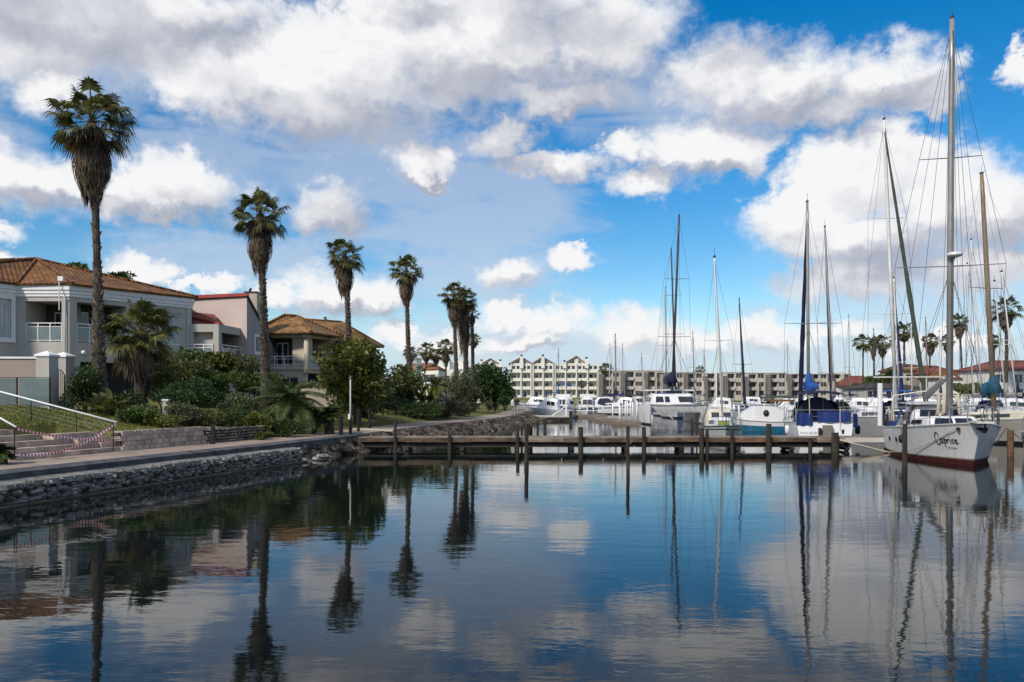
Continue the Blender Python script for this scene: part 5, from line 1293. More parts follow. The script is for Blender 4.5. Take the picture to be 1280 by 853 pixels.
for x in (16.0, 18.5, 21): mb.tube([(x, 38.3, -1), (x, 38.3, zd - .28)], .12, 8)
mb.build('trestle', M['beam_dark'], pl, world=True)
PG = 'posts along the pier'
for px, top, Y, r, lb in [
    (494, 526, 36.9, .085, 'thin dark post on the pier beside the lawn'), (562, 543, 36.9, .11, 'stubby post at the pier edge, level with the deck, below the riprap'),
    (647, 535, 36.9, .095, 'short post at the left side of the tall front pile'), (726, 534, 36.85, .125, 'stout dark post standing alone in the middle of the pier'),
    (805, 534, 36.9, .11, 'dark post on the pier to the right of the tall thin pile'), (877, 535, 36.85, .13, 'thick brown post just left of the green striped sailboat'), (884, 536, 37.0, .09, 'second post touching the thick brown one'),
    (915, 537, 36.9, .10, 'pale grey post in front of the green striped sailboat bow'), (961, 530, 36.9, .15, 'stout post hung with green growth between two boats'),
    (1044, 541, 36.9, .20, 'very thick dark post at the right end of the pier'), (1013, 548, 36.9, .10, 'short stub in front of the stern with blue covers')]:
    pile(px, top, Y, lb, r, PG)
pile(658, 530, 31.0, 'tall dark pile in front of the pier left of its middle', .10, 'tall piles in front of the pier')
pile(785, 533, 27.4, 'tall thin dark pile standing in the water before the pier, left of the catamaran', .075, 'tall piles in front of the pier')
pile(1131, 530, 29.5, 'dark pile in the water against the large white sailboat', .10, 'tall piles in front of the pier', lean=(.03, 0))
FP_ = 'piles behind the pier'
for px, top, Y, r, lb in [(652, 534, 42, .08, 'thin pile behind the pier, left of the pair'), (661, 532, 44, .09, 'left one of the close pair of piles behind the pier'), (664, 531, 44.3, .10, 'right one of the close pair of piles behind the pier'),
                          (672, 526, 55, .09, 'slim pile behind the close pair, under the jetty'), (681, 524, 56, .13, 'thicker pile under the jetty behind the pier'), (865, 524, 44, .09, 'pile wrapped with rope in front of the catamaran'), (871, 520, 46, .06, 'thin leaning pole in front of the catamaran')]:
    pile(px, top, Y, lb, r, FP_)
# jetty with white gate frame
t = thing('jetty', 'short concrete jetty with a white braced frame at its end, beyond the pier', 'jetty', P(680, 522, 80)); Y = 80; s = Y / FOC
a, b = P(648, 0, Y).x, P(714, 0, Y).x
mb = MB(); mb.box(a, b, Y, Y + 2.2, .36, .52); mb.build('deck', M['conc_light'], t, world=True)
mb = MB(); mb.box(a, b, Y + .1, Y + .3, .0, .34); mb.box(a, b, Y + 1.8, Y + 2, 0, .34)
for px in (714, 700): mb.box(P(px, 0, Y).x - .2, P(px, 0, Y).x + .1, Y - .1, Y + .15, -1, 1.0 if px == 714 else .3)
mb.build('beams', M['beam_dark'], t, world=True)
mb = MB(); xe = b - .4; mb.box(xe - .16, xe + .0, Y + .2, Y + .36, .522, 2.2); mb.box(xe - .16, xe + .5, Y + .2, Y + .36, 2.202, 2.36); mb.bar((xe - 1.5, Y + .28, .53), (xe - .1, Y + .28, 1.5), .1, .1); mb.box(xe - .08, xe + .02, Y + 1.7, Y + 1.8, .522, 2.0); mb.build('gate_frame', M['white'], t, world=True)
def pontoon(label, px0, px1, Y, npost, hp=1.35, z=.30, tall=True, grp='finger pontoons with white posts', depth=3.5, fm='white'):
    t = thing('finger_pontoon', label, 'pontoon', P((px0 + px1) / 2, 520, Y).xy[:] + (0,), 0, grp)
    a, b = P(px0, 0, Y).x, P(px1, 0, Y).x; mb = MB(); mb.box(a, b, Y, Y + depth, -.1, z); mb.build('deck', M['plank'], t, world=True)
    r_ = random.Random(int(px0)); ps = MB()
    for k in range(npost):
        x = a + (b - a) * (k + .5) / npost + r_.uniform(-.1, .1); y = Y + r_.uniform(.2, depth - .2); h = hp * r_.uniform(.7, 1.12)
        p = MB(); p.tube([(x, y, z), (x, y, z + h)], .065, 6); p.build('post', M[fm], t, True, True)
    if not tall:
        p = MB(); p.bar((a, Y + .2, z + hp * .8), (b, Y + .2, z + hp * .8), .08, .10); p.bar((a, Y + .2, z + hp * .42), (b, Y + .2, z + hp * .42), .06, .08); p.build('railing', M['white'], t, world=True)
    return t
pontoon('pontoon end with a cluster of tall white posts left of the catamaran', 770, 801, 70, 9, 1.75)
pontoon('pontoon with a row of white posts between the catamaran and the teal hulled boat', 903, 941, 64, 12, 1.45)
pontoon('grey pontoon with white horizontal rails in front of the small cruisers', 720, 760, 92, 4, 1.2, tall=False)
pontoon('low bare grey pontoon left of the white posts', 746, 774, 78, 0, 1.0)
pontoon('far pontoon with a few white posts beside the boathouse cruiser', 802, 830, 115, 7, 1.3)
pontoon('long grey pontoon under the small boats beyond the catamaran', 830, 1000, 135, 14, 1.2, depth=3)
pontoon('long dark pontoon below the gabled apartments', 640, 790, 170, 10, 1.2, depth=3, fm='conc_dark')
pontoon('pontoon among the masts on the right side', 1075, 1300, 75, 16, 1.2, depth=2.5)

# ================================================================== BOATS
def lerp1(x, xs, ys): return float(np.interp(x, xs, ys))
class Hull:
    def __init__(s, L, B, fb, rake=.8, transom=.7, full=2.2, maxb=.42, flare=.12, stern_rake=0.0, draft=.45):
        s.L, s.B, s.fb, s.rake, s.tr, s.full, s.mx, s.flare, s.sr, s.dr = L, B, fb, rake, transom, full, maxb, flare, stern_rake, draft
    def sheer(s, t): return lerp1(t, [0, .35, .7, 1], [s.fb[0], s.fb[1], s.fb[1] + (s.fb[2] - s.fb[1]) * .38, s.fb[2]])
    def hb(s, t):
        if t < s.mx: f = s.tr + (1 - s.tr) * math.sin(t / s.mx * math.pi / 2)
        else: f = 1 - ((t - s.mx) / (1 - s.mx)) ** s.full
        return s.B / 2 * f
    def pt(s, t, z, side=1):
        """point on the hull skin at station t (0 stern .. 1 bow) and height z"""
        sh = s.sheer(t); q = max(0, min(1, z / sh)); fl = s.flare + .42 * max(0, t - .45) ** 1.4
        h = s.hb(t) * (1 - fl * (1 - q) ** 1.2)
        if z < 0: h *= max(.05, 1 - .55 * (-z / s.dr) ** 1.3)
        x = -s.L / 2 + s.sr * (1 - q) * (1 - t) + t * (s.L - s.rake * (1 - q) - (0.5 * s.rake * min(1, -z / s.dr) if z < 0 else 0))
        return Vector((x, side * h, z))
def build_hull(par, h, bands, deckm, n=18, bulwark=.04, gun='varnish', name='hull'):
    """bands: [(fraction of freeboard, material name)] from the sheer downwards, below the water the last one"""
    ts = [((i / n) ** .92) for i in range(n + 1)]; mb = MB(); mats_ = []; lev = []
    fr = [1.0] + [b[0] for b in bands]
    for (f, m) in bands:
        if m not in mats_: mats_.append(m)
    def zz(t, k):
        if k < len(fr): return h.sheer(t) * fr[k]
        return -h.dr * (k - len(fr) + 1) / 2
    nl = len(fr) + 2
    for side in (1, -1):
        vs = [h.pt(t, zz(t, k), side) for t in ts for k in range(nl)]
        fs = []
        for k in range(nl - 1):
            fs = [((i * nl + k), (i * nl + k + 1), ((i + 1) * nl + k + 1), ((i + 1) * nl + k)) for i in range(n)]
            if side < 0: fs = [tuple(reversed(f)) for f in fs]
            mi = mats_.index(bands[min(k, len(bands) - 1)][1]); base = len(mb.v) if k == 0 else base
            if k == 0: mb.add(vs, fs, mi)
            else:
                for f in fs: mb.f.append(tuple(base + q for q in f)); mb.m.append(mi)
    for k in range(nl - 1):     # transom
        a, b, c, d = h.pt(0, zz(0, k), 1), h.pt(0, zz(0, k), -1), h.pt(0, zz(0, k + 1), -1), h.pt(0, zz(0, k + 1), 1)
        mb.poly([a, b, c, d], mats_.index(bands[min(k, len(bands) - 1)][1]))
    hl = mb.build(name, [M[m] for m in mats_], par)
    dk = MB(); rows = []
    for t in ts:
        a, b = h.pt(t, h.sheer(t), 1), h.pt(t, h.sheer(t), -1); dz = Vector((0, 0, -bulwark)); c = (a + b) / 2 + Vector((0, 0, .05 * h.B / 3 - bulwark)); rows.append([a * 1.0 + dz, c, b + dz])
    vs = [v for r in rows for v in r]
    dk.add(vs, [f for i in range(n) for f in ((3 * i, 3 * i + 3, 3 * i + 4, 3 * i + 1), (3 * i + 1, 3 * i + 4, 3 * i + 5, 3 * i + 2))]); dk.build('deck', M[deckm], par)
    if gun:
        g = MB()
        for side in (1, -1): g.tube([h.pt(t, h.sheer(t), side) + Vector((0, 0, .012)) for t in ts], .03, 5)
        g.build('rubbing_strake', M[gun], par)
    return hl
def cabin(par, h, x0, x1, hgt, wf=.62, m='gel', front_slope=.5, rear_slope=.12, wins=2, name='cabin', z0=None, gm='glass', top_m=None, win_frac=(.18, .82), front_win=True, taper=.8):
    """coachroof between x0 (aft) and x1 (forward) with side and front windows"""
    t0, t1 = (x0 + h.L / 2) / h.L, (x1 + h.L / 2) / h.L
    zb0, zb1 = (h.sheer(t0) - .06, h.sheer(t1) - .06) if z0 is None else (z0, z0)
    w0, w1 = h.hb(t0) * wf, h.hb(min(.97, t1)) * wf; rings = []
    def ring(x, w, zb, hh, fr):
        return [Vector((x, -w, zb)), Vector((x, w, zb)), Vector((x, w * .93, zb + hh * .75)), Vector((x, w * taper, zb + hh)), Vector((x, 0, zb + hh * 1.07)), Vector((x, -w * taper, zb + hh)), Vector((x, -w * .93, zb + hh * .75))]
    rr = [ring(x0, w0, zb0, .02, 0), ring(x0 + rear_slope, w0, zb0, hgt * .96, 0), ring(x0 * .5 + (x1 - front_slope) * .5, (w0 + w1) / 2 * 1.04, (zb0 + zb1) / 2, hgt, 0), ring(x1 - front_slope, w1 * 1.02, zb1, hgt * .92, 0), ring(x1, w1 * .82, zb1, .03, 0)]
    mb = MB(); mb.loft(rr); c = mb.build(name, M[m], par)
    if wins:
        for side in (1, -1):
            for k in range(wins):
                f0 = win_frac[0] + (win_frac[1] - win_frac[0]) * (k + .08) / wins; f1 = win_frac[0] + (win_frac[1] - win_frac[0]) * (k + .92) / wins
                q = []
                for f, zf in ((f0, .38), (f1, .38), (f1, .70), (f0, .72)):
                    x = x0 + rear_slope + (x1 - front_slope - x0 - rear_slope) * f; w = w0 + (w1 - w0) * f; w *= 1.02; zb = zb0 + (zb1 - zb0) * f
                    q.append(Vector((x, side * (w * (1.02 - .09 * zf) + .02), zb + hgt * zf)))
                g = MB(); off = Vector((0, side * .012, 0)); g.hexa([p - off * 2 for p in q] + [p + off for p in q]); g.build('window', M[gm], c)
        if front_win:
            for k in range(2):
                q = []
                for yf, zf in ((-.92, .30), (-.06, .30), (-.06, .80), (-.80, .80)):
                    yf = yf if k == 0 else -yf; x = x1 - front_slope * zf * .97 + .012; q.append(Vector((x, w1 * .86 * yf, zb1 + hgt * zf * .98)))
                g = MB(); g.hexa([p - Vector((.03, 0, 0)) for p in q] + [p + Vector((.012, 0, .008)) for p in q]); g.build('window', M[gm], c)
    return c
def lifelines(par, h, t0, t1, n, hgt=.62, name='lifeline', m='steel', wires=2, r=.012):
    for side in (1, -1):
        mb = MB(); tops = []
        for k in range(n + 1):
            t = t0 + (t1 - t0) * k / n; p = h.pt(t, h.sheer(t), side); p.y *= .97; tops.append(p); mb.tube([p, p + Vector((0, 0, hgt))], r, 5)
        for w in range(wires):
            f = hgt * (1 - w * .48); mb.tube([p + Vector((0, 0, f - .01)) for p in tops], .006, 4)
        mb.build(name, M[m], par)
def pulpit(par, h, hgt=.65, m='steel', r=.018, ext=.25):
    mb = MB(); a = [h.pt(t, h.sheer(t), 1) for t in (.90, .96)]; b = [h.pt(t, h.sheer(t), -1) for t in (.96, .90)]; up = Vector((0, 0, hgt)); tip = h.pt(1, h.sheer(1), 1)
    tip.y = 0; tip += Vector((ext, 0, 0)); mb.tube([a[0] + up, a[1] + up, tip + up * 1.05, b[0] + up, b[1] + up], r, 6); mb.tube([a[0] + up * .5, a[1] + up * .5, tip + up * .5, b[0] + up * .5, b[1] + up * .5], r * .7, 5)
    for p in (a[0], a[1], b[0], b[1]): mb.tube([p, p + up], r, 5)
    mb.tube([tip - Vector((ext, 0, 0)), tip + up * 1.05], r, 5); return mb.build('pulpit', M[m], par)
def pushpit(par, h, hgt=.65, m='steel', r=.018):
    mb = MB(); a = h.pt(.12, h.sheer(.12), 1); b = h.pt(.0, h.sheer(0), 1); c = h.pt(0, h.sheer(0), -1); d = h.pt(.12, h.sheer(.12), -1); up = Vector((0, 0, hgt))
    for f in (1, .5): mb.tube([a + up * f, b + up * f, c + up * f, d + up * f], r if f == 1 else r * .7, 5)
    for p in (a, b, c, d): mb.tube([p, p + up], r, 5)
    return mb.build('stern_rail', M[m], par)
class Boat:
    def __init__(s, label, X, Y, head, name='sailing_yacht', cat='sailboat', grp=None):
        s.rt = thing(name, label, cat, (X, Y, 0), R(head), grp); s.inv = (Matrix.Translation((X, Y, 0)) @ Matrix.Rotation(R(head), 4, 'Z')).inverted(); s.fwd = s.inv.inverted()
    def loc(s, px, py, Y): return s.inv @ P(px, py, Y)
    def mast(s, h, mx, top, basez=None, r=.07, m='alu', spreaders=((.35, .9), (.68, .6)), furl=None, furl_r=.06, back=True, wire_r=.006, boom=3.2, cover=None, cover_r=.16, shroud_t=None, gear=True, boom_up=.9, forestay=True, furl_bow=None, wires=True):
        """mast stepped at local x = mx with its top at the photograph's (px, py)"""
        t = (mx + h.L / 2) / h.L; bz = h.sheer(t) - .02 if basez is None else basez
        base = Vector((mx, 0, bz)); wb = s.fwd @ base; T = s.loc(top[0], top[1], wb.y); D = T - base; hl = D.length; at = lambda f: base + D * f
        mb = MB(); mb.tube([at(0), at(.5), at(.9), at(1)], [r, r, r * .86, r * .7], 10); mo = mb.build('mast', M[m], s.rt, True)
        if gear:
            g = MB(); g.tube([at(1), at(1) + Vector((0, 0, .55))], .010, 4); g.bar(at(1) + Vector((-.2, 0, .12)), at(1) + Vector((.25, 0, .12)), .02, .02); g.box(T.x - .07, T.x + .07, T.y - .07, T.y + .07, T.z, T.z + .10); g.build('masthead_gear', M['dark_mast'], mo)
        # transverse direction of the photograph's lateral spreaders = boat's own beam
        tips = {}
        for f, w in spreaders:
            for sd in (1, -1):
                q = at(f) + Vector((-.12, sd * w, .05)); tips[(f, sd)] = q; sp = MB(); sp.tube([at(f), q], [.028, .018], 5); sp.build('spreader', M[m], mo)
        if wires:
            rg = MB(); tt = (mx - .25 + h.L / 2) / h.L if shroud_t is None else shroud_t
            for sd in (1, -1):
                cp = h.pt(tt, h.sheer(tt), sd) * 1.0; cp.y *= .94; prev = cp
                for f, w in sorted(spreaders): rg.tube([prev, tips[(f, sd)]], wire_r, 4); prev = tips[(f, sd)]
                rg.tube([prev, at(.985)], wire_r, 4)
                if spreaders:
                    f0 = min(f for f, w in spreaders); c2 = h.pt(tt + .05, h.sheer(tt + .05), sd); c2.y *= .94; rg.tube([c2, at(f0 * .98)], wire_r, 4); c3 = h.pt(tt - .05, h.sheer(tt - .05), sd); c3.y *= .94; rg.tube([c3, at(f0 * .98)], wire_r, 4)
            bow = h.pt(1, h.sheer(1), 1); bow.y = 0
            if back:
                st = h.pt(0, h.sheer(0), 1); rg.tube([at(.99), Vector((st.x, st.y * .0, st.z))], wire_r, 4)
            if forestay: rg.tube([at(.99), bow], wire_r, 4)
            rg.tube([at(.97) + Vector((.12, .02, 0)), base + Vector((.14, .03, 1.2))], wire_r * .8, 4)
            rg.build('rigging', M['wire'], s.rt)
        if furl:
            bow = h.pt(1, h.sheer(1), 1); bow.y = 0; bow = furl_bow or bow
            a = at(.965); b = bow + Vector((-.02, 0, .35)); f_ = MB(); k = 16; f_.tube([a.lerp(b, i / k) for i in range(k + 1)], [furl_r * (.45 + .75 * min(1, i / k * 1.6)) * (1 + .12 * math.sin(i * 2.1)) for i in range(k + 1)], 7); fo = f_.build('furled_headsail', M[furl], s.rt, True)
            d = MB(); d.tube([bow + Vector((0, 0, .10)), bow + Vector((-.01, 0, .32))], .09, 8); d.build('furler_drum', M['dark_mast'], fo)
        if boom:
            a = base + Vector((-.1, 0, boom_up)); b = a + Vector((-boom, 0, .12)); bm = MB(); bm.tube([a, b], .055, 8); bo = bm.build('boom', M[m], s.rt, True)
            if cover:
                k = 12; c = MB(); rings = []
                for i in range(k + 1):
                    f = i / k; p = a.lerp(b, f * .97) + Vector((0, 0, cover_r * .55)); rr = cover_r * (1.15 - .55 * f) * (1 + .10 * math.sin(i * 2.7)); rings.append([p + Vector((0, rr * .62 * math.cos(q), rr * math.sin(q) + (rr * .4 if math.sin(q) > .9 else 0))) for q in np.linspace(0, 2 * math.pi, 10)[:-1]])
                c.loft(rings); c.build('sail_cover', M[cover], bo, True)
                sc = MB(); sc.tube([base + Vector((-.02, 0, boom_up + .15)), base + Vector((-.04, 0, boom_up + 1.15))], [cover_r * 1.1, r * 1.25], 8); sc.build('sail_cover_collar', M[cover], bo, True)
        return mo
def bimini(par, x0, x1, w, z0, z1, m, frame='steel', side=False, name='bimini'):
    rings = []; mb = MB(); n = 7
    for i in range(4):
        x = x0 + (x1 - x0) * i / 3; dz = .10 * math.sin(math.pi * i / 3)
        rings.append([Vector((x, w * math.sin(a), z1 - .16 * (1 - math.cos(a)) * 1.2 + dz)) for a in np.linspace(-1.25, 1.25, n)] + [Vector((x, w * math.sin(a), z1 - .03 - .16 * (1 - math.cos(a)) * 1.2 + dz)) for a in np.linspace(1.25, -1.25, n)])
    mb.loft(rings); o = mb.build(name, M[m], par)
    for sd in (1, -1):
        f = MB()
        for x in (x0 + .05, x1 - .05): f.tube([((x0 + x1) / 2, sd * w * .96, z0), (x, sd * w * .93, z1 - .12)], .018, 5)
        f.build('bimini_frame', M[frame], o)
    return o
def sprayhood(par, x0, x1, w, z0, hgt, m, win=True):
    """x0 aft edge, x1 forward edge"""
    rings = []
    for i in range(5):
        f = i / 4; x = x0 + (x1 - x0) * f; hh = hgt * (1 - f ** 2.2) + .02; rings.append([Vector((x, w * math.cos(a) * (1 - .12 * f), z0 + hh * min(1, 1.35 * math.sin(a)))) for a in np.linspace(0, math.pi, 11)])
    mb = MB(); mb.loft(rings, closed=False); vs = len(mb.v); o = mb.build('sprayhood', M[m], par)
    md = o.modifiers.new('thickness', 'SOLIDIFY'); md.thickness = .02
    if win:
        g = MB()
        for k in (-1, 1):
            q = [Vector((x0 + (x1 - x0) * f, w * k * yy * (1 - .12 * f), z0 + hgt * (1 - f ** 2.2) * 1.0 + .045)) for f, yy in ((.55, .12), (.55, .62), (.85, .62), (.85, .12))]; g.hexa([p - Vector((0, 0, .02)) for p in q] + [p + Vector((.01, 0, .012)) for p in q])
        g.build('sprayhood_window', M['glass'], o)
    return o
def fender(par, p, r=.12, l=.5, m='gel'):
    mb = MB(); p = Vector(p); mb.tube([p + Vector((0, 0, -l / 2)), p + Vector((0, 0, -l * .36)), p + Vector((0, 0, l * .36)), p + Vector((0, 0, l / 2))], [.04, r, r, .03], 10); mb.tube([p + Vector((0, 0, l / 2)), p + Vector((0, 0, l / 2 + .5))], .01, 4); return mb.build('fender', M[m], par, True)
def text_on(par, txt, size, mapf, m='ink', shear=0.0, name='lettering'):
    cu = bpy.data.curves.new('t', 'FONT'); cu.body = txt; cu.size = size; cu.shear = shear; cu.resolution_u = 3; ob = bpy.data.objects.new('t', cu); me = bpy.data.meshes.new_from_object(ob)
    mb = MB(); vs = [mapf(v.co.x, v.co.y) for v in me.vertices]; mb.add(vs, [tuple(p.vertices) for p in me.polygons]); bpy.data.objects.remove(ob); bpy.data.curves.remove(cu); bpy.data.meshes.remove(me)
    return mb.build(name, M[m], par)

# ---------------- the large white sailboat with its name on the bow
def big_boat():
    hd = -105; L, B = 11.6, 3.8; bow = Vector((16.65, 28.4)); ax = Vector((math.cos(R(hd)), math.sin(R(hd)))); c = bow - ax * (L / 2)
    b = Boat('large white sailboat with red bottom and Caprice lettered on its bow', c.x, c.y, hd); rt = b.rt
    h = Hull(L, B, (1.10, 1.14, 1.60), rake=.95, transom=.66, full=2.15, maxb=.5, flare=.10, draft=.5)
    build_hull(rt, h, [(.93, 'gel_old'), (.16, 'gel_old'), (.125, 'grime'), (.0, 'antifoul'), (-.1, 'antifoul')], 'deck', 26, .05, 'hull_grey')
    cabin(rt, h, -1.9, 2.6, .50, .60, 'gel', .55, .1, 3)
    dh = cabin(rt, h, -2.3, .55, 1.02, .56, 'gel', .75, .05, 2, 'deckhouse', top_m=None, win_frac=(.1, .92))
    t_ = (0 + L / 2) / L
    mb = MB(); z = h.sheer(.45) + 1.06; mb.loft([[Vector((x, y, z + dz + .04 * (1 - (y / 1.2) ** 2))) for y in np.linspace(-1.25, 1.25, 7)] + [Vector((x, y, z + dz - .05)) for y in np.linspace(1.25, -1.25, 7)] for x, dz in ((-3.2, 0), (-1.5, .03), (.15, 0))]); mb.build('deckhouse_roof', M['hull_grey'], rt)
    mb = MB(); mb.box(-.45, -.25, -1.0, -.8, h.sheer(.5), z - .06); mb.box(-.45, -.25, .55, .85, h.sheer(.5), z - .06); mb.build('timber_post', M['varnish'], rt)
    mb = MB(); q = h.pt(.3, h.sheer(.3), -1); mb.hexa([(-2.2, -1.35, 1.2), (-2.0, -1.35, 1.2), (-2.0, -1.31, 1.2), (-2.2, -1.31, 1.2), (-1.7, -1.2, 1.95), (-1.45, -1.2, 1.95), (-1.45, -1.16, 1.95), (-1.7, -1.16, 1.95)]); mb.build('weather_cloth', M['brightblue'], rt)
    # cockpit hoop, gantry and beam
    mb = MB(); z0 = h.sheer(.15)
    mb.tube([(-2.6, -1.4, z0), (-2.7, -1.3, z0 + 1.45), (-2.7, 0, z0 + 1.65), (-2.7, 1.3, z0 + 1.45), (-2.6, 1.4, z0)], .035, 8); mb.build('cockpit_hoop', M['gel_cream'], rt, True)
    mb = MB(); mb.bar((-4.5, -1.85, z0 + 2.35), (-4.5, 1.75, z0 + 2.35), .07, .06)
    for y in (-.95, .5, 1.6): mb.tube([(-4.5, y, z0), (-4.5, y, z0 + 2.3)], .028, 8)
    mb.build('stern_gantry', M['deck'], rt)
    mb = MB(); mb.tube([(-4.45, -1.55, z0), (-4.45, -1.55, z0 + 2.05)], .12, 10); mb.build('wind_vane_post', M['gel'], rt)
    rc_ = random.Random(5)      # gear crowding the stern rail
    for k in range(9):
        x, y = rc_.uniform(-5.4, -2.8), rc_.choice([-1.45, -1.3, 1.2, 0, -.6]); h_ = rc_.uniform(.5, 1.2); mb = MB(); mb.tube([(x, y, z0), (x + rc_.uniform(-.1, .1), y, z0 + h_ * .6), (x, y + rc_.uniform(-.1, .1), z0 + h_)], [rc_.uniform(.05, .14), rc_.uniform(.06, .16), .04], 8); mb.build('deck_gear', M[rc_.choice(['rubber', 'iron', 'rope', 'dark_mast', 'grey_canvas'])], rt, True)
    mb = MB(); mb.box(-2.95, -2.45, -1.5, -1.25, z0 + .05, z0 + .28); mb.build('blue_bundle', M['blue'], rt)
    mb = MB(); mb.tube([(-2.2, 0, 2.55), (.9, 0, 3.3)], [.16, .12], 9); mb.build('stowed_spar', M['alu'], rt, True)
    mo = b.mast(h, 1.62, (1190, 24), r=.125, m='alu', spreaders=((.395, 2.05), (.66, 1.15)), furl=None, boom=0, wire_r=.009, shroud_t=.60)
    mb = MB(); p = Vector((1.62, 0, h.sheer(.64))); T = b.loc(1191, 320, (b.fwd @ p).y); mb.ell(T + Vector((.28, 0, 0)), (.30, .30, .12), 14, 7); mb.tube([T + Vector((.05, 0, -.2)), T + Vector((.25, 0, -.12))], .05, 6); mb.build('radar_dome', M['gel'], mo, True)
    mb = MB()   # extra halyards and runners
    top = b.loc(1190, 26, 32.6)
    for q in (h.pt(.3, h.sheer(.3), -1), h.pt(.22, h.sheer(.22), 1), h.pt(.86, h.sheer(.86), -1), h.pt(.8, h.sheer(.8), 1), Vector((4.4, 0, 1.5))): mb.tube([top.lerp(q, .02), q], .008, 4)
    mb.build('running_stays', M['wire'], rt)
    mb = MB()
    for k, (x, y) in enumerate(((1.9, -.25), (1.85, .25), (1.35, -.3))):
        z_ = h.sheer(.66) + .5; mb.tube([(x, y, z_ + .85), (x + .06, y * 1.2, z_ + .3), (x - .02, y * 1.4, z_ - .1), (x + .1, y * 1.1, z_ + .1), (x, y, z_ + .85)], .055, 6)
    mb.build('rope_coil', M['rope'], rt, True)
    lifelines(rt, h, .12, .90, 9, .60, m='dark_mast', r=.016); pulpit(rt, h, .62, 'steel', .022, .45); pushpit(rt, h, .8, 'dark_mast', .03)
    # bow roller platform and anchor
    mb = MB(); z1 = h.sheer(1); mb.box(L / 2 - .5, L / 2 + .55, -.28, .28, z1 + .0, z1 + .07); mb.build('bow_platform', M['deck'], rt)
    mb = MB(); mb.tube([(L / 2 + .1, 0, z1 + .12), (L / 2 + .5, 0, z1 - .05), (L / 2 + .35, 0, z1 - .3)], .035, 6); mb.hexa([(L / 2 + .1, -.22, z1 - .18), (L / 2 + .42, -.05, z1 - .34), (L / 2 + .42, .05, z1 - .34), (L / 2 + .1, .22, z1 - .18), (L / 2 + .12, -.2, z1 - .15), (L / 2 + .44, -.05, z1 - .30), (L / 2 + .44, .05, z1 - .30), (L / 2 + .12, .2, z1 - .15)]); mb.build('anchor', M['iron'], rt)
    # portholes and exhausts along the seen (starboard) side
    for t, z in ((.47, .72), (.575, .74), (.635, .76)):
        p = h.pt(t, z, -1); mb = MB(); mb.tube([p + Vector((0, .03, 0)), p + Vector((0, -.03, 0))], .10, 12); mb.build('porthole', M['rubber'], rt, True)
    fender(rt, h.pt(.66, .80, -1) + Vector((0, -.12, 0)), .11, .34, 'rubber')
    mb = MB(); a = h.pt(.93, h.sheer(.93) - .16, -1) + Vector((0, -.03, 0)); bb = h.pt(.52, .14, -1) + Vector((0, -.5, 0)); mb.tube([a + (bb - a) * f + Vector((0, -.05, -.32 * math.sin(math.pi * f))) for f in np.linspace(0, 1, 12)], .014, 5); mb.build('bow_line', M['rope'], rt, True)
    mb = MB(); mb.box(a.x - .16, a.x + .16, a.y - .01, a.y + .06, a.z - .05, a.z + .04); mb.build('fairlead', M['iron'], rt)
    # the name: brush-script strokes laid on the skin
    x0 = 3.5
    def skin(u, v):
        x = x0 + .15 + u * .74; z = .80 + v; t = (x + L / 2) / L
        for _ in range(4): t += (x - h.pt(t, z, -1).x) / L
        return h.pt(t, z, -1) + Vector((.004, -.012, 0))
    S = {'C': [[(.34, .34), (.36, .48), (.27, .57), (.14, .50), (.05, .30), (.04, .06), (.12, -.10), (.25, -.12), (.37, .02)]],
         'a': [[(.20, .16), (.12, .22), (.03, .12), (.05, .0), (.14, .02), (.20, .16), (.20, .03), (.26, .0)]],
         'p': [[(.02, .20), (.07, .22), (.05, -.12), (.03, -.24)], [(.06, .12), (.14, .22), (.21, .13), (.16, .01), (.06, .03)]],
         'r': [[(.02, .21), (.06, .0)], [(.05, .12), (.12, .22), (.19, .20)]],
         'i': [[(.05, .21), (.04, .02), (.10, .0)], [(.06, .30), (.08, .33)]],
         'c': [[(.18, .19), (.10, .22), (.03, .11), (.08, .0), (.18, .03)]],
         'e': [[(.03, .10), (.17, .15), (.13, .23), (.05, .17), (.04, .05), (.12, -.01), (.24, .06)]]}
    adv = {'C': .40, 'a': .26, 'p': .25, 'r': .20, 'i': .14, 'c': .21, 'e': .25}
    mb = MB(); u = 0
    def smooth(pl, n=4):
        out = []
        for i in range(len(pl) - 1):
            p0_, p1_, p2_, p3_ = pl[max(0, i - 1)], pl[i], pl[i + 1], pl[min(len(pl) - 1, i + 2)]
            for k in range(n):
                t = k / n; out.append(tuple(.5 * (2 * p1_[j] + (p2_[j] - p0_[j]) * t + (2 * p0_[j] - 5 * p1_[j] + 4 * p2_[j] - p3_[j]) * t * t + (3 * p1_[j] - p0_[j] - 3 * p2_[j] + p3_[j]) * t ** 3) for j in (0, 1)))
        return out + [pl[-1]]
    for ch in 'Caprice':
        for st in S[ch]:
            q = smooth([((x + y * .18) * .80 + u, y * .66) for x, y in st]); m_ = len(q)
            L_, R_ = [], []
            for i in range(m_):
                dx = q[min(i + 1, m_ - 1)][0] - q[max(i - 1, 0)][0]; dy = q[min(i + 1, m_ - 1)][1] - q[max(i - 1, 0)][1]; l = math.hypot(dx, dy) or 1; w = .013 + .012 * abs(dy / l)
                L_.append(skin(q[i][0] - dy / l * w, q[i][1] + dx / l * w)); R_.append(skin(q[i][0] + dy / l * w, q[i][1] - dx / l * w))
            mb.add(L_ + R_, [(i, i + 1, m_ + i + 1, m_ + i) for i in range(m_ - 1)])
        u += adv[ch] * .80
    mb.build('name_lettering', M['ink'], rt)
    text_on(rt, 'Port Owen', .13, lambda x, y: skin(.62 + x * .9, -.22 + y), shear=.25, name='port_lettering')
    return b, h
b1, hb1 = big_boat()

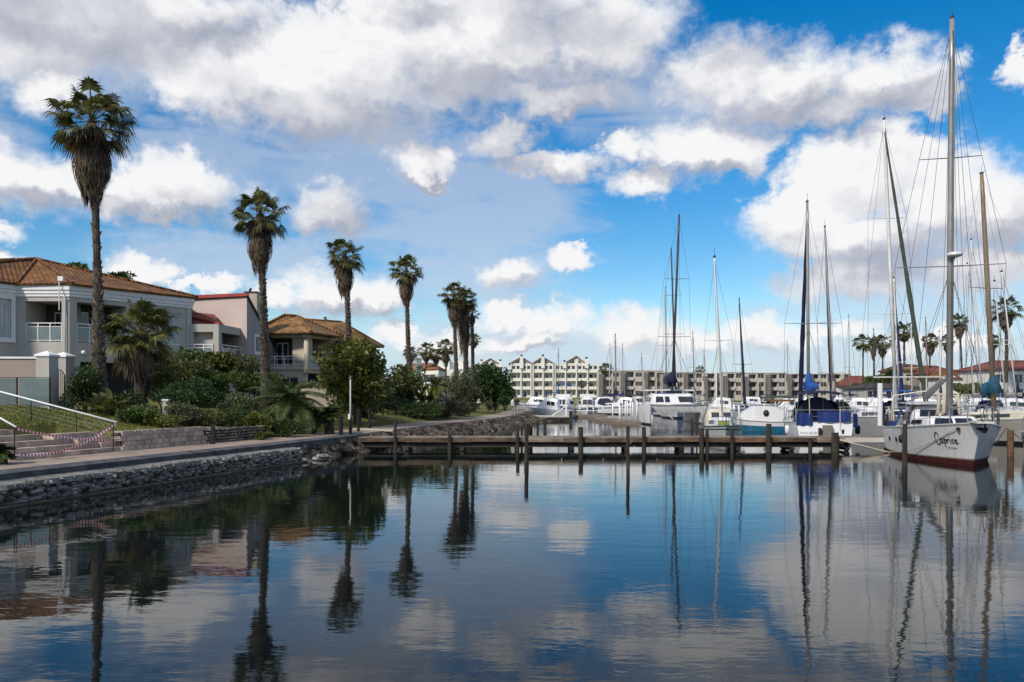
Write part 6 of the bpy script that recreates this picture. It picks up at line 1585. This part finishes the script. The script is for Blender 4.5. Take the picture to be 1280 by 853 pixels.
# ---------------- other boats near the pier
def yacht(label, X, Y, hd, L, B, fb, bands, deck='deck', top=None, mx=.6, cab=(.5, .45), r=.075, mastm='alu', spreaders=((.36, .9), (.66, .7)), furl=None, furl_r=.07, cover=None, boom=3.0, hood=None, bim=None, life=6, gun='hull_grey', cabm='gel', grp=None, wins=2, full=2.2, n=16, transom=.68, stern_rail=True, wire_r=.006, rake=.8, cover_r=.17, hull_name='hull', wires=True, furl_bow=None, gear=True):
    b = Boat(label, X, Y, hd, grp=grp); h = Hull(L, B, fb, rake=rake, transom=transom, full=full)
    build_hull(b.rt, h, bands, deck, n, .03, gun)
    if cab: cabin(b.rt, h, -L * .16, L * .27, cab[0], cab[1] + .15, cabm, .6, .1, wins)
    if top: b.mast(h, -L / 2 + mx * L, top, basez=h.sheer(mx) + (cab[0] * .9 if cab and mx < .74 else 0), r=r, m=mastm, spreaders=spreaders, furl=furl, furl_r=furl_r, cover=cover, boom=boom, wire_r=wire_r, cover_r=cover_r, wires=wires, furl_bow=furl_bow, gear=gear)
    if hood: sprayhood(b.rt, -L * .18, -L * .03, h.hb(.35) * .66, h.sheer(.35) + .3, .85, hood)
    if bim: bimini(b.rt, -L * .42, -L * .2, h.hb(.2) * .85, h.sheer(.1), h.sheer(.1) + 1.95, bim)
    if life: lifelines(b.rt, h, .1, .9, life, .6); pulpit(b.rt, h)
    if stern_rail and life: pushpit(b.rt, h)
    return b, h
WB = [(.80, 'gel'), (.16, 'gel'), (0, 'hull_dark')]
# white hull behind the name boat's stern
yacht('long white yacht lying behind the large sailboat, dark green furled headsail on a white mast', 22.6, 48.3, -95, 11.5, 3.7, (1.15, 1.2, 1.5), [(.82, 'hull_grey'), (.10, 'hull_grey'), (0, 'hull_dark')], top=(1105, 150), mx=.63, r=.10, mastm='alu_white', spreaders=((.33, 1.3), (.66, 1.1)), furl='green_canvas', furl_r=.10, cover=None, boom=0, life=8, cab=(.5, .5), wins=3, wire_r=.008)
# stern with blue covers
def blue_stern():
    Y = 42.5; b = Boat('white yacht seen from its stern with blue canvas covers and navy sprayhood, at the pier', P(1031, 0, Y).x + .95, Y + 4.5, 78); h = Hull(9.2, 3.2, (1.12, 1.05, 1.35), rake=.9, transom=.88, full=2.0, stern_rake=-.25); rt = b.rt; L = 9.2
    build_hull(rt, h, [(.80, 'gel'), (.15, 'gel'), (0, 'hull_dark')], 'deck', 16, .03, 'hull_grey'); cabin(rt, h, -1.2, 2.4, .5, .6)
    b.mast(h, .9, (1009, 253), basez=1.6, r=.095, m='alu', spreaders=((.42, 1.35),), cover='brightblue', boom=3.0, cover_r=.30, boom_up=1.15, wire_r=.007, furl='navy', furl_r=.115)
    sprayhood(rt, -1.9, -.4, 1.35, 1.25, 1.05, 'navy', True)
    bimini(rt, -3.6, -1.9, 1.25, 1.1, 2.75, 'navy')
    mb = MB(); mb.loft([[Vector((x, 1.30 * math.sin(a), .95 + 1.55 * max(0.0, 1 - (abs(math.sin(a))) ** 3.0) - .25 * k)) for a in np.linspace(-1.5, 1.5, 9)] + [Vector((x, 1.26 * math.sin(a), .90)) for a in np.linspace(1.5, -1.5, 9)] for k, x in enumerate((-1.98, -1.93))]); mb.build('cockpit_enclosure', M['navy'], rt)
    mb = MB()       # canvas dodgers hung on the stern rail
    for y0, y1, z0, z1 in ((-1.5, -.62, 1.0, 1.62), (.15, 1.35, 1.12, 1.72), (.95, 1.5, 1.02, 1.6)):
        pass
    for y0, y1, z0, z1, nm in ((.62, 1.42, .98, 1.62, 0), (-1.3, .35, 1.16, 1.72, 1), (-1.62, -1.44, .9, 1.6, 2)):
        c = MB(); n = 6; x = -L / 2 - .04
        rings = [[Vector((x - .05 - .05 * math.sin(k * 2.1), y0 + (y1 - y0) * k / n, z)) for z in (z0, z1)] + [Vector((x + .20, y0 + (y1 - y0) * k / n, z)) for z in (z1, z0)] for k in range(n + 1)]
        c.loft(rings); c.build('canvas_cover', M['blue'], rt)
    pushpit(rt, h, .68); lifelines(rt, h, .12, .88, 5)
    mb = MB(); mb.box(-L / 2 - .34, -L / 2 - .04, -.35, .12, .15, 1.0); mb.build('boarding_step', M['conc_dark'], rt)
    mb = MB(); mb.tube([(-L / 2 - .1, -.75, .35), (-L / 2 - .1, -.75, 1.9)], .02, 5); mb.build('stern_pole', M['gel_cream'], rt); mb = MB(); mb.tube([(-L / 2 - .1, .75, .9), (-L / 2 - .1, .8, 2.6)], .022, 5); mb.build('stern_pole', M['gel_cream'], rt)
    mb = MB(); mb.box(-L / 2 - .13, -L / 2 - .06, -.95, -.83, .5, .78); mb.build('ladder_bracket', M['iron'], rt)
    mb = MB(); mb.box(-L / 2 - .28, -L / 2 - .04, .18, .34, .45, .85); mb.build('outboard_bracket', M['iron'], rt)
    # lettering on the transom: it faces aft, so text runs towards -y
    text_on(rt, 'WOLBURG', .22, lambda x, y: Vector((-L / 2 - .14, 1.28 - x * .95, .50 + y)), 'cloth_grey', .0, 'name_lettering')
    fender(rt, (-L / 2 + 1.2, 1.75, .7)); fender(rt, (-L / 2 + .7, -1.78, .75), .13, .5, 'navy')
blue_stern()
# teal hulled work boat with porthole
def teal_boat():
    Y = 56; b = Boat('white cabin boat with a round porthole and teal hull under a dark awning', P(962, 0, Y).x, Y + 2.2, 172, 'motor_boat', 'motor boat'); h = Hull(6.2, 2.5, (.75, .72, 1.0), rake=.5, transom=.85, full=2.4); rt = b.rt; rt.scale = (.76, .8, .9)
    build_hull(rt, h, [(.55, 'gel'), (.2, 'hull_teal'), (0, 'hull_teal')], 'deck', 12); t0 = .7
    mb = MB(); rr = []
    for x, w, hh in ((-2.4, 1.02, 1.32), (.6, 1.0, 1.38), (1.5, .82, .95), (2.2, .5, .3)): rr.append([Vector((x, -w, .62)), Vector((x, w, .62)), Vector((x, w * .92, .62 + hh)), Vector((x, -w * .92, .62 + hh))])
    mb.loft(rr); c = mb.build('cabin', M['gel'], rt)
    for sd in (1, -1):
        mb = MB(); p = Vector((-.4, sd * .99, 1.45)); mb.tube([p - Vector((0, sd * .02, 0)), p + Vector((0, sd * .05, 0))], .26, 16); po = mb.build('porthole', M['rubber'], c, True); mb = MB(); mb.tube([p + Vector((0, sd * .045, 0)), p + Vector((0, sd * .06, 0))], .18, 14); mb.build('pane', M['glass'], po, True)
    mb = MB(); mb.box(1.25, 1.32, -.6, .6, 1.2, 1.5); mb.build('window', M['glass'], c)
    bimini(rt, -3.1, -.2, 1.2, 1.9, 2.75, 'green_canvas', 'varnish')
    mb = MB(); mb.box(-3.05, -.6, -1.1, 1.1, 2.38, 2.52); mb.build('awning_beam', M['varnish'], rt)
teal_boat()
# small white sailboat with green stripes
def stripe_boat():
    Y = 42; b = Boat('small white sailboat with green stripes and an olive hatch, bow towards the pier', P(911, 0, Y + 1.5).x, Y + 2.9, -101); h = Hull(6.4, 2.3, (.75, .80, .98), rake=.9, transom=.7, full=2.0); rt = b.rt
    build_hull(rt, h, [(.86, 'gel'), (.78, 'hull_green'), (.42, 'gel'), (.33, 'hull_green'), (.1, 'gel'), (0, 'hull_dark')], 'gel', 16, .02, 'hull_green')
    c = cabin(rt, h, -1.2, 1.9, .55, .66, 'gel', .9, .1, 2, front_win=False)
    mb = MB(); zb = h.sheer(.75); mb.hexa([(1.35, -.30, zb + .26), (1.72, -.30, zb + .06), (1.72, .30, zb + .06), (1.35, .30, zb + .26), (1.37, -.28, zb + .33), (1.76, -.28, zb + .12), (1.76, .28, zb + .12), (1.37, .28, zb + .33)]); mb.build('fore_hatch', M['olive'], c)
    text_on(rt, 'BIANCA', .15, lambda x, y: Vector((2.06 - y * .9, -.30 + x, zb + .02 + y * .35)), 'cloth_grey', 0, 'name_lettering')
    sprayhood(rt, -1.7, -.6, .92, .85, .95, 'gel_cream', True)
    b.mast(h, .35, (893, 322), basez=1.35, r=.06, m='alu_white', spreaders=((.48, .75),), boom=0, wire_r=.006)
    b2 = MB()
    pulpit(rt, h, .5); lifelines(rt, h, .15, .88, 4, .5)
stripe_boat()
# catamaran
def catamaran():
    Y = 69; X = P(851, 0, Y + 1.5).x; b = Boat('large white catamaran facing the pier, navy sail cover on a dark mast', X, Y + 6.0, -93, 'catamaran', 'catamaran'); rt = b.rt; L = 12
    for sd in (1, -1):
        h = Hull(L, 1.25, (1.35, 1.45, 1.85), rake=.12, transom=.8, full=2.6, flare=.05)
        o = build_hull(rt, h, [(.8, 'gel'), (.08, 'gel'), (0, 'hull_dark')], 'gel', 14, .02, None)
        for q in list(rt.children):
            if 'done' not in q.keys(): q.location.y = sd * 2.6; q['done'] = 1
    for q in rt.children: del q['done']
    zb = 1.25
    mb = MB(); mb.loft([[Vector((x, y, z)) for y, z in ((-2.4, zb - .2), (2.4, zb - .2), (2.4, zt), (-2.4, zt))] for x, zt in ((-5.6, 1.55), (2.6, 1.62), (3.4, 1.45))]); mb.build('bridge_deck', M['hull_grey'], rt)
    rr = []
    for x, w, hh in ((-3.2, 2.25, 1.15), (.4, 2.3, 1.2), (1.5, 2.15, 1.12), (3.0, 1.75, .08)): rr.append([Vector((x, -w, 1.56)), Vector((x, w, 1.56)), Vector((x, w * .86, 1.56 + hh * .8)), Vector((x, w * .74, 1.56 + hh)), Vector((x, -w * .74, 1.56 + hh)), Vector((x, -w * .86, 1.56 + hh * .8))])
    mb = MB(); mb.loft(rr); c = mb.build('saloon', M['gel'], rt)
    for (y0, y1) in ((-1.72, -.98), (-.86, -.42), (.42, 1.72)):
        mb = MB(); q = []
        for y, f in ((y0, .30), (y1, .30), (y1, .78), (y0 * .93, .78)): q.append(Vector((3.0 - 1.5 * f + .03, y, 1.56 + .08 + 1.04 * f)))
        mb.hexa([p - Vector((.06, 0, 0)) for p in q] + [p + Vector((.012, 0, .012)) for p in q]); mb.build('window', M['glass'], c)
    for sd in (1, -1):
        mb = MB(); q = [Vector((x, sd * (y + .012), z)) for x, y, z in ((-2.4, 2.16, 2.0), (1.2, 2.14, 2.0), (.9, 2.04, 2.4), (-2.2, 2.04, 2.4))]; o_ = Vector((0, sd * .012, 0)); mb.hexa([p - o_ * 3 for p in q] + [p + o_ for p in q]); mb.build('window', M['glass'], c)
    mb = MB(); mb.loft([[Vector((x, y, z)) for y, z in ((-2.3, 2.98), (0, 3.02), (2.3, 2.98), (2.3, 3.10), (0, 3.16), (-2.3, 3.10))] for x in (-4.6, -.8)]); mb.build('hardtop', M['gel'], rt)
    mb = MB()
    for x, y in ((-4.4, -2.0), (-4.4, 2.0), (-1.0, -1.7), (-1.0, 1.7)): mb.tube([(x, y, 1.5), (x, y, 3.0)], .04, 6)
    mb.build('hardtop_posts', M['gel'], rt)
    mb = MB(); mb.loft([[Vector((x, y, 2.80 - .015 * abs(y) + dz)) for y in (-.1, -1.5)] + [Vector((x, y, 2.76 + dz)) for y in (-1.5, -.1)] for x, dz in ((-.6, 0), (.9, -.02))]); mb.build('solar_panel', M['brightblue'], rt)
    mb = MB(); mb.tube([(5.3, -2.5, 1.72), (5.3, 2.5, 1.72)], .09, 8); mb.build('cross_beam', M['alu'], rt, True)
    mb = MB(); n = 8
    for k in range(n + 1): mb.bar((3.35, -2.1 + 4.2 * k / n, 1.5), (5.25, -2.1 + 4.2 * k / n, 1.68), .03, .01); 
    for k in range(6): mb.bar((3.4 + k * .36, -2.1, 1.51 + k * .033), (3.4 + k * .36, 2.1, 1.51 + k * .033), .03, .01)
    mb.build('trampoline_net', M['dark_mast'], rt)
    h = Hull(L, 5.6, (1.5, 1.6, 1.75), rake=.1, full=9, transom=.95)
    b.mast(h, .9, (849, 270), basez=2.7, r=.11, m='dark_mast', spreaders=((.32, 1.5), (.645, 1.15)), boom=4.6, cover='navy', cover_r=.55, boom_up=.9, wire_r=.010)
    mb = MB(); mb.tube([(2.9, -1.2, 1.2), (4.6, -.9, .9), (5.6, -.6, .5)], .05, 6); mb.build('anchor_bridle', M['rope'], rt)
    for sd in (1, -1):
        mb = MB(); mb.tube([(4.2, sd * 3.1, 1.75), (4.2, sd * 3.1, 2.4), (5.9, sd * 2.7, 2.45), (5.9, sd * 2.7, 1.85)], .02, 5); mb.tube([(-5.4, sd * 3.1, 1.4), (-5.4, sd * 3.1, 2.05), (4.2, sd * 3.1, 2.4)], .012, 5); mb.build('guard_rail', M['steel'], rt)
catamaran()
# beige hull and blue boat at the right edge
yacht('beige hulled ketch with a wooden mast and teal sail cover beside the large sailboat bow', 27.0, 44.5, -75, 11, 3.6, (1.15, 1.15, 1.55), [(.86, 'gel_beige'), (.12, 'gel_beige'), (0, 'hull_dark')], top=(1227, 218), mx=.48, r=.13, mastm='wood_mast', spreaders=((.52, 1.2),), cover='teal', boom=.7, cover_r=.42, cabm='gel_cream', life=6, wire_r=.008)
yacht('blue hulled boat with bright blue cover cut by the right edge of the picture', 23.0, 33.5, -118, 7.5, 2.7, (.95, .95, 1.25), [(.9, 'gel'), (.45, 'hull_blue'), (.12, 'gel'), (0, 'hull_dark')], top=None, hood='blue', life=4, cab=(.5, .45))
mb = MB(); a, c_ = Vector((17.5, 28.3, 1.45)), Vector((21.4, 31.3, .9)); mb.tube([a.lerp(c_, f) + Vector((0, 0, -.42 * math.sin(math.pi * f))) for f in np.linspace(0, 1, 14)], .016, 5); mb.tube([a.lerp(Vector((19.6, 33.8, .3)), f) + Vector((0, 0, -.30 * math.sin(math.pi * f))) for f in np.linspace(0, 1, 14)], .016, 5)
solo(mb, 'mooring_rope', M['rope'], 'pale mooring ropes slung from the large sailboat bow to the right', 'rope')
mb = MB(); a = Vector((15.0, 36.9, .55)); mb.tube([a, Vector((15.7, 36.3, .35)), Vector((16.4, 35.9, .15)), Vector((16.9, 35.5, .02))], .03, 6); mb.tube([a + Vector((.15, 0, 0)), Vector((15.9, 36.5, .3)), Vector((16.5, 36.0, .12)), Vector((16.95, 35.6, .0))], .03, 6)
solo(mb, 'mooring_rope', M['rope'], 'thick pale rope running from the pier end into the water', 'rope')
mb = MB(); q = P(1263, 545, 34); mb.tube([(q.x, q.y, -1), (q.x, q.y, 1.1)], .13, 9); solo(mb, 'mooring_pile', M['varnish_old'], 'brown pile behind the ropes right of the large sailboat bow', 'pile')

# ---------------- the rest of the fleet
FL = 'yachts moored further out'
def far_yacht(label, px, Y, top, hd, L=9.5, furl=None, cover='navy', mastm='alu', hull='gel', sp=((.38, .9), (.68, .7)), r=.075, mx=.6, wire_r=.010, hood=None, furl_r=.09, bim=None, life=5, stripe='hull_blue', boom=3.0):
    ax = Vector((math.cos(R(hd)), math.sin(R(hd)))); X = P(px, 0, Y).x - ax.x * (-L / 2 + mx * L); Yc = Y - ax.y * (-L / 2 + mx * L)
    return yacht(label, X, Yc, hd, L, L * .32, (1.0, 1.0, 1.3), [(.86, hull), (.74, stripe), (.14, hull), (0, 'hull_dark')], top=top, mx=mx, cab=(.5, .45), r=r, mastm=mastm, spreaders=sp, furl=furl, furl_r=furl_r, cover=cover, boom=boom, hood=hood, bim=bim, life=life, grp=FL, wire_r=wire_r, n=12, gun=None)
far_yacht('white yacht with a dark furled headsail behind the blue covered stern', 1042, 57, (1031, 284), 70, 10, 'hull_dark' if False else 'navy', 'grey_canvas', 'alu', sp=((.47, .8), (.20, .9)), hood='green_canvas')
far_yacht('yacht with a blue furled headsail and blue covers behind the long white yacht', 1125, 68, (1117, 348), 60, 10.5, 'blue', 'blue', 'alu_white', hood='blue', bim='brightblue', sp=((.35, 1.0), (.7, .8)))
far_yacht('yacht with dark mast and dark furled headsail right of the catamaran', 930, 88, (924, 374), -104, 9.5, 'navy', 'navy', 'dark_mast', sp=((.38, 1.0),))
far_yacht('yacht with tall grey mast close left of the catamaran mast', 845, 92, (839, 311), -100, 12, None, 'navy', 'dark_mast', sp=((.45, 1.2), (.7, .9)), r=.10)
far_yacht('yacht with thin grey mast furthest left of the catamaran masts', 833, 100, (832, 360), -95, 10, None, 'navy', 'alu', sp=((.5, 1.0),))
far_yacht('small yacht with short mast right of the catamaran mast', 868, 118, (866, 416), -90, 8, None, 'grey_canvas', 'alu', sp=((.5, .7),))
far_yacht('small yacht with a very thin mast beyond the green striped sailboat', 881, 124, (880, 440), -90, 8, None, 'grey_canvas', 'alu', sp=())
far_yacht('yacht with thick grey mast before the pale grey flats, navy cover', 770, 108, (769, 419), -60, 10, None, 'navy', 'alu', sp=((.5, .8),), r=.12, hood='navy')
far_yacht('yacht with slim mast right of the thick grey mast', 779, 135, (778, 431), -70, 9, None, 'blue', 'alu', sp=((.5, .7),), r=.06)
far_yacht('yacht with slim pale mast in front of the palm at the gabled row', 762, 122, (762, 431), -80, 9, None, 'grey_canvas', 'alu_white', sp=((.55, .7),), r=.06)
far_yacht('yacht with mast in front of the middle gabled apartment building', 698, 118, (698, 437), 75, 9, None, 'brightblue', 'alu', sp=((.55, .7),), r=.055, hood='blue', bim='blue')
far_yacht('low white yacht with bare mast between two flats fins', 803, 150, (802, 443), -80, 9, None, 'navy', 'alu', sp=(), r=.07)
far_yacht('white yacht with bare mast before the long row of flats', 985, 140, (984, 428), -85, 9, None, 'grey_canvas', 'alu', sp=((.5, .7),), r=.05)
far_yacht('white yacht with thin mast at the right end of the flats', 1062, 120, (1061, 395), 80, 9.5, None, 'navy', 'alu', sp=((.4, .8),), r=.06)
far_yacht('yacht with a dark spiky mast beside the narrow palm', 1094, 105, (1092, 412), 70, 9, None, 'navy', 'dark_mast', sp=(), r=.07)
far_yacht('yacht with mast and cream cover among the palms left of the tallest mast', 1140, 92, (1139, 405), 65, 9, None, 'grey_canvas', 'alu_white', sp=((.45, .8),), r=.08)
far_yacht('yacht with brown sail cover and mast in front of the mossy roof', 1160, 98, (1157, 398), 60, 9, None, 'grey_canvas', 'wood_mast', sp=((.45, .8),), r=.07)
far_yacht('yacht with pale mast close left of the tallest mast', 1176, 86, (1174, 415), 60, 9, None, 'navy', 'alu_white', sp=(), r=.07)
far_yacht('yacht with slim white mast just right of the tallest mast', 1217, 76, (1209, 330), 72, 10, None, 'grey_canvas', 'alu_white', sp=((.5, .8),), r=.065)
far_yacht('yacht with blue rolled cover and slim white mast right of that', 1228, 70, (1214, 300), 72, 10, None, 'blue', 'alu_white', sp=((.5, .8),), r=.065, hood='blue')
far_yacht('yacht with slanting white mast left of the tall right hand palm', 1258, 64, (1243, 352), 78, 9.5, None, 'grey_canvas', 'alu_white', sp=((.5, .8),), r=.06)
far_yacht('yacht with slanting white mast over the red roof near the right edge', 1272, 62, (1252, 340), 78, 9.5, None, 'navy', 'alu_white', sp=((.5, .8),), r=.06)
def cruiser(label, px, Y, hd, L=7.5, top=None, hullb=None, fly=False, cov=None, m='gel'):
    b = Boat(label, P(px, 0, Y).x, Y, hd, 'motor_boat', 'motor boat', 'motor boats moored further out'); h = Hull(L, L * .36, (.9, .95, 1.35), rake=1.0, transom=.88, full=2.0)
    build_hull(b.rt, h, hullb or [(.8, 'gel'), (.68, 'hull_blue'), (.1, 'gel'), (0, 'hull_dark')], 'gel', 12, .02, None)
    cabin(b.rt, h, -L * .22, L * .22, 1.25, .76, m, 1.0, .1, 2, 'wheelhouse')
    if fly:
        mb = MB(); z = h.sheer(.4) + 1.3; mb.box(-L * .2, L * .04, -.9, .9, z, z + .45); mb.build('flybridge', M['gel'], b.rt); bimini(b.rt, -L * .2, L * .02, .9, z + .3, z + 1.7, cov or 'blue')
    elif cov: bimini(b.rt, -L * .45, -L * .2, h.hb(.2) * .9, h.sheer(.2), h.sheer(.2) + 1.7, cov)
    pulpit(b.rt, h, .55); return b
cruiser('white cruiser with a bright blue canvas flybridge in front of the gabled apartments', 704, 100, -100, 9, fly=True, cov='brightblue')
cruiser('tall white cabin cruiser with dark bridge top left of the thick grey mast', 734, 98, -95, 7.5, fly=True, cov='green_canvas')
cruiser('white open motor boat at the lawn below the gabled apartments', 670, 140, 170, 8)
cruiser('small grey cruiser behind the jetty with the white frame', 685, 92, 165, 6, hullb=[(.8, 'hull_grey'), (.1, 'hull_grey'), (0, 'hull_dark')])
cruiser('small white cruiser at the white rails', 752, 112, 170, 7)
cruiser('small white cabin boat with navy top left of the post cluster', 780, 118, 160, 6.5, cov='navy')
cruiser('white boat before the shaded flats left of the catamaran', 797, 128, -80, 7)
cruiser('white motor boat with windscreen between teal boat and blue covers', 986, 92, 175, 6.5)
cruiser('white cruiser right of the blue covered stern, navy top', 1072, 92, 160, 7, cov='navy')
cruiser('motor boat with bright blue cover left of the blue furled sail', 1102, 84, 150, 7.5, cov='brightblue')
cruiser('small white boat beyond the catamaran right bow', 900, 108, 170, 6.5)
cruiser('grey and white cruiser behind the large sailboat cockpit', 1150, 82, 160, 7, cov='grey_canvas')
cruiser('white cruiser in front of the brown roofed waterside house', 1222, 88, 165, 7.5, cov='blue')
cruiser('white cruiser below the red roof at the right edge', 1262, 84, 165, 7.5)

cruiser('small dark hulled launch below the palm of the gabled row', 757, 150, 175, 6, hullb=[(.8, 'hull_dark'), (.1, 'hull_dark'), (0, 'hull_dark')])
cruiser('white cruiser with grey canvas between two thin masts before the grey flats', 818, 160, 165, 8, cov='grey_canvas')
cruiser('white cruiser behind the thin dark mast right of the catamaran', 938, 150, 170, 8, cov='navy')
cruiser('small white launch in front of the last grey flats', 1010, 150, 175, 7)
cruiser('white launch with green canvas at the end of the grey flats', 1045, 130, 165, 7, cov='green_canvas')
cruiser('white launch between the navy topped cruiser and the white mast', 1088, 108, 172, 6.5, cov='blue')
cruiser('pale launch in front of the mossy roofed beige house', 1135, 112, 170, 7, cov='navy')
cruiser('pale launch behind the boom of the large sailboat', 1186, 104, 168, 7, cov='grey_canvas')
cruiser('pale launch under the tall right hand palm', 1245, 100, 168, 7, cov='green_canvas')
# ================================================================== SMALL THINGS ON THE BANK
q = P(438, 545, 37.2); t = thing('lamp_post', 'slim grey lamp post at the path where the pier begins', 'lamp post', (q.x, q.y, PZ)); zt = EYE + (494 - 474) * .0372 - PZ
mb = MB(); mb.tube([(0, 0, -.1), (0, 0, zt)], [.04, .032], 8); mb.build('pole', M['deck'], t, True); mb = MB(); mb.tube([(0, 0, zt), (0, 0, zt + .05), (0, 0, zt + .12)], [.05, .09, .02], 8); mb.build('lamp_head', M['conc_dark'], t, True)
mb = MB(); mb.box(-.09, .0, -.09, -.045, .72, .98); mb.build('notice_box', M['white'], t); mb = MB(); mb.tube([(0, 0, -.05), (0, 0, .8)], .075, 8); mb.build('base_sleeve', M['post_black'], t)
for px, top, Y, r, lb in [(426, 520, 36.6, .10, 'black bollard at the start of the pier, tallest of the group'), (448, 512, 40.5, .075, 'black bollard beside the stepping stones, left of two'), (462, 511, 43, .08, 'black bollard on the lawn, right of two')]:
    p = P(px, top, Y); g = max(PZ, H(p.x, p.y)); mb = MB(); mb.tube([(p.x, p.y, g - .1), (p.x, p.y, p.z - .03), (p.x, p.y, p.z)], [r, r, r * .7], 9); solo(mb, 'bollard', M['post_black'], lb, 'bollard', 'bollards by the pier')
for i, (px, py) in enumerate([(447, 522), (454, 524), (462, 526), (470, 528), (478, 530), (486, 531.5)]):
    Y = 43.0 - i * .35; p = P(px, py, Y); x = p.x; z = H(x, Y) ; mb = MB(); mb.prism([(x - .24 + U(-.04, .04), Y - .2), (x + .24, Y - .22 + U(-.04, .04)), (x + .22, Y + .2), (x - .22, Y + .22)], z - .02, z + .07); solo(mb, 'stepping_stone', M['slab'], 'pale flat stepping stone in a row across the lawn between the bollards', 'stone', 'stepping stones on the lawn')
def person(label, px, Y, hgt, feet=None, top='cloth_dark', leg='cloth_grey', stride=.16, face=-90):
    p = P(px, 500, Y); z = feet if feet is not None else PZ
    t = thing('person', label, 'person', (p.x, p.y, z), R(face)); k = hgt / 1.75
    V = [(0, 0, .95), (0, 0, 1.15), (0, 0, 1.38), (.01, 0, 1.50), (.03, 0, 1.60), (.03, 0, 1.70), (0, .10, .90), (stride, .11, .50), (stride * .8, .11, .08), (stride * .8 + .16, .11, .04), (0, -.10, .90), (-stride * .6, -.11, .50), (-stride * 1.4, -.11, .10), (-stride * 1.4 + .16, -.11, .04),
         (0, .19, 1.40), (-.05, .25, 1.12), (.10, .24, .90), (.13, .23, .82), (0, -.19, 1.40), (.04, -.25, 1.12), (.16, -.22, .92), (.19, -.21, .84)]
    E = [(0, 1), (1, 2), (2, 3), (3, 4), (4, 5), (0, 6), (6, 7), (7, 8), (8, 9), (0, 10), (10, 11), (11, 12), (12, 13), (2, 14), (14, 15), (15, 16), (16, 17), (2, 18), (18, 19), (19, 20), (20, 21)]
    Rd = [.15, .14, .16, .06, .085, .085, .10, .075, .05, .04, .10, .075, .05, .04, .07, .05, .04, .035, .07, .05, .04, .035]
    me = bpy.data.meshes.new('body'); me.from_pydata([(x * k, y * k, z_ * k) for x, y, z_ in V], E, []); ob = bpy.data.objects.new('body', me); COL.objects.link(ob)
    sk = ob.modifiers.new('s', 'SKIN'); ob.modifiers.new('u', 'SUBSURF').levels = 1
    for v, r in zip(me.skin_vertices[0].data, Rd): v.radius = (r * k * .9, r * k * 1.0)
    me.skin_vertices[0].data[0].use_root = True
    bpy.context.view_layer.update(); ev = ob.evaluated_get(bpy.context.evaluated_depsgraph_get()); m2 = bpy.data.meshes.new_from_object(ev); bpy.data.objects.remove(ob); bpy.data.meshes.remove(me)
    m2.materials.clear()
    for m_ in ('skin', top, leg, 'rubber'): m2.materials.append(M[m_])
    for pl in m2.polygons:
        c = pl.center / k; pl.material_index = 0 if c.z > 1.49 or (abs(c.y) > .18 and c.z < .90) else 1 if c.z > .93 else 2 if c.z > .08 else 3
        pl.use_smooth = True
    bo = bpy.data.objects.new('body', m2); COL.objects.link(bo); bo.parent = t
    mb = MB(); mb.ell((.01 * k, 0, 1.70 * k), (.105 * k, .095 * k, .10 * k), 10, 6); mb.build('hair', M['hair'], bo, True)
    return t
person('person in a dark jacket and light grey trousers walking along the path end', 645.5, 74, 1.74)
person('person in a white top walking close behind the one in the dark jacket', 642.2, 75.2, 1.66, top='cloth_white', leg='cloth_grey', stride=.1)
person('person in pale clothes standing by the brown bushes on the far lawn', 598, 92, 1.68, feet=.82, top='cloth_white', leg='cloth_dark', stride=.05)
